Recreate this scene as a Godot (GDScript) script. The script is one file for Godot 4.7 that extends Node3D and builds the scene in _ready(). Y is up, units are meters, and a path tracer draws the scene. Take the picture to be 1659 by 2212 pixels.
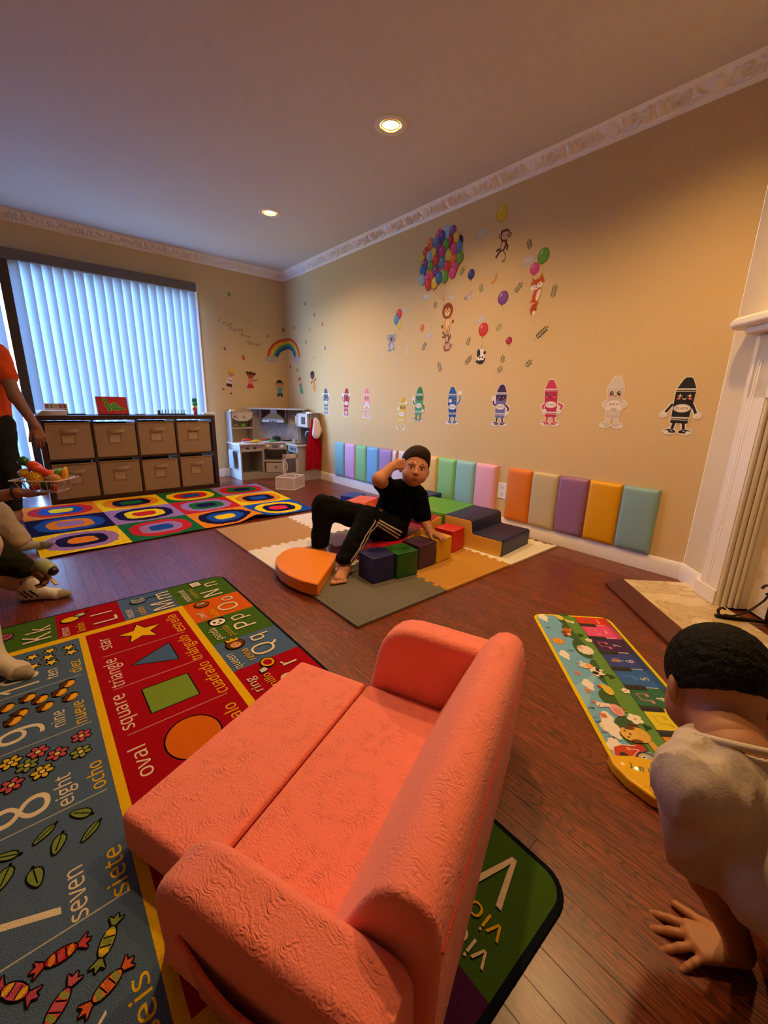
extends Node3D
# A children's playroom: window wall with blinds on the left, long wall with decals and padded panels, fireplace on the right.
# Axes: x along the long wall, z away from it into the room, y up. Metres.

var M := {}
var font: SystemFont
var taken := {}
var rng := RandomNumberGenerator.new()

# ---------------------------------------------------------------- mesh building
class MB:
	var v := PackedVector3Array()
	var n := PackedVector3Array()
	var c := PackedColorArray()
	var uv := PackedVector2Array()
	var ix := PackedInt32Array()
	var col := Color.WHITE
	func k(hex) -> MB:
		col = Color(hex).srgb_to_linear()
		return self
	func pt(p: Vector3, nn: Vector3, u := Vector2.ZERO) -> int:
		v.append(p); n.append(nn); c.append(col); uv.append(u)
		return v.size() - 1
	func ti(a: int, b: int, d: int):
		var g := (v[d] - v[a]).cross(v[b] - v[a])
		ix.append(a)
		if g.dot(n[a] + n[b] + n[d]) >= 0.0:
			ix.append(b); ix.append(d)
		else:
			ix.append(d); ix.append(b)
	func quad(a: Vector3, b: Vector3, d: Vector3, e: Vector3, nn = null):
		var m: Vector3 = nn if nn != null else (b - a).cross(e - a).normalized()
		var i := pt(a, m, Vector2(0, 0)); pt(b, m, Vector2(1, 0)); pt(d, m, Vector2(1, 1)); pt(e, m, Vector2(0, 1))
		ti(i, i + 1, i + 2); ti(i, i + 2, i + 3)
	func fan(pts, nn: Vector3):
		var i := v.size()
		for p in pts: pt(p, nn)
		for j in range(1, pts.size() - 1): ti(i, i + j, i + j + 1)
	# rounded box centred at the frame's origin
	func rbox(t: Transform3D, size: Vector3, r := 0.004, seg := 1):
		var h := size * 0.5
		r = minf(r, minf(h.x, minf(h.y, h.z)) * 0.98)
		var ls := []
		for ax in 3:
			var a := []
			for s in seg + 1: a.append(-h[ax] + r * (1.0 - cos(PI / 2 * s / seg)) if seg > 1 else -h[ax] + r * s)
			for s in range(seg, -1, -1): a.append(-a[s])
			ls.append(a)
		var inner := h - Vector3(r, r, r)
		for ax in 3:
			var a1 := (ax + 1) % 3
			var a2 := (ax + 2) % 3
			for sg in [-1.0, 1.0]:
				var base := v.size()
				var na: int = ls[a1].size()
				var nb: int = ls[a2].size()
				for i in na:
					for j in nb:
						var p := Vector3()
						p[ax] = sg * h[ax]; p[a1] = ls[a1][i]; p[a2] = ls[a2][j]
						var q := p.clamp(-inner, inner)
						var d := (p - q).normalized()
						pt(t * (q + d * r), (t.basis * d).normalized(), Vector2(p[a1], p[a2]))
				for i in na - 1:
					for j in nb - 1:
						var b := base + i * nb + j
						ti(b, b + 1, b + nb + 1); ti(b, b + nb + 1, b + nb)
		return self
	func box(p: Vector3, size: Vector3, r := 0.004, seg := 1):
		return rbox(Transform3D(Basis(), p), size, r, seg)
	func bar(a: Vector3, b: Vector3, w: float, d: float, r := 0.003, up := Vector3.UP):
		var y := (b - a).normalized()
		var x := up.cross(y)
		x = x.normalized() if x.length() > 0.01 else Vector3.RIGHT
		return rbox(Transform3D(Basis(x, y, x.cross(y)), (a + b) * 0.5), Vector3(w, (b - a).length(), d), r)
	# prism from a 2D outline in the frame's xy, extruded along its z
	func prism(poly, t: Transform3D, h: float, r := 0.0, seg := 1):
		var pl := PackedVector2Array(poly)
		if Geometry2D.is_polygon_clockwise(pl): pl.reverse()
		var m := pl.size()
		var inset := func(e: float):
			var o := PackedVector2Array()
			for i in m:
				var d0: Vector2 = (pl[i] - pl[(i + m - 1) % m]).normalized()
				var d1: Vector2 = (pl[(i + 1) % m] - pl[i]).normalized()
				var nn := Vector2(-d0.y - d1.y, d0.x + d1.x).normalized()
				o.append(pl[i] + nn * e / maxf(0.35, nn.dot(Vector2(-d0.y, d0.x))))
			return o
		var lay := []   # [z, inset, normal z weight]
		if r > 0.0:
			for s in seg + 1:
				var a := PI / 2 * s / seg
				lay.append([r - r * cos(a), r - r * sin(a), -cos(a)])
			for s in range(seg, -1, -1):
				var a := PI / 2 * s / seg
				lay.append([h - r + r * cos(a), r - r * sin(a), cos(a)])
		else:
			lay = [[0.0, 0.0, 0.0], [h, 0.0, 0.0]]
		var rings := []
		for l in lay: rings.append(inset.call(l[1]))
		var sharp := []
		var en := []
		for i in m: 
			var d: Vector2 = (pl[(i + 1) % m] - pl[i]).normalized()
			en.append(Vector2(d.y, -d.x))
		for i in m: sharp.append(en[i].dot(en[(i + m - 1) % m]) < 0.75)
		for i in m:
			var j := (i + 1) % m
			var n0: Vector2 = en[i] if sharp[i] else (en[i] + en[(i + m - 1) % m]).normalized()
			var n1: Vector2 = en[i] if sharp[j] else (en[i] + en[j]).normalized()
			var base := v.size()
			for q in lay.size():
				var w: float = lay[q][2]
				var g := sqrt(maxf(0.0, 1.0 - w * w))
				pt(t * Vector3(rings[q][i].x, rings[q][i].y, lay[q][0]), (t.basis * Vector3(n0.x * g, n0.y * g, w)).normalized())
				pt(t * Vector3(rings[q][j].x, rings[q][j].y, lay[q][0]), (t.basis * Vector3(n1.x * g, n1.y * g, w)).normalized())
			for q in lay.size() - 1:
				var b := base + q * 2
				ti(b, b + 1, b + 3); ti(b, b + 3, b + 2)
		for e in [0, lay.size() - 1]:
			var tr := Geometry2D.triangulate_polygon(pl)
			var nz := (t.basis * Vector3(0, 0, -1.0 if e == 0 else 1.0)).normalized()
			var b := v.size()
			for q in rings[e]: pt(t * Vector3(q.x, q.y, lay[e][0]), nz)
			for q in range(0, tr.size(), 3): ti(b + tr[q], b + tr[q + 1], b + tr[q + 2])
		return self
	# rows of points joined into a smooth sheet; away: normals point away from it
	func sheet(pts: PackedVector3Array, nu: int, nv: int, loop := false, away = null, uvs = null):
		var base := v.size()
		var nn := PackedVector3Array(); nn.resize(nu * nv)
		var quads := PackedInt32Array()
		for i in nu - 1:
			for j in (nv if loop else nv - 1):
				var j2 := (j + 1) % nv
				quads.append(i * nv + j); quads.append(i * nv + j2); quads.append((i + 1) * nv + j2); quads.append((i + 1) * nv + j)
		for q in range(0, quads.size(), 4):
			var a := pts[quads[q]]
			var g := (pts[quads[q + 2]] - a).cross(pts[quads[q + 3]] - pts[quads[q + 1]])
			for e in 4: nn[quads[q + e]] += g
		var sgn := 1.0
		if away != null:
			var sum := 0.0
			for i in pts.size(): sum += nn[i].dot(pts[i] - away)
			sgn = 1.0 if sum >= 0.0 else -1.0
		for i in pts.size(): pt(pts[i], (nn[i] * sgn).normalized() if nn[i].length() > 1e-14 else Vector3.UP, uvs[i] if uvs != null else Vector2(float(i % nv) / nv, float(i / nv) / nu))
		for q in range(0, quads.size(), 4):
			ti(base + quads[q], base + quads[q + 1], base + quads[q + 2]); ti(base + quads[q], base + quads[q + 2], base + quads[q + 3])
		return self
	func lathe(t: Transform3D, prof, seg := 20):
		var pts := PackedVector3Array()
		var cen := Vector3()
		for p in prof:
			cen += t * Vector3(0, p[1], 0)
			for j in seg:
				var a := TAU * j / seg
				pts.append(t * Vector3(cos(a) * maxf(p[0], 0.00005), p[1], sin(a) * maxf(p[0], 0.00005)))
		return sheet(pts, prof.size(), seg, true, cen / prof.size())
	func ball(p: Vector3, r: Vector3, seg := 14, b := Basis()):
		var prof := []
		for i in seg / 2 + 1: prof.append([sin(PI * i / (seg / 2)), -cos(PI * i / (seg / 2))])
		return lathe(Transform3D(b * Basis.from_scale(r), p), prof, seg)
	func tube(pts, rad, seg := 8, flat := 1.0):
		var o := PackedVector3Array()
		var m: int = pts.size()
		var up := Vector3.UP
		var d0: Vector3 = (pts[1] - pts[0]).normalized()
		if absf(d0.y) > 0.9: up = Vector3.RIGHT
		var x := up.cross(d0).normalized()
		for i in m:
			var d: Vector3 = (pts[mini(i + 1, m - 1)] - pts[maxi(i - 1, 0)]).normalized()
			x = (x - d * x.dot(d)).normalized()
			var y := d.cross(x)
			var r: float = rad[i] if rad is Array else rad
			for e in ([0.02, 1.0] if i == 0 else ([1.0, 0.02] if i == m - 1 else [1.0])):
				for j in seg:
					var a := TAU * j / seg
					o.append(pts[i] + (x * cos(a) + y * sin(a) * flat) * r * e)
		var base := v.size()
		sheet(o, m + 2, seg, true)
		# outward normals
		var outw := 0.0
		for i in range(base + seg, base + seg * 2): outw += n[i].dot(v[i] - pts[0])
		if outw < 0.0:
			for i in range(base, v.size()): n[i] = -n[i]
			var w := 0
			for q in range(ix.size() - (m + 1) * seg * 6, ix.size(), 3):
				w = ix[q + 1]; ix[q + 1] = ix[q + 2]; ix[q + 2] = w
		return self
	func mesh_in(a: Array, t: Transform3D):
		var vv: PackedVector3Array = a[Mesh.ARRAY_VERTEX]
		var nn: PackedVector3Array = a[Mesh.ARRAY_NORMAL]
		var base := v.size()
		for i in vv.size(): pt(t * vv[i], (t.basis * nn[i]).normalized())
		if a[Mesh.ARRAY_INDEX] == null:
			for i in range(0, vv.size(), 3): ti(base + i, base + i + 1, base + i + 2)
		else:
			var ii: PackedInt32Array = a[Mesh.ARRAY_INDEX]
			for i in range(0, ii.size(), 3): ti(base + ii[i], base + ii[i + 1], base + ii[i + 2])
	func shift(p: Vector3):
		for i in v.size(): v[i] -= p
		return self
	func mesh(m: Material) -> ArrayMesh:
		var a := []
		a.resize(Mesh.ARRAY_MAX)
		a[Mesh.ARRAY_VERTEX] = v; a[Mesh.ARRAY_NORMAL] = n; a[Mesh.ARRAY_COLOR] = c; a[Mesh.ARRAY_TEX_UV] = uv; a[Mesh.ARRAY_INDEX] = ix
		var am := ArrayMesh.new()
		am.add_surface_from_arrays(Mesh.PRIMITIVE_TRIANGLES, a)
		am.surface_set_material(0, m)
		return am

# ---------------------------------------------------------------- flat print: polygons laid in a plane
class Print:
	var mb: MB
	var t: Transform3D
	var z := 0.0006
	var dz := 0.00005
	var s := 1.0
	var o := Vector2.ZERO
	var turn := 0.0
	var font: Font
	var halo := 0.0
	var halo_polys := []
	func at(x, y, size := 1.0, ang := 0.0):
		o = Vector2(x, y); s = size; turn = ang
		return self
	func poly(pts, hex):
		var q := PackedVector2Array()
		for p in pts: q.append(o + (Vector2(p[0], p[1]) * s).rotated(turn))
		raw(q, hex)
	func raw(q: PackedVector2Array, hex):
		var tr := Geometry2D.triangulate_polygon(q)
		if tr.is_empty(): return
		mb.k(hex)
		var nz := t.basis.z.normalized()
		var b := mb.v.size()
		for p in q: mb.pt(t * Vector3(p.x, p.y, z), nz, p)
		for i in range(0, tr.size(), 3): mb.ti(b + tr[i], b + tr[i + 1], b + tr[i + 2])
		z += dz
	func ellp(cx, cy, rx, ry, rot := 0.0, m := 20):
		var a := []
		for i in m:
			var w := Vector2(cos(TAU * i / m) * rx, sin(TAU * i / m) * ry).rotated(rot)
			a.append([cx + w.x, cy + w.y])
		return a
	func ell(cx, cy, rx, ry, hex, rot := 0.0, m := 20): poly(ellp(cx, cy, rx, ry, rot, m), hex)
	func oell(cx, cy, rx, ry, hex, w, rot := 0.0, ink := "161412", m := 20):
		ell(cx, cy, rx + w, ry + w, ink, rot, m); ell(cx, cy, rx, ry, hex, rot, m)
	func opoly(pts, hex, w, ink := "161412"):
		var q := PackedVector2Array()
		for p in pts: q.append(o + (Vector2(p[0], p[1]) * s).rotated(turn))
		if Geometry2D.is_polygon_clockwise(q): q.reverse()
		for g in Geometry2D.offset_polygon(q, w * s, Geometry2D.JOIN_ROUND):
			if not Geometry2D.is_polygon_clockwise(g): raw(g, ink)
		raw(q, hex)
	func line(pts, w, hex, round_ends := true):
		if pts.size() > 4 and Vector2(pts[0][0], pts[0][1]).distance_to(Vector2(pts[-1][0], pts[-1][1])) < 0.0005:
			line(pts.slice(0, pts.size() / 2 + 1), w, hex); line(pts.slice(pts.size() / 2), w, hex)   # a closed ring, in two halves
			return
		var q := PackedVector2Array()
		for p in pts: q.append(o + (Vector2(p[0], p[1]) * s).rotated(turn))
		for g in Geometry2D.offset_polyline(q, w * s * 0.5, Geometry2D.JOIN_ROUND, Geometry2D.END_ROUND if round_ends else Geometry2D.END_BUTT):
			if not Geometry2D.is_polygon_clockwise(g): raw(g, hex)
	func rrectp(cx, cy, w, h, r, m := 5):
		var a := []
		for q in [[1, 1, 0.0], [-1, 1, PI / 2], [-1, -1, PI], [1, -1, PI * 1.5]]:
			for i in m + 1:
				var g: float = q[2] + PI / 2 * i / m
				a.append([cx + q[0] * (w / 2 - r) + cos(g) * r, cy + q[1] * (h / 2 - r) + sin(g) * r])
		return a
	func star(cx, cy, r, hex, m := 5, inner := 0.45, w := 0.0, rot := PI / 2):
		var a := []
		for i in m * 2:
			var g := rot + PI * i / m
			var rr: float = r if i % 2 == 0 else r * inner
			a.append([cx + cos(g) * rr, cy + sin(g) * rr])
		if w > 0.0: opoly(a, hex, w)
		else: poly(a, hex)
	func text(str_, cx, cy, h, hex, rot := 0.0, fit := 0.0):
		# h: height of a capital letter; fit: total width, if the letters are drawn narrower
		var tm := TextMesh.new()
		tm.font = font; tm.text = str_; tm.font_size = 32; tm.pixel_size = h / 23.0; tm.depth = 0.0; tm.curve_step = 1.5
		var a := tm.get_mesh_arrays()
		if a.is_empty() or a[0] == null: return
		var lo := Vector2(9, 9)
		var hi := Vector2(-9, -9)
		for p in a[0]: lo = lo.min(Vector2(p.x, p.y)); hi = hi.max(Vector2(p.x, p.y))
		var sx: float = fit / (hi.x - lo.x) if fit > 0.0 else 1.0
		var p0 := o + (Vector2(cx, cy) * s).rotated(turn)
		var l := Transform3D(Basis(Vector3.BACK, rot + turn) * Basis.from_scale(Vector3(s * sx, s, s)), Vector3(p0.x, p0.y, z)) * Transform3D(Basis(), Vector3(-(lo.x + hi.x) / 2, -(lo.y + hi.y) / 2, 0))
		mb.k(hex)
		var nn := PackedVector3Array(); nn.resize(a[0].size()); nn.fill(Vector3.BACK)
		a[Mesh.ARRAY_NORMAL] = nn
		mb.mesh_in(a, t * l)
		z += dz

# ---------------------------------------------------------------- bodies: a distance field on a grid, meshed as surface nets
class Field:
	var lo: Vector3
	var h: float
	var nx: int
	var ny: int
	var nz: int
	var d := PackedFloat32Array()
	func _init(a: Vector3, b: Vector3, cell: float):
		lo = a; h = cell
		nx = int(ceil((b.x - a.x) / h)) + 1; ny = int(ceil((b.y - a.y) / h)) + 1; nz = int(ceil((b.z - a.z) / h)) + 1
		d.resize(nx * ny * nz); d.fill(0.2)
	func span(a: Vector3, b: Vector3) -> Array:
		return [maxi(0, int((a.x - lo.x) / h)), mini(nx - 1, int((b.x - lo.x) / h) + 1), maxi(0, int((a.y - lo.y) / h)), mini(ny - 1, int((b.y - lo.y) / h) + 1), maxi(0, int((a.z - lo.z) / h)), mini(nz - 1, int((b.z - lo.z) / h) + 1)]
	func cap(a: Vector3, b: Vector3, ra: float, rb: float, k := 0.02, squash = null, flat := 1.0):
		var m := Vector3.ONE * (maxf(ra, rb) * maxf(1.0, flat) + k + h * 2.0)
		var r := span(a.min(b) - m, a.max(b) + m)
		var ba := b - a
		var inv := 1.0 / maxf(ba.length_squared(), 1e-9)
		var dr := rb - ra
		var ik := 1.0 / k
		var sq: Vector3 = squash if squash != null else Vector3.ZERO
		for i in range(r[0], r[1] + 1):
			for j in range(r[2], r[3] + 1):
				var row := (i * ny + j) * nz
				var p := lo + Vector3(i, j, r[4]) * h - a
				for q in range(r[4], r[5] + 1):
					var tt := clampf(p.dot(ba) * inv, 0.0, 1.0)
					var w := p - ba * tt
					if squash != null: w += sq * (w.dot(sq) * (1.0 / flat - 1.0))
					var e := w.length() - ra - dr * tt
					var o := d[row + q]
					var g := maxf(k - absf(o - e), 0.0) * ik
					d[row + q] = minf(o, e) - g * g * k * 0.25
					p.z += h
		return self
	func ell(c: Vector3, rad: Vector3, b := Basis(), k := 0.02, cut := false):
		var big := maxf(rad.x, maxf(rad.y, rad.z))
		var m := Vector3.ONE * (big + k + h * 2.0)
		var r := span(c - m, c + m)
		var bt := b.transposed()
		var small := minf(rad.x, minf(rad.y, rad.z))
		var ik := 1.0 / k
		for i in range(r[0], r[1] + 1):
			for j in range(r[2], r[3] + 1):
				var row := (i * ny + j) * nz
				for q in range(r[4], r[5] + 1):
					var p := bt * (lo + Vector3(i, j, q) * h - c)
					var k0 := (p / rad).length()
					var k1 := (p / (rad * rad)).length()
					var e := k0 * (k0 - 1.0) / k1 if k1 > 1e-6 else -small
					var o := d[row + q]
					if cut:
						e = -e
						var g := maxf(k - absf(o - e), 0.0) * ik
						d[row + q] = maxf(o, e) + g * g * k * 0.25
					else:
						var g := maxf(k - absf(o - e), 0.0) * ik
						d[row + q] = minf(o, e) - g * g * k * 0.25
		return self
	func clip(p: Vector3, nn: Vector3, near = null, reach := 9.0):   # removes what lies on the nn side of the plane
		var m := Vector3.ONE * reach
		var r := span(near - m, near + m) if near != null else [0, nx - 1, 0, ny - 1, 0, nz - 1]
		for i in range(r[0], r[1] + 1):
			for j in range(r[2], r[3] + 1):
				var row := (i * ny + j) * nz
				for q in range(r[4], r[5] + 1):
					if d[row + q] < 0.06: d[row + q] = maxf(d[row + q], (lo + Vector3(i, j, q) * h - p).dot(nn))
		return self
	func fold(amp: float, freq: float, seed_: int, stretch := Vector3.ONE):
		var f := FastNoiseLite.new()
		f.seed = seed_; f.frequency = freq; f.fractal_octaves = 2
		for i in nx:
			for j in ny:
				var row := (i * ny + j) * nz
				for q in nz:
					var e := d[row + q]
					if absf(e) < amp * 2.0 + h * 2.0:
						var w := (lo + Vector3(i, j, q) * h) * stretch
						d[row + q] = e + amp * (absf(f.get_noise_3dv(w)) * 2.0 - 0.6)
		return self
	func into(mb: MB, off := Vector3.ZERO, tint = null):
		var id := PackedInt32Array(); id.resize(nx * ny * nz); id.fill(-1)
		var sx := ny * nz
		var base := mb.v.size()
		var cols := mb.col
		for i in nx - 1:
			for j in ny - 1:
				for q in nz - 1:
					var o := i * sx + j * nz + q
					var a := d[o]
					if absf(a) > h * 5.0: continue
					var cn := [a, d[o + 1], d[o + nz], d[o + nz + 1], d[o + sx], d[o + sx + 1], d[o + sx + nz], d[o + sx + nz + 1]]
					var neg := 0
					for e in cn:
						if e < 0.0: neg += 1
					if neg == 0 or neg == 8: continue
					var sum := Vector3.ZERO
					var m := 0
					for e in [[0, 1], [0, 2], [0, 4], [1, 3], [1, 5], [2, 3], [2, 6], [4, 5], [4, 6], [3, 7], [5, 7], [6, 7]]:
						var da: float = cn[e[0]]
						var db: float = cn[e[1]]
						if (da < 0.0) != (db < 0.0):
							var tt := da / (da - db)
							var pa := Vector3(e[0] >> 2, (e[0] >> 1) & 1, e[0] & 1)
							var pb := Vector3(e[1] >> 2, (e[1] >> 1) & 1, e[1] & 1)
							sum += pa.lerp(pb, tt); m += 1
					var loc := sum / m
					var gx: float = (cn[4] + cn[5] + cn[6] + cn[7]) - (cn[0] + cn[1] + cn[2] + cn[3])
					var gy: float = (cn[2] + cn[3] + cn[6] + cn[7]) - (cn[0] + cn[1] + cn[4] + cn[5])
					var gz: float = (cn[1] + cn[3] + cn[5] + cn[7]) - (cn[0] + cn[2] + cn[4] + cn[6])
					var w := lo + (Vector3(i, j, q) + loc) * h
					if tint != null: mb.col = tint.call(w)
					id[o] = mb.pt(w - off, Vector3(gx, gy, gz).normalized(), Vector2(w.x, w.y))
		mb.col = cols
		for i in range(1, nx - 1):
			for j in range(1, ny - 1):
				for q in range(1, nz - 1):
					var o := i * sx + j * nz + q
					var a := d[o]
					if absf(a) > h * 5.0: continue
					for ax in 3:
						var st: int = [sx, nz, 1][ax]
						if (a < 0.0) == (d[o + st] < 0.0): continue
						var u: int = [nz, 1, sx][ax]
						var w: int = [1, sx, nz][ax]
						var c0 := id[o]; var c1 := id[o - u]; var c2 := id[o - u - w]; var c3 := id[o - w]
						if c0 < 0 or c1 < 0 or c2 < 0 or c3 < 0: continue
						mb.ti(c0, c1, c2); mb.ti(c0, c2, c3)
		return mb

# ---------------------------------------------------------------- naming and placing
func numbered(called: String) -> String:
	if not taken.has(called):
		taken[called] = 0
		return called
	taken[called] += 1
	return "%s_%03d" % [called, taken[called]]

func tag(o, label: String, category := "", group := ""):
	o.set_meta("label", label)
	if category: o.set_meta("category", category)
	if group: o.set_meta("group", group)
	return o

func thing(called: String, label: String, category: String, at := Vector3.ZERO, turn := 0.0, group := "") -> Node3D:
	var o := Node3D.new()
	o.name = numbered(called)
	add_child(o)
	o.position = at
	o.rotation.y = turn
	return tag(o, label, category, group)

func obj(called: String, mb: MB, m: Material, parent = null, off = null) -> MeshInstance3D:
	var o := MeshInstance3D.new()
	o.name = called if parent else numbered(called)
	if off != null: mb.shift(off)
	o.mesh = mb.mesh(m)
	if off != null and not parent: o.position = off
	(parent if parent else self).add_child(o, true)
	return o

func struct(called: String, mb: MB, m: Material, parent = null) -> MeshInstance3D:
	var o := obj(called, mb, m, parent)
	if not parent: o.set_meta("kind", "structure")
	return o

func K(hex) -> Color:
	return Color(hex).srgb_to_linear()

func frame(origin: Vector3, x: Vector3, y: Vector3) -> Transform3D:
	return Transform3D(Basis(x, y, x.cross(y)), origin)

func yaw(origin: Vector3, deg: float) -> Transform3D:
	return Transform3D(Basis(Vector3.UP, deg_to_rad(deg)), origin)

func noise_tex(freq: float, seed_: int, size := 512, oct := 3, kind := FastNoiseLite.TYPE_SIMPLEX_SMOOTH) -> NoiseTexture2D:
	var f := FastNoiseLite.new()
	f.noise_type = kind; f.frequency = freq; f.seed = seed_; f.fractal_octaves = oct
	var t := NoiseTexture2D.new()
	t.width = size; t.height = size; t.seamless = true; t.noise = f
	return t

func paint(called: String, rough := 0.6, spec := 0.5) -> StandardMaterial3D:
	var m := StandardMaterial3D.new()
	m.resource_name = called
	m.vertex_color_use_as_albedo = true
	m.roughness = rough
	m.metallic_specular = spec
	M[called] = m
	return m

func relief(m: StandardMaterial3D, tex: Texture2D, cm: float, per_m: float):
	m.heightmap_enabled = true
	m.heightmap_texture = tex
	m.heightmap_scale = cm
	m.uv1_triplanar = true
	m.uv1_scale = Vector3.ONE * per_m

# ---------------------------------------------------------------- the scene
func _ready():
	rng.seed = 7
	font = SystemFont.new()
	font.font_names = PackedStringArray(["Droid Sans"])
	# camera
	var cam := Camera3D.new()
	cam.name = "camera"
	cam.fov = rad_to_deg(2.0 * atan(1106.0 / 890.99))
	cam.near = 0.02
	cam.far = 200.0
	var fwd := Vector3(-sin(0.8591) * cos(-0.26), sin(-0.26), -cos(0.8591) * cos(-0.26))
	var rt := fwd.cross(Vector3.UP).normalized()
	var up := rt.cross(fwd)
	var ro := 0.0232
	cam.transform = Transform3D(Basis(rt * cos(ro) + up * sin(ro), up * cos(ro) - rt * sin(ro), -fwd), Vector3(5.1878, 0.9425, 2.73))
	add_child(cam)
	# sky, exposure
	var env := Environment.new()
	env.background_mode = Environment.BG_SKY
	var sm := ProceduralSkyMaterial.new()
	sm.sky_top_color = Color(0.48, 0.66, 0.92)
	sm.sky_horizon_color = Color(0.76, 0.87, 1.0)
	sm.ground_bottom_color = Color(0.42, 0.44, 0.42)
	sm.ground_horizon_color = Color(0.62, 0.70, 0.74)
	sm.sky_energy_multiplier = 5.6
	sm.ground_energy_multiplier = 4.0
	env.sky = Sky.new()
	env.sky.sky_material = sm
	env.tonemap_mode = Environment.TONE_MAPPER_LINEAR
	env.tonemap_exposure = 1.02
	env.sdfgi_enabled = true
	env.ssao_enabled = true
	env.ssil_enabled = true
	var we := WorldEnvironment.new()
	we.name = "environment"
	we.environment = env
	add_child(we)
	materials()
	room()
	window_and_blinds()
	fireplace()
	for p in LAMPS: downlight(p[0], p[1], p[2])
	pads()
	shelf()
	kitchen()
	foam_tiles()
	soft_blocks()
	circle_rug()
	alphabet_rug()
	sofa()
	music_mat()
	wall_words_and_hands()
	wall_children()
	wall_crayons()
	wall_balloons()
	outlet()
	people()

const LAMPS := [[1.55, 0.92, "recessed ceiling downlight nearer the window corner of the room"], [3.07, 0.92, "recessed ceiling downlight over the middle of the play area, larger in view"], [4.6, 0.92, "recessed ceiling downlight above the fireplace end, out of view"],
	[1.55, 2.75, "recessed ceiling downlight above the left side of the room, out of view"], [4.05, 1.75, "recessed ceiling downlight above the coral sofa, out of view"]]
const LAMP_ENERGY := [1.7, 1.8, 1.8, 0.25, 1.7]

func materials():
	paint("print", 0.55)
	paint("paper", 0.8)
	paint("wood_paint", 0.45)
	paint("plastic", 0.32)
	paint("metal", 0.3).metallic = 0.9
	paint("iron", 0.55).metallic = 0.3
	paint("skin", 0.55).subsurf_scatter_enabled = false
	paint("eye", 0.12)
	paint("fruit", 0.22)
	var m := paint("cloth", 0.95, 0.25)
	relief(m, noise_tex(0.09, 3, 256), 0.05, 9.0)
	m = paint("hair", 0.75, 0.3)
	relief(m, noise_tex(0.12, 9, 256, 2), 0.25, 7.0)
	m = paint("vinyl", 0.42)
	relief(m, noise_tex(0.10, 5, 256, 2), 0.025, 6.0)
	m = paint("foam", 0.85, 0.3)
	relief(m, noise_tex(0.22, 6, 256, 2), 0.04, 8.0)
	m = paint("carpet", 1.0, 0.15)
	relief(m, noise_tex(0.25, 11, 512, 2), 0.22, 3.2)
	m = paint("flatweave", 1.0, 0.15)
	relief(m, noise_tex(0.2, 12, 512, 3), 0.15, 3.0)
	m = paint("wall_paint", 0.75, 0.35)
	relief(m, noise_tex(0.06, 14, 512, 3), 0.05, 3.0)
	m = paint("ceiling_paint", 0.9, 0.2)
	relief(m, noise_tex(0.08, 15, 512, 3), 0.04, 2.5)
	m = paint("plush", 1.0, 0.2)
	m.rim_enabled = true; m.rim = 0.5; m.rim_tint = 0.7
	m.heightmap_enabled = true
	m.heightmap_texture = plush_tex()
	m.heightmap_scale = 0.42
	m.uv1_triplanar = true
	m.uv1_scale = Vector3.ONE * 3.0
	m = paint("trim_paint", 0.4)
	m = paint("veneer", 0.4)
	relief(m, noise_tex(0.05, 17, 256, 2), 0.01, 3.0)
	m = paint("marble", 0.25)
	m.albedo_texture = marble_tex(Color(1, 1, 1), Color(0.84, 0.78, 0.68))
	m.uv1_triplanar = true; m.uv1_scale = Vector3.ONE * 0.9
	m = paint("grey_marble", 0.4)
	m.albedo_texture = marble_tex(Color(1, 1, 1), Color(0.72, 0.73, 0.75))
	m.uv1_triplanar = true; m.uv1_scale = Vector3.ONE * 2.2
	m = paint("floor_wood", 0.36)
	m.albedo_texture = grain_tex()
	m.clearcoat_enabled = true; m.clearcoat = 0.2; m.clearcoat_roughness = 0.25
	m = paint("blind_fabric", 0.9, 0.2)
	m.backlight_enabled = true; m.backlight = Color(0.44, 0.44, 0.44)
	m = paint("mesh_cloth", 0.9, 0.2)
	m.backlight_enabled = true; m.backlight = Color(0.5, 0.5, 0.5)
	m = StandardMaterial3D.new()
	m.resource_name = "window_glass"
	m.transparency = BaseMaterial3D.TRANSPARENCY_ALPHA
	m.albedo_color = Color(0.9, 0.95, 1.0, 0.06); m.roughness = 0.03
	M["glass"] = m
	for g in [["lamp_glow", Color(1.0, 0.86, 0.58), 22.0], ["led_red", Color(1.0, 0.25, 0.1), 3.0], ["led_green", Color(0.3, 1.0, 0.75), 5.0], ["led_blue", Color(0.25, 0.3, 1.0), 5.0]]:
		m = StandardMaterial3D.new()
		m.resource_name = g[0]
		m.albedo_color = Color(0.9, 0.9, 0.9)
		m.emission_enabled = true; m.emission = g[1]; m.emission_energy_multiplier = g[2]
		M[g[0]] = m

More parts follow.
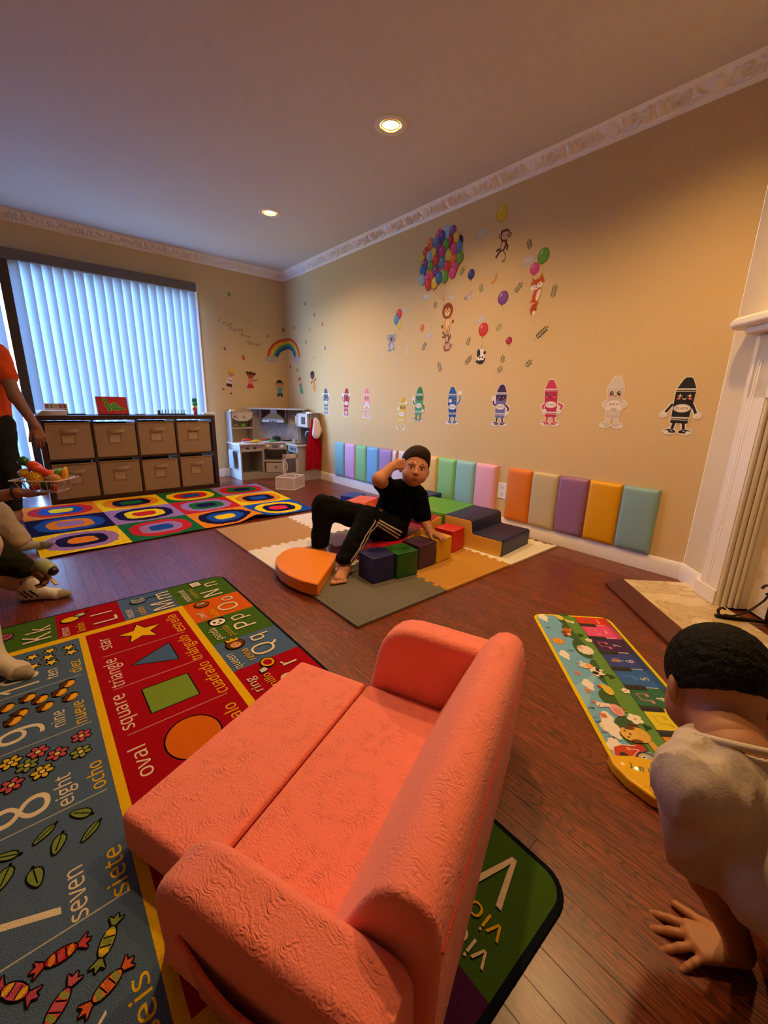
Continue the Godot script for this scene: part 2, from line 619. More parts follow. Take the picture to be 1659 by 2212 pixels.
func grain_tex() -> ImageTexture:
	var w := 1024
	var h := 512
	var im := Image.create(w, h, false, Image.FORMAT_RGB8)
	var f := FastNoiseLite.new(); f.seed = 21; f.frequency = 1.0; f.fractal_octaves = 2
	var g := FastNoiseLite.new(); g.seed = 22; g.frequency = 1.0; g.fractal_octaves = 1
	for y in h:
		for x in w:
			var u := x / 1024.0
			var e := y / 512.0
			# mirrored so that the picture repeats without a seam
			var um := absf(u * 2.0 - 1.0)
			var streak := f.get_noise_2d(um * 7.0, e * 190.0)
			var fine := g.get_noise_2d(um * 16.0 + 40.0, e * 420.0)
			var warp := g.get_noise_2d(um * 2.2 + 9.0, e * 9.0)
			var ring := sin((e * 46.0 + warp * 9.0) * TAU * 0.5)
			var pore := smoothstep(0.55, 0.95, ring) * 0.40
			var t := clampf(0.60 + 0.62 * streak + 0.30 * fine - pore * (0.7 + 0.5 * fine), 0.0, 1.0)
			var c := Color(0.20, 0.07, 0.026).lerp(Color(0.66, 0.31, 0.115), t)
			im.set_pixel(x, y, c)
	return ImageTexture.create_from_image(im)

func marble_tex(a: Color, b: Color) -> ImageTexture:
	var n := 384
	var im := Image.create(n, n, false, Image.FORMAT_RGB8)
	var f := FastNoiseLite.new(); f.seed = 31; f.frequency = 1.0; f.fractal_octaves = 4
	for y in n:
		for x in n:
			var p := Vector3(cos(TAU * x / n), sin(TAU * x / n), 0) * 0.8
			var q := Vector2(cos(TAU * y / n), sin(TAU * y / n)) * 0.8
			var v := f.get_noise_3d(p.x + q.x * 0.9, p.y + 3.0 + q.y, q.x - p.y)
			var vein := pow(1.0 - minf(1.0, absf(v) * 5.0), 3.0)
			im.set_pixel(x, y, a.lerp(b, clampf(0.35 + v * 0.8 + vein * 0.7, 0.0, 1.0)))
	return ImageTexture.create_from_image(im)

func plush_tex() -> ImageTexture:
	# short creases of crushed velvet: noise stretched along one direction
	var n := 512
	var im := Image.create(n, n, false, Image.FORMAT_RGB8)
	var f := FastNoiseLite.new(); f.seed = 41; f.frequency = 1.0; f.fractal_octaves = 2
	var g := FastNoiseLite.new(); g.seed = 43; g.frequency = 1.0; g.fractal_octaves = 3
	for y in n:
		for x in n:
			var u := absf(x * 2.0 / n - 1.0)
			var e := absf(y * 2.0 / n - 1.0)
			var wv := g.get_noise_2d(u * 3.0, e * 3.0)
			var a := f.get_noise_2d(u * 9.0 + wv * 1.2, e * 34.0 + wv * 3.0)
			var b := g.get_noise_2d(u * 40.0 + 7.0, e * 60.0)
			var t := clampf(0.5 + 0.5 * a * (0.55 + 0.9 * wv) + 0.16 * b, 0.0, 1.0)
			im.set_pixel(x, y, Color(t, t, t))
	return ImageTexture.create_from_image(im)

# ---------------------------------------------------------------- room shell
const H := 2.44
const WX := 4.637     # where the long wall turns into the fireplace wall
const WALL := "d8bd8a"

func floor_prism(mb: MB, poly, y0: float, h: float, r := 0.0, seg := 1):
	var q := []
	for p in poly: q.append(Vector2(p[0], -p[1]))
	mb.prism(q, frame(Vector3(0, y0, 0), Vector3.RIGHT, Vector3.FORWARD), h, r, seg)

func room():
	# floor: oak strips on a dark subfloor
	var sub := MB.new().k("2a150c")
	sub.box(Vector3(3.1, -0.06, 2.2), Vector3(6.5, 0.1, 4.7))
	var fl := struct("floor", sub, M.floor_wood)
	fl.set_meta("label", "glossy reddish oak strip floor")
	var far := MB.new()
	var w := 0.0572
	var row := 0
	var z := -0.01
	while z < 4.42:
		var x := -0.02 - rng.randf() * 0.8
		while x < 6.2:
			var len := rng.randf_range(0.55, 1.75)
			var x0 := maxf(x, -0.02)
			var x1 := minf(x + len, 6.22)
			if x1 - x0 > 0.02:
				var near: bool = x1 > 2.3 and z < 2.75
				var mb: MB = MB.new() if near else far
				var t := rng.randf_range(0.74, 1.0)
				mb.col = Color(t, t * rng.randf_range(0.94, 1.02), t * rng.randf_range(0.9, 1.02))
				var s0 := mb.v.size()
				var cen := Vector3((x0 + x1) / 2, -0.005, z + w / 2)
				mb.rbox(Transform3D(Basis(), Vector3.ZERO if near else cen), Vector3(x1 - x0 - 0.0004, 0.01, w - 0.0004), 0.0005)
				var ru := rng.randf()
				var rv := rng.randf()
				for i in range(s0, mb.v.size()):
					var p := mb.v[i] - (Vector3.ZERO if near else cen)
					mb.uv[i] = Vector2(ru + p.x * 0.55, rv + p.z * 1.9)
				if near:
					var o := obj("plank", mb, M.floor_wood, fl)
					o.position = cen
			x += len
		z += w
		row += 1
	var ff := obj("plank_field", far, M.floor_wood, fl)
	ff.set_meta("kind", "stuff")
	# ceiling with round openings hidden by the downlights' trims
	var ce := MB.new().k("d3cec6")
	var zs := [-0.12]
	var rows := {}
	for p in LAMPS:
		if not rows.has(p[1]): rows[p[1]] = []
		rows[p[1]].append(p[0])
	var keys := rows.keys()
	keys.sort()
	var zc := -0.12
	for kz in keys:
		slab(ce, -0.12, 6.32, zc, kz - 0.058)
		var xs: Array = rows[kz]
		xs.sort()
		var xc := -0.12
		for xx in xs:
			slab(ce, xc, xx - 0.058, kz - 0.058, kz + 0.058)
			xc = xx + 0.058
		slab(ce, xc, 6.32, kz - 0.058, kz + 0.058)
		zc = kz + 0.058
	slab(ce, -0.12, 6.32, zc, 4.52)
	ce.box(Vector3(3.1, H + 0.15, 2.2), Vector3(6.44, 0.04, 4.64))
	struct("ceiling", ce, M.ceiling_paint).set_meta("label", "smooth white ceiling")
	# walls
	var a := MB.new().k(WALL)
	a.box(Vector3((WX - 0.12) / 2, H / 2, -0.06), Vector3(WX + 0.12, H, 0.12), 0.001)
	a.box(Vector3(5.52, H / 2, -0.06), Vector3(1.6, H, 0.12), 0.001)
	struct("wall_back", a, M.wall_paint).set_meta("label", "long cream wall with stickers")
	a = MB.new().k(WALL)
	a.box(Vector3(-0.06, H / 2, 0.5425), Vector3(0.12, H, 1.085), 0.001)
	a.box(Vector3(-0.06, (2.09 + H) / 2, 2.692), Vector3(0.12, H - 2.09, 3.215), 0.001)
	a.box(Vector3(-0.06, H / 2, 4.41), Vector3(0.12, H, 0.22), 0.001)
	struct("wall_left", a, M.wall_paint).set_meta("label", "cream window wall")
	var d := Vector3(0.70711, 0, 0.70711)
	var nn := Vector3(-0.70711, 0, 0.70711)
	a = MB.new().k("e0d2b4")
	a.rbox(frame(Vector3(WX, H / 2, 0) + d * 0.14 - nn * 0.06, d, Vector3.UP), Vector3(0.28, H, 0.12), 0.001)
	a.rbox(frame(Vector3(WX, 1.85, 0) + d * 1.0 - nn * 0.06, d, Vector3.UP), Vector3(1.46, 1.18, 0.12), 0.001)
	a.rbox(frame(Vector3(WX, H / 2, 0) + d * 1.98 - nn * 0.06, d, Vector3.UP), Vector3(0.56, H, 0.12), 0.001)
	struct("wall_angled", a, M.wall_paint).set_meta("label", "pale angled wall of the fireplace")
	a = MB.new().k(WALL)
	a.box(Vector3(6.26, H / 2, 2.2), Vector3(0.12, H, 4.64), 0.001)
	struct("wall_right", a, M.wall_paint)
	a = MB.new().k(WALL)
	a.box(Vector3(3.1, H / 2, 4.46), Vector3(6.44, H, 0.12), 0.001)
	struct("wall_front", a, M.wall_paint)
	# baseboards
	var bb := [["baseboard_back", Vector3(0, 0, 0), Vector3.RIGHT, Vector3.BACK, 0.0, WX], ["baseboard_left", Vector3(0, 0, 0), Vector3.BACK, Vector3.RIGHT, 0.0, 1.07], ["baseboard_angled", Vector3(WX, 0, 0), d, nn, -0.004, 0.165]]
	for b in bb:
		var mb := MB.new().k("efebe4")
		var prof := [[0, 0], [0.016, 0], [0.016, 0.07], [0.012, 0.084], [0.006, 0.095], [0, 0.097]]
		var t := Transform3D(Basis(b[3], Vector3.UP, b[3].cross(Vector3.UP)), b[1])
		# extrude along the wall
		var sgn: float = signf(t.basis.z.dot(b[2]))
		t.origin += b[2] * (b[4] if sgn > 0 else b[5])
		var q := []
		for p in prof: q.append(Vector2(p[0], p[1]))
		mb.prism(q, t, b[5] - b[4])
		struct(b[0], mb, M.trim_paint)
	# ornate crown moulding
	crown("trim_1", Vector3(0, 0, 0), Vector3.RIGHT, Vector3.BACK, WX, 0.085, 0.079, "white plaster crown moulding with rosettes and scrolls above the long wall")
	crown("trim_2", Vector3(0, 0, 0), Vector3.BACK, Vector3.RIGHT, 4.4, 0.098, 0.3, "white plaster crown moulding with scrolls above the window wall")
	crown("trim_3", Vector3(WX, 0, 0), d, nn, 2.2, 0.085, 0.0, "white plaster crown moulding above the fireplace wall")

func slab(mb: MB, x0: float, x1: float, z0: float, z1: float):
	if x1 - x0 > 0.001 and z1 - z0 > 0.001:
		mb.box(Vector3((x0 + x1) / 2, H + 0.065, (z0 + z1) / 2), Vector3(x1 - x0, 0.13, z1 - z0), 0.0005)

func crown(called: String, o: Vector3, along: Vector3, out: Vector3, length: float, proj: float, phase: float, label: String):
	var per := 0.468
	var ns := 94
	var nw := 25
	# relief of one period: strokes given as [points, width, height]
	var st := []
	for sg in [-1.0, 1.0]:
		var sp := []
		for i in 26:
			var a := 0.3 + i * 0.36
			var r := 0.034 * (1.0 - i / 30.0)
			sp.append(Vector2(sg * (0.118 + cos(a) * r), 0.058 - sin(a) * r))
		st.append([sp, 0.0060, 0.016])
		st.append([[Vector2(sg * 0.04, 0.03), Vector2(sg * 0.07, 0.02), Vector2(sg * 0.11, 0.018), Vector2(sg * 0.15, 0.03), Vector2(sg * 0.18, 0.06), Vector2(sg * 0.19, 0.085)], 0.0075, 0.017])
		st.append([[Vector2(sg * 0.05, 0.04), Vector2(sg * 0.065, 0.055), Vector2(sg * 0.07, 0.08)], 0.0065, 0.015])
		st.append([[Vector2(sg * 0.2, 0.02), Vector2(sg * 0.208, 0.05), Vector2(sg * 0.2, 0.085)], 0.0065, 0.015])
		st.append([[Vector2(sg * 0.155, 0.08), Vector2(sg * 0.172, 0.07), Vector2(sg * 0.18, 0.04), Vector2(sg * 0.17, 0.02)], 0.006, 0.013])
	var tab := PackedFloat32Array()
	for i in ns:
		var s := (float(i) / ns - 0.5) * per
		for j in nw:
			var w := 0.106 * j / (nw - 1)
			var p := Vector2(s, w)
			var e := 0.0
			for g in st:
				var pts: Array = g[0]
				var bd := 1.0
				for q in pts.size() - 1:
					bd = minf(bd, p.distance_to(Geometry2D.get_closest_point_to_segment(p, pts[q], pts[q + 1])))
				e = maxf(e, g[2] * (1.0 - smoothstep(0.0, g[1], bd)))
			# rosette in the middle, oval at the ends
			var rr := (p - Vector2(0, 0.052)).length()
			var an := (p - Vector2(0, 0.052)).angle()
			if rr < 0.04: e = maxf(e, 0.015 * (1.0 - smoothstep(0.026, 0.039 + 0.003 * cos(an * 6.0), rr)) * (0.55 + 0.45 * absf(cos(rr * 190.0))))
			for sg in [-1.0, 1.0]:
				var ov := Vector2((s - sg * per / 2) / 0.02, (w - 0.052) / 0.036).length()
				if ov < 1.0: e = maxf(e, 0.013 * sqrt(1.0 - ov * ov) + 0.002)
			# plain lips top and bottom
			if w < 0.009 or w > 0.099: e = 0.004
			tab.append(e)
	var step := per / ns
	var nu := int(length / step) + 2
	var pts := PackedVector3Array()
	var low := 2.377
	var dirn := Vector2(H - low, proj).normalized()   # (up, out) along the face
	var fn := Vector3.DOWN * dirn.y + out * dirn.x
	for i in nu:
		var s := minf(i * step, length)
		var ti := int(fposmod(s + phase, per) / per * ns) % ns
		pts.append(o + along * s + Vector3.UP * (low - 0.012))
		pts.append(o + along * s + Vector3.UP * (low - 0.012) + out * 0.008)
		for j in nw:
			var f := float(j) / (nw - 1)
			var base := out * (0.006 + (proj - 0.006) * f) + Vector3.UP * (low + (H - low) * f)
			var ss := maxf(s, 0.006 + (proj - 0.006) * f) if phase > 0.01 else s
			pts.append(o + along * ss + base + fn * tab[ti * nw + j])
		pts.append(o + along * maxf(s, proj + 0.008 if phase > 0.01 else 0.0) + Vector3.UP * H + out * (proj + 0.008))
	var mb := MB.new().k("faf9f7")
	mb.sheet(pts, nu, nw + 3, false, o + along * length / 2 + Vector3.UP * (H + 0.5) - out * 0.5)
	struct(called, mb, M.trim_paint).set_meta("label", label)

func window_and_blinds():
	# sliding glass door behind the blinds
	var f := MB.new().k("e8ecee")
	for b in [[1.11, 0.05], [2.67, 0.05], [4.275, 0.05]]: f.box(Vector3(-0.06, 1.045, b[0]), Vector3(0.08, 2.09, b[1]), 0.004)
	f.box(Vector3(-0.06, 2.065, 2.69), Vector3(0.08, 0.05, 3.2), 0.004)
	f.box(Vector3(-0.06, 0.025, 2.69), Vector3(0.08, 0.05, 3.2), 0.004)
	var wi := struct("window_1", f, M.trim_paint)
	wi.set_meta("label", "tall sliding glass window behind the vertical blinds")
	for b in [[1.9, 1.5], [3.47, 1.54]]:
		var g := MB.new()
		g.box(Vector3(-0.06, 1.045, b[0]), Vector3(0.006, 2.0, b[1]), 0.001)
		obj("pane", g, M.glass, wi)
	# white casing edge on the right of the blinds
	var cs := MB.new().k("f3f4f4")
	cs.box(Vector3(0.012, 1.05, 1.083), Vector3(0.024, 2.1, 0.03), 0.003)
	struct("trim_4", cs, M.trim_paint).set_meta("label", "thin white casing strip at the right edge of the window")
	var bl := thing("vertical_blinds", "pale blue-white vertical blinds closed across the tall window", "blinds", Vector3(0.06, 0, 2.3))
	var hd := MB.new().k("6e665e")
	hd.box(Vector3(0.03, 2.097, 2.69), Vector3(0.13, 0.088, 3.19), 0.006)
	hd.k("eeece8").box(Vector3(0.03, 2.097, 1.092), Vector3(0.132, 0.09, 0.006), 0.002)
	obj("valance", hd, M.wood_paint, bl, Vector3(0.06, 0, 2.3))
	var slat := func(z: float, ang: float, hex, wd := 0.089):
		var mb := MB.new().k(hex)
		var pts := PackedVector3Array()
		for i in 7:
			for j in 6:
				var e := (j / 5.0 - 0.5) * wd
				var bow := 0.006 * (1.0 - pow(e / wd * 2.0, 2.0))
				pts.append(Vector3(bow, 0.025 + 2.03 * i / 6.0, e))
		mb.sheet(pts, 7, 6, false, Vector3(-9, 1, 0))
		var o := obj("slat", mb, M.blind_fabric, bl)
		o.position = Vector3(0, 0, z - 2.3)
		o.rotation.y = deg_to_rad(ang)
	for i in 20:
		slat.call(1.150 + i * 0.0763, -24.0 + rng.randf_range(-5.0, 4.0) + (-6.0 if i in [12, 16, 18, 19] else 0.0), "b0c2d4")
	for i in 20:
		slat.call(2.775 + i * 0.0763, -14.0 + rng.randf_range(-3, 3), "b0c2d4")
	var po := MB.new().k("4b4239")
	po.box(Vector3(0.045, 1.03, 2.672), Vector3(0.05, 2.06, 0.074), 0.004)
	struct("window_2", po, M.wood_paint).set_meta("label", "dark upright window post between the two runs of blinds")

func downlight(x: float, z: float, label: String):
	var i := 0
	for k in LAMPS.size():
		if LAMPS[k][0] == x and LAMPS[k][1] == z: i = k
	var t := thing("downlight", label, "ceiling light", Vector3(x, H, z), 0.0, "recessed downlights in the ceiling")
	var mb := MB.new().k("e6e2dc")
	mb.lathe(Transform3D(), [[0.062, 0.0], [0.062, -0.004], [0.07, -0.007], [0.085, -0.006], [0.094, -0.002], [0.094, 0.001]], 40)
	obj("trim_ring", mb, M.trim_paint, t)
	mb = MB.new().k("cdb9a0")
	mb.lathe(Transform3D(), [[0.0615, 0.0], [0.058, 0.02], [0.052, 0.06], [0.05, 0.1]], 32)
	obj("reflector", mb, M.metal, t)
	mb = MB.new().k("f0d8a8")
	mb.lathe(Transform3D(), [[0.051, -0.006], [0.055, -0.002], [0.055, 0.006], [0.049, 0.006]], 32)
	obj("gimbal_ring", mb, M.metal, t)
	mb = MB.new()
	mb.lathe(Transform3D(), [[0.0, 0.012], [0.03, 0.012], [0.046, 0.018], [0.05, 0.03], [0.02, 0.06], [0.0, 0.06]], 32)
	obj("lamp_face", mb, M.lamp_glow, t)
	var l := SpotLight3D.new()
	l.name = "downlight_beam"
	l.light_color = Color(1.0, 0.79, 0.52)
	l.light_energy = LAMP_ENERGY[i]
	l.light_size = 0.045
	l.spot_range = 9.0
	l.spot_angle = 74.0
	l.spot_attenuation = 2.0
	l.spot_angle_attenuation = 0.9
	l.shadow_enabled = true
	l.position = Vector3(0, -0.012, 0)
	l.rotation.x = -PI / 2
	t.add_child(l)

func fireplace():
	var d := Vector3(0.70711, 0, 0.70711)
	var n := Vector3(-0.70711, 0, 0.70711)
	var base := Vector3(WX, 0, 0)
	# plan frame: local x along the wall, local y out of the wall, extruded upward
	var plan := Transform3D(Basis(d, -n * -1.0, d.cross(n)), base)
	if plan.basis.z.y < 0: plan = Transform3D(Basis(d, n, Vector3.UP), base)
	var up := func(mb: MB, poly, y0: float, h: float, r := 0.0):
		# outline in (along, out) drawn in a right-handed frame: x along -d so that z is up
		var q := []
		for p in poly: q.append(Vector2(-p[0], p[1]))
		mb.prism(q, frame(base + Vector3.UP * y0, -d, n), h, r)
	var hth := thing("hearth", "low cream marble hearth slab with dark wooden edging on the floor before the fireplace", "hearth", base)
	var mb := MB.new().k("e9d8b4")
	floor_prism(mb, [[4.444, 0.301], [4.83, 0.685], [5.6, 1.455], [5.80, 1.165], [4.700, 0.065], [4.69, 0.052]], 0.0, 0.013, 0.002)
	obj("marble_slab", mb, M.marble, hth, base)
	mb = MB.new().k("5a2a1a")
	floor_prism(mb, [[4.402, 0.440], [4.828, 0.862], [5.6, 1.634], [5.68, 1.535], [4.831, 0.686], [4.440, 0.300]], 0.0, 0.018, 0.004)
	obj("wood_edging", mb, M.veneer, hth, base)
	var t := thing("fireplace", "white fireplace surround with fluted inner jamb and rounded mantel shelf on the angled wall", "fireplace", base)
	mb = MB.new().k("f4efe6")
	up.call(mb, [[0.185, 0.0], [0.187, 0.016], [0.196, 0.03], [0.212, 0.041], [0.238, 0.047], [0.345, 0.047], [0.345, -0.11], [0.185, -0.11]], 0.013, 1.25)
	mb.k("fbf7ee")
	for s in [0.262, 0.276]: up.call(mb, [[s, 0.046], [s, 0.0495], [s + 0.006, 0.0495], [s + 0.006, 0.046]], 0.1, 1.06, 0.001)
	obj("jamb", mb, M.trim_paint, t, base)
	mb = MB.new().k("f4efe6")
	up.call(mb, [[0.156, 0.0], [0.158, 0.018], [0.168, 0.034], [0.186, 0.046], [0.21, 0.054], [0.346, 0.054], [0.346, 0.0]], 0.013, 0.075, 0.004)
	obj("plinth", mb, M.trim_paint, t, base)
	mb = MB.new().k("e9e2d4")
	for r in [[0.345, 0.031, 0.012], [0.353, 0.008, 0.012], [0.361, -0.016, 0.012], [0.367, -0.038, 0.010]]:
		var arc := []
		for i in 12: arc.append([r[0] + cos(TAU * i / 12) * r[2] * 0.9, r[1] + sin(TAU * i / 12) * r[2]])
		up.call(mb, arc, 0.013, 1.0)
	up.call(mb, [[0.33, -0.11], [0.33, 0.03], [0.362, -0.04], [0.372, -0.05], [0.372, -0.11]], 0.013, 1.0)
	obj("fluted_reveal", mb, M.trim_paint, t, base)
	mb = MB.new().k("efe2c8")
	up.call(mb, [[0.368, -0.09], [0.6, -0.09], [0.6, -0.12], [0.368, -0.12]], 0.013, 1.0)
	up.call(mb, [[0.368, -0.09], [1.6, -0.09], [1.6, -0.12], [0.368, -0.12]], 0.8, 0.22)
	up.call(mb, [[1.4, -0.09], [1.64, -0.09], [1.64, -0.12], [1.4, -0.12]], 0.013, 1.0)
	obj("marble_slip", mb, M.marble, t, base)
	mb = MB.new().k("f4efe6")
	up.call(mb, [[0.185, 0.0], [0.2, 0.036], [0.238, 0.047], [1.8, 0.047], [1.8, -0.1], [0.185, -0.1]], 1.0, 0.263)
	up.call(mb, [[1.64, -0.11], [1.64, 0.047], [1.8, 0.047], [1.8, -0.11]], 0.013, 1.0)
	obj("frieze", mb, M.trim_paint, t, base)
	mb = MB.new().k("f6f1e6")
	for l in [[0.10, 0.135, 1.302, 0.045, 0.016], [0.145, 0.095, 1.276, 0.03, 0.01]]:
		var o := []
		for i in 9:
			var a := PI - PI / 2 * i / 8
			o.append([l[0] + 0.09 + cos(a) * 0.09, l[1] - 0.07 + sin(a) * 0.07])
		o.append([1.95, l[1]]); o.append([1.95, -0.02]); o.append([l[0], -0.02])
		up.call(mb, o, l[2], l[3], l[4])
	obj("mantel_shelf", mb, M.trim_paint, t, base)
	mb = MB.new().k("2b2724")
	up.call(mb, [[0.6, -0.12], [1.4, -0.12], [1.3, -0.5], [0.7, -0.5]], 0.013, 0.01)
	up.call(mb, [[0.6, -0.12], [0.7, -0.5], [0.66, -0.52], [0.56, -0.12]], 0.013, 0.82)
	up.call(mb, [[1.4, -0.12], [1.3, -0.5], [1.34, -0.52], [1.44, -0.12]], 0.013, 0.82)
	up.call(mb, [[0.66, -0.5], [1.34, -0.5], [1.34, -0.54], [0.66, -0.54]], 0.013, 0.82)
	up.call(mb, [[0.56, -0.12], [1.44, -0.12], [1.34, -0.54], [0.66, -0.54]], 0.82, 0.04)
	obj("firebox", mb, M.iron, t, base)
	# wrought-iron foot of the fire screen
	var P := func(s: float, o: float, y: float) -> Vector3: return base + d * s + n * o + Vector3.UP * y
	var fs := thing("fire_screen", "black wrought-iron fire screen with scrolled foot standing on the hearth", "fire screen", P.call(0.56, -0.02, 0.013))
	mb = MB.new().k("161514")
	var off: Vector3 = P.call(0.56, -0.02, 0.013)
	mb.bar(P.call(0.474, 0.125, 0.020), P.call(0.515, -0.10, 0.020), 0.02, 0.012, 0.002)
	obj("foot_bar", mb, M.iron, fs, off)
	mb = MB.new().k("161514")
	var pts := []
	for i in 15:
		var a := 2.6 - i * 0.36
		pts.append(P.call(0.478 + 0.001 * i, 0.108 + cos(a) * 0.017, 0.048 + sin(a) * 0.017))
	for q in [[0.498, 0.075, 0.034], [0.504, 0.04, 0.048], [0.508, 0.0, 0.08], [0.512, -0.035, 0.125], [0.514, -0.055, 0.17]]: pts.append(P.call(q[0], q[1], q[2]))
	mb.tube(pts, 0.008, 8, 0.5)
	pts = []
	for i in 12:
		var a := 4.6 - i * 0.4
		pts.append(P.call(0.514, -0.032 + cos(a) * 0.022, 0.178 + sin(a) * 0.022))
	mb.tube(pts, 0.008, 8, 0.5)
	obj("scroll", mb, M.iron, fs, off)
	mb = MB.new().k("161514")
	mb.bar(P.call(0.514, -0.066, 0.02), P.call(0.514, -0.066, 0.62), 0.014, 0.014, 0.002)
	mb.bar(P.call(0.514, -0.066, 0.60), P.call(1.3, -0.066, 0.60), 0.014, 0.014, 0.002)
	mb.bar(P.call(0.514, -0.066, 0.05), P.call(1.3, -0.066, 0.05), 0.014, 0.014, 0.002)
	mb.bar(P.call(1.3, -0.066, 0.013), P.call(1.3, -0.066, 0.62), 0.014, 0.014, 0.002)
	obj("screen_frame", mb, M.iron, fs, off)

func outlet():
	var t := thing("wall_outlet", "white double wall outlet between the pink and orange wall pads", "outlet", Vector3(3.416, 0.304, 0))
	var mb := MB.new().k("f2efe9")
	mb.box(Vector3(0, 0, 0.003), Vector3(0.078, 0.122, 0.006), 0.003)
	obj("cover_plate", mb, M.plastic, t)
	for y in [-0.025, 0.025]:
		mb = MB.new().k("e6e2da")
		mb.prism([Vector2(-0.016, -0.011), Vector2(-0.008, -0.017), Vector2(0.008, -0.017), Vector2(0.016, -0.011), Vector2(0.016, 0.011), Vector2(0.008, 0.017), Vector2(-0.008, 0.017), Vector2(-0.016, 0.011)], frame(Vector3(0, y, 0.005), Vector3.RIGHT, Vector3.UP), 0.003, 0.001)
		mb.k("2a2724")
		for x in [-0.006, 0.006]: mb.box(Vector3(x, y + 0.003, 0.0078), Vector3(0.0022, 0.009, 0.001), 0.0003)
		mb.lathe(frame(Vector3(0, y - 0.008, 0.008), Vector3.RIGHT, Vector3.BACK) , [[0.0, 0.0006], [0.0025, 0.0006], [0.0025, -0.0003]], 10)
		obj("socket", mb, M.plastic, t)

func pads():
	var cols := [["teal", "7fb9c2"], ["lilac pink", "d9aede"], ["light green", "86c98a"], ["sky blue", "74b6ea"], ["lavender", "a48bcb"], ["white", "d9d4de"], ["orange", "e08a2e"], ["pale yellow", "e7c06c"], ["apple green", "8fcf80"], ["pale teal", "93c9c4"], ["pink", "eeb0c6"]]
	var right := [["orange", "e07a18"], ["beige", "c9b68c"], ["mauve", "94688c"], ["mustard yellow", "e0a008"], ["grey teal", "86adb0"]]
	var where := ["leftmost, next to the play kitchen", "second from the kitchen", "third from the kitchen", "fourth from the kitchen", "left of the boy in black", "behind the boy's raised hand", "mostly hidden behind the boy's head", "right behind the boy's head", "behind the green play block", "behind the navy play steps", "left of the wall outlet"]
	var where2 := ["right of the wall outlet", "between the orange and mauve pads", "in the middle of the right row", "between the mauve and grey teal pads", "rightmost, nearest the fireplace"]
	for i in cols.size(): pad(1.241 + i * 0.2023, cols[i][1], "%s padded wall panel above the baseboard, %s" % [cols[i][0], where[i]], "padded wall panels left of the outlet", 0.0985)
	for i in right.size(): pad(3.562 + i * 0.2005, right[i][1], "%s padded wall panel above the baseboard, %s" % [right[i][0], where2[i]], "padded wall panels right of the outlet", 0.0985)

func pad(x: float, hex: String, label: String, group: String, y0: float):
	var mb := MB.new().k(hex)
	# pillow-shaped front on a square-edged board
	var w := 0.1985
	var h := 0.392
	var nu := 15
	var nv := 25
	var pts := PackedVector3Array()
	for i in nu:
		for j in nv:
			var a := -1.0 + 2.0 * i / (nu - 1)
			var b := -1.0 + 2.0 * j / (nv - 1)
			a = signf(a) * (1.0 - pow(1.0 - absf(a), 1.6)); b = signf(b) * (1.0 - pow(1.0 - absf(b), 1.9))
			var ex := (1.0 - absf(a)) * w / 2
			var ey := (1.0 - absf(b)) * h / 2
			var e := minf(1.0, minf(ex, ey) / 0.028)
			var e2 := minf(1.0, ex / 0.028) * minf(1.0, ey / 0.028)
			var z := 0.012 + 0.02 * sqrt(maxf(0.0, 1.0 - pow(1.0 - lerpf(e, e2, 0.5), 2.0))) + 0.004 * (1.0 - a * a) * (1.0 - b * b)
			if i == 0 or i == nu - 1 or j == 0 or j == nv - 1: z = 0.006
			pts.append(Vector3(a * w / 2, b * h / 2, z))
	mb.sheet(pts, nu, nv, false, Vector3(0, 0, -1))
	mb.box(Vector3(0, 0, 0.005), Vector3(w, h, 0.008), 0.001)
	var o := obj("wall_pad", mb, M.vinyl)
	o.position = Vector3(x, y0 + h / 2, 0.001)
	tag(o, label, "wall pad", group)

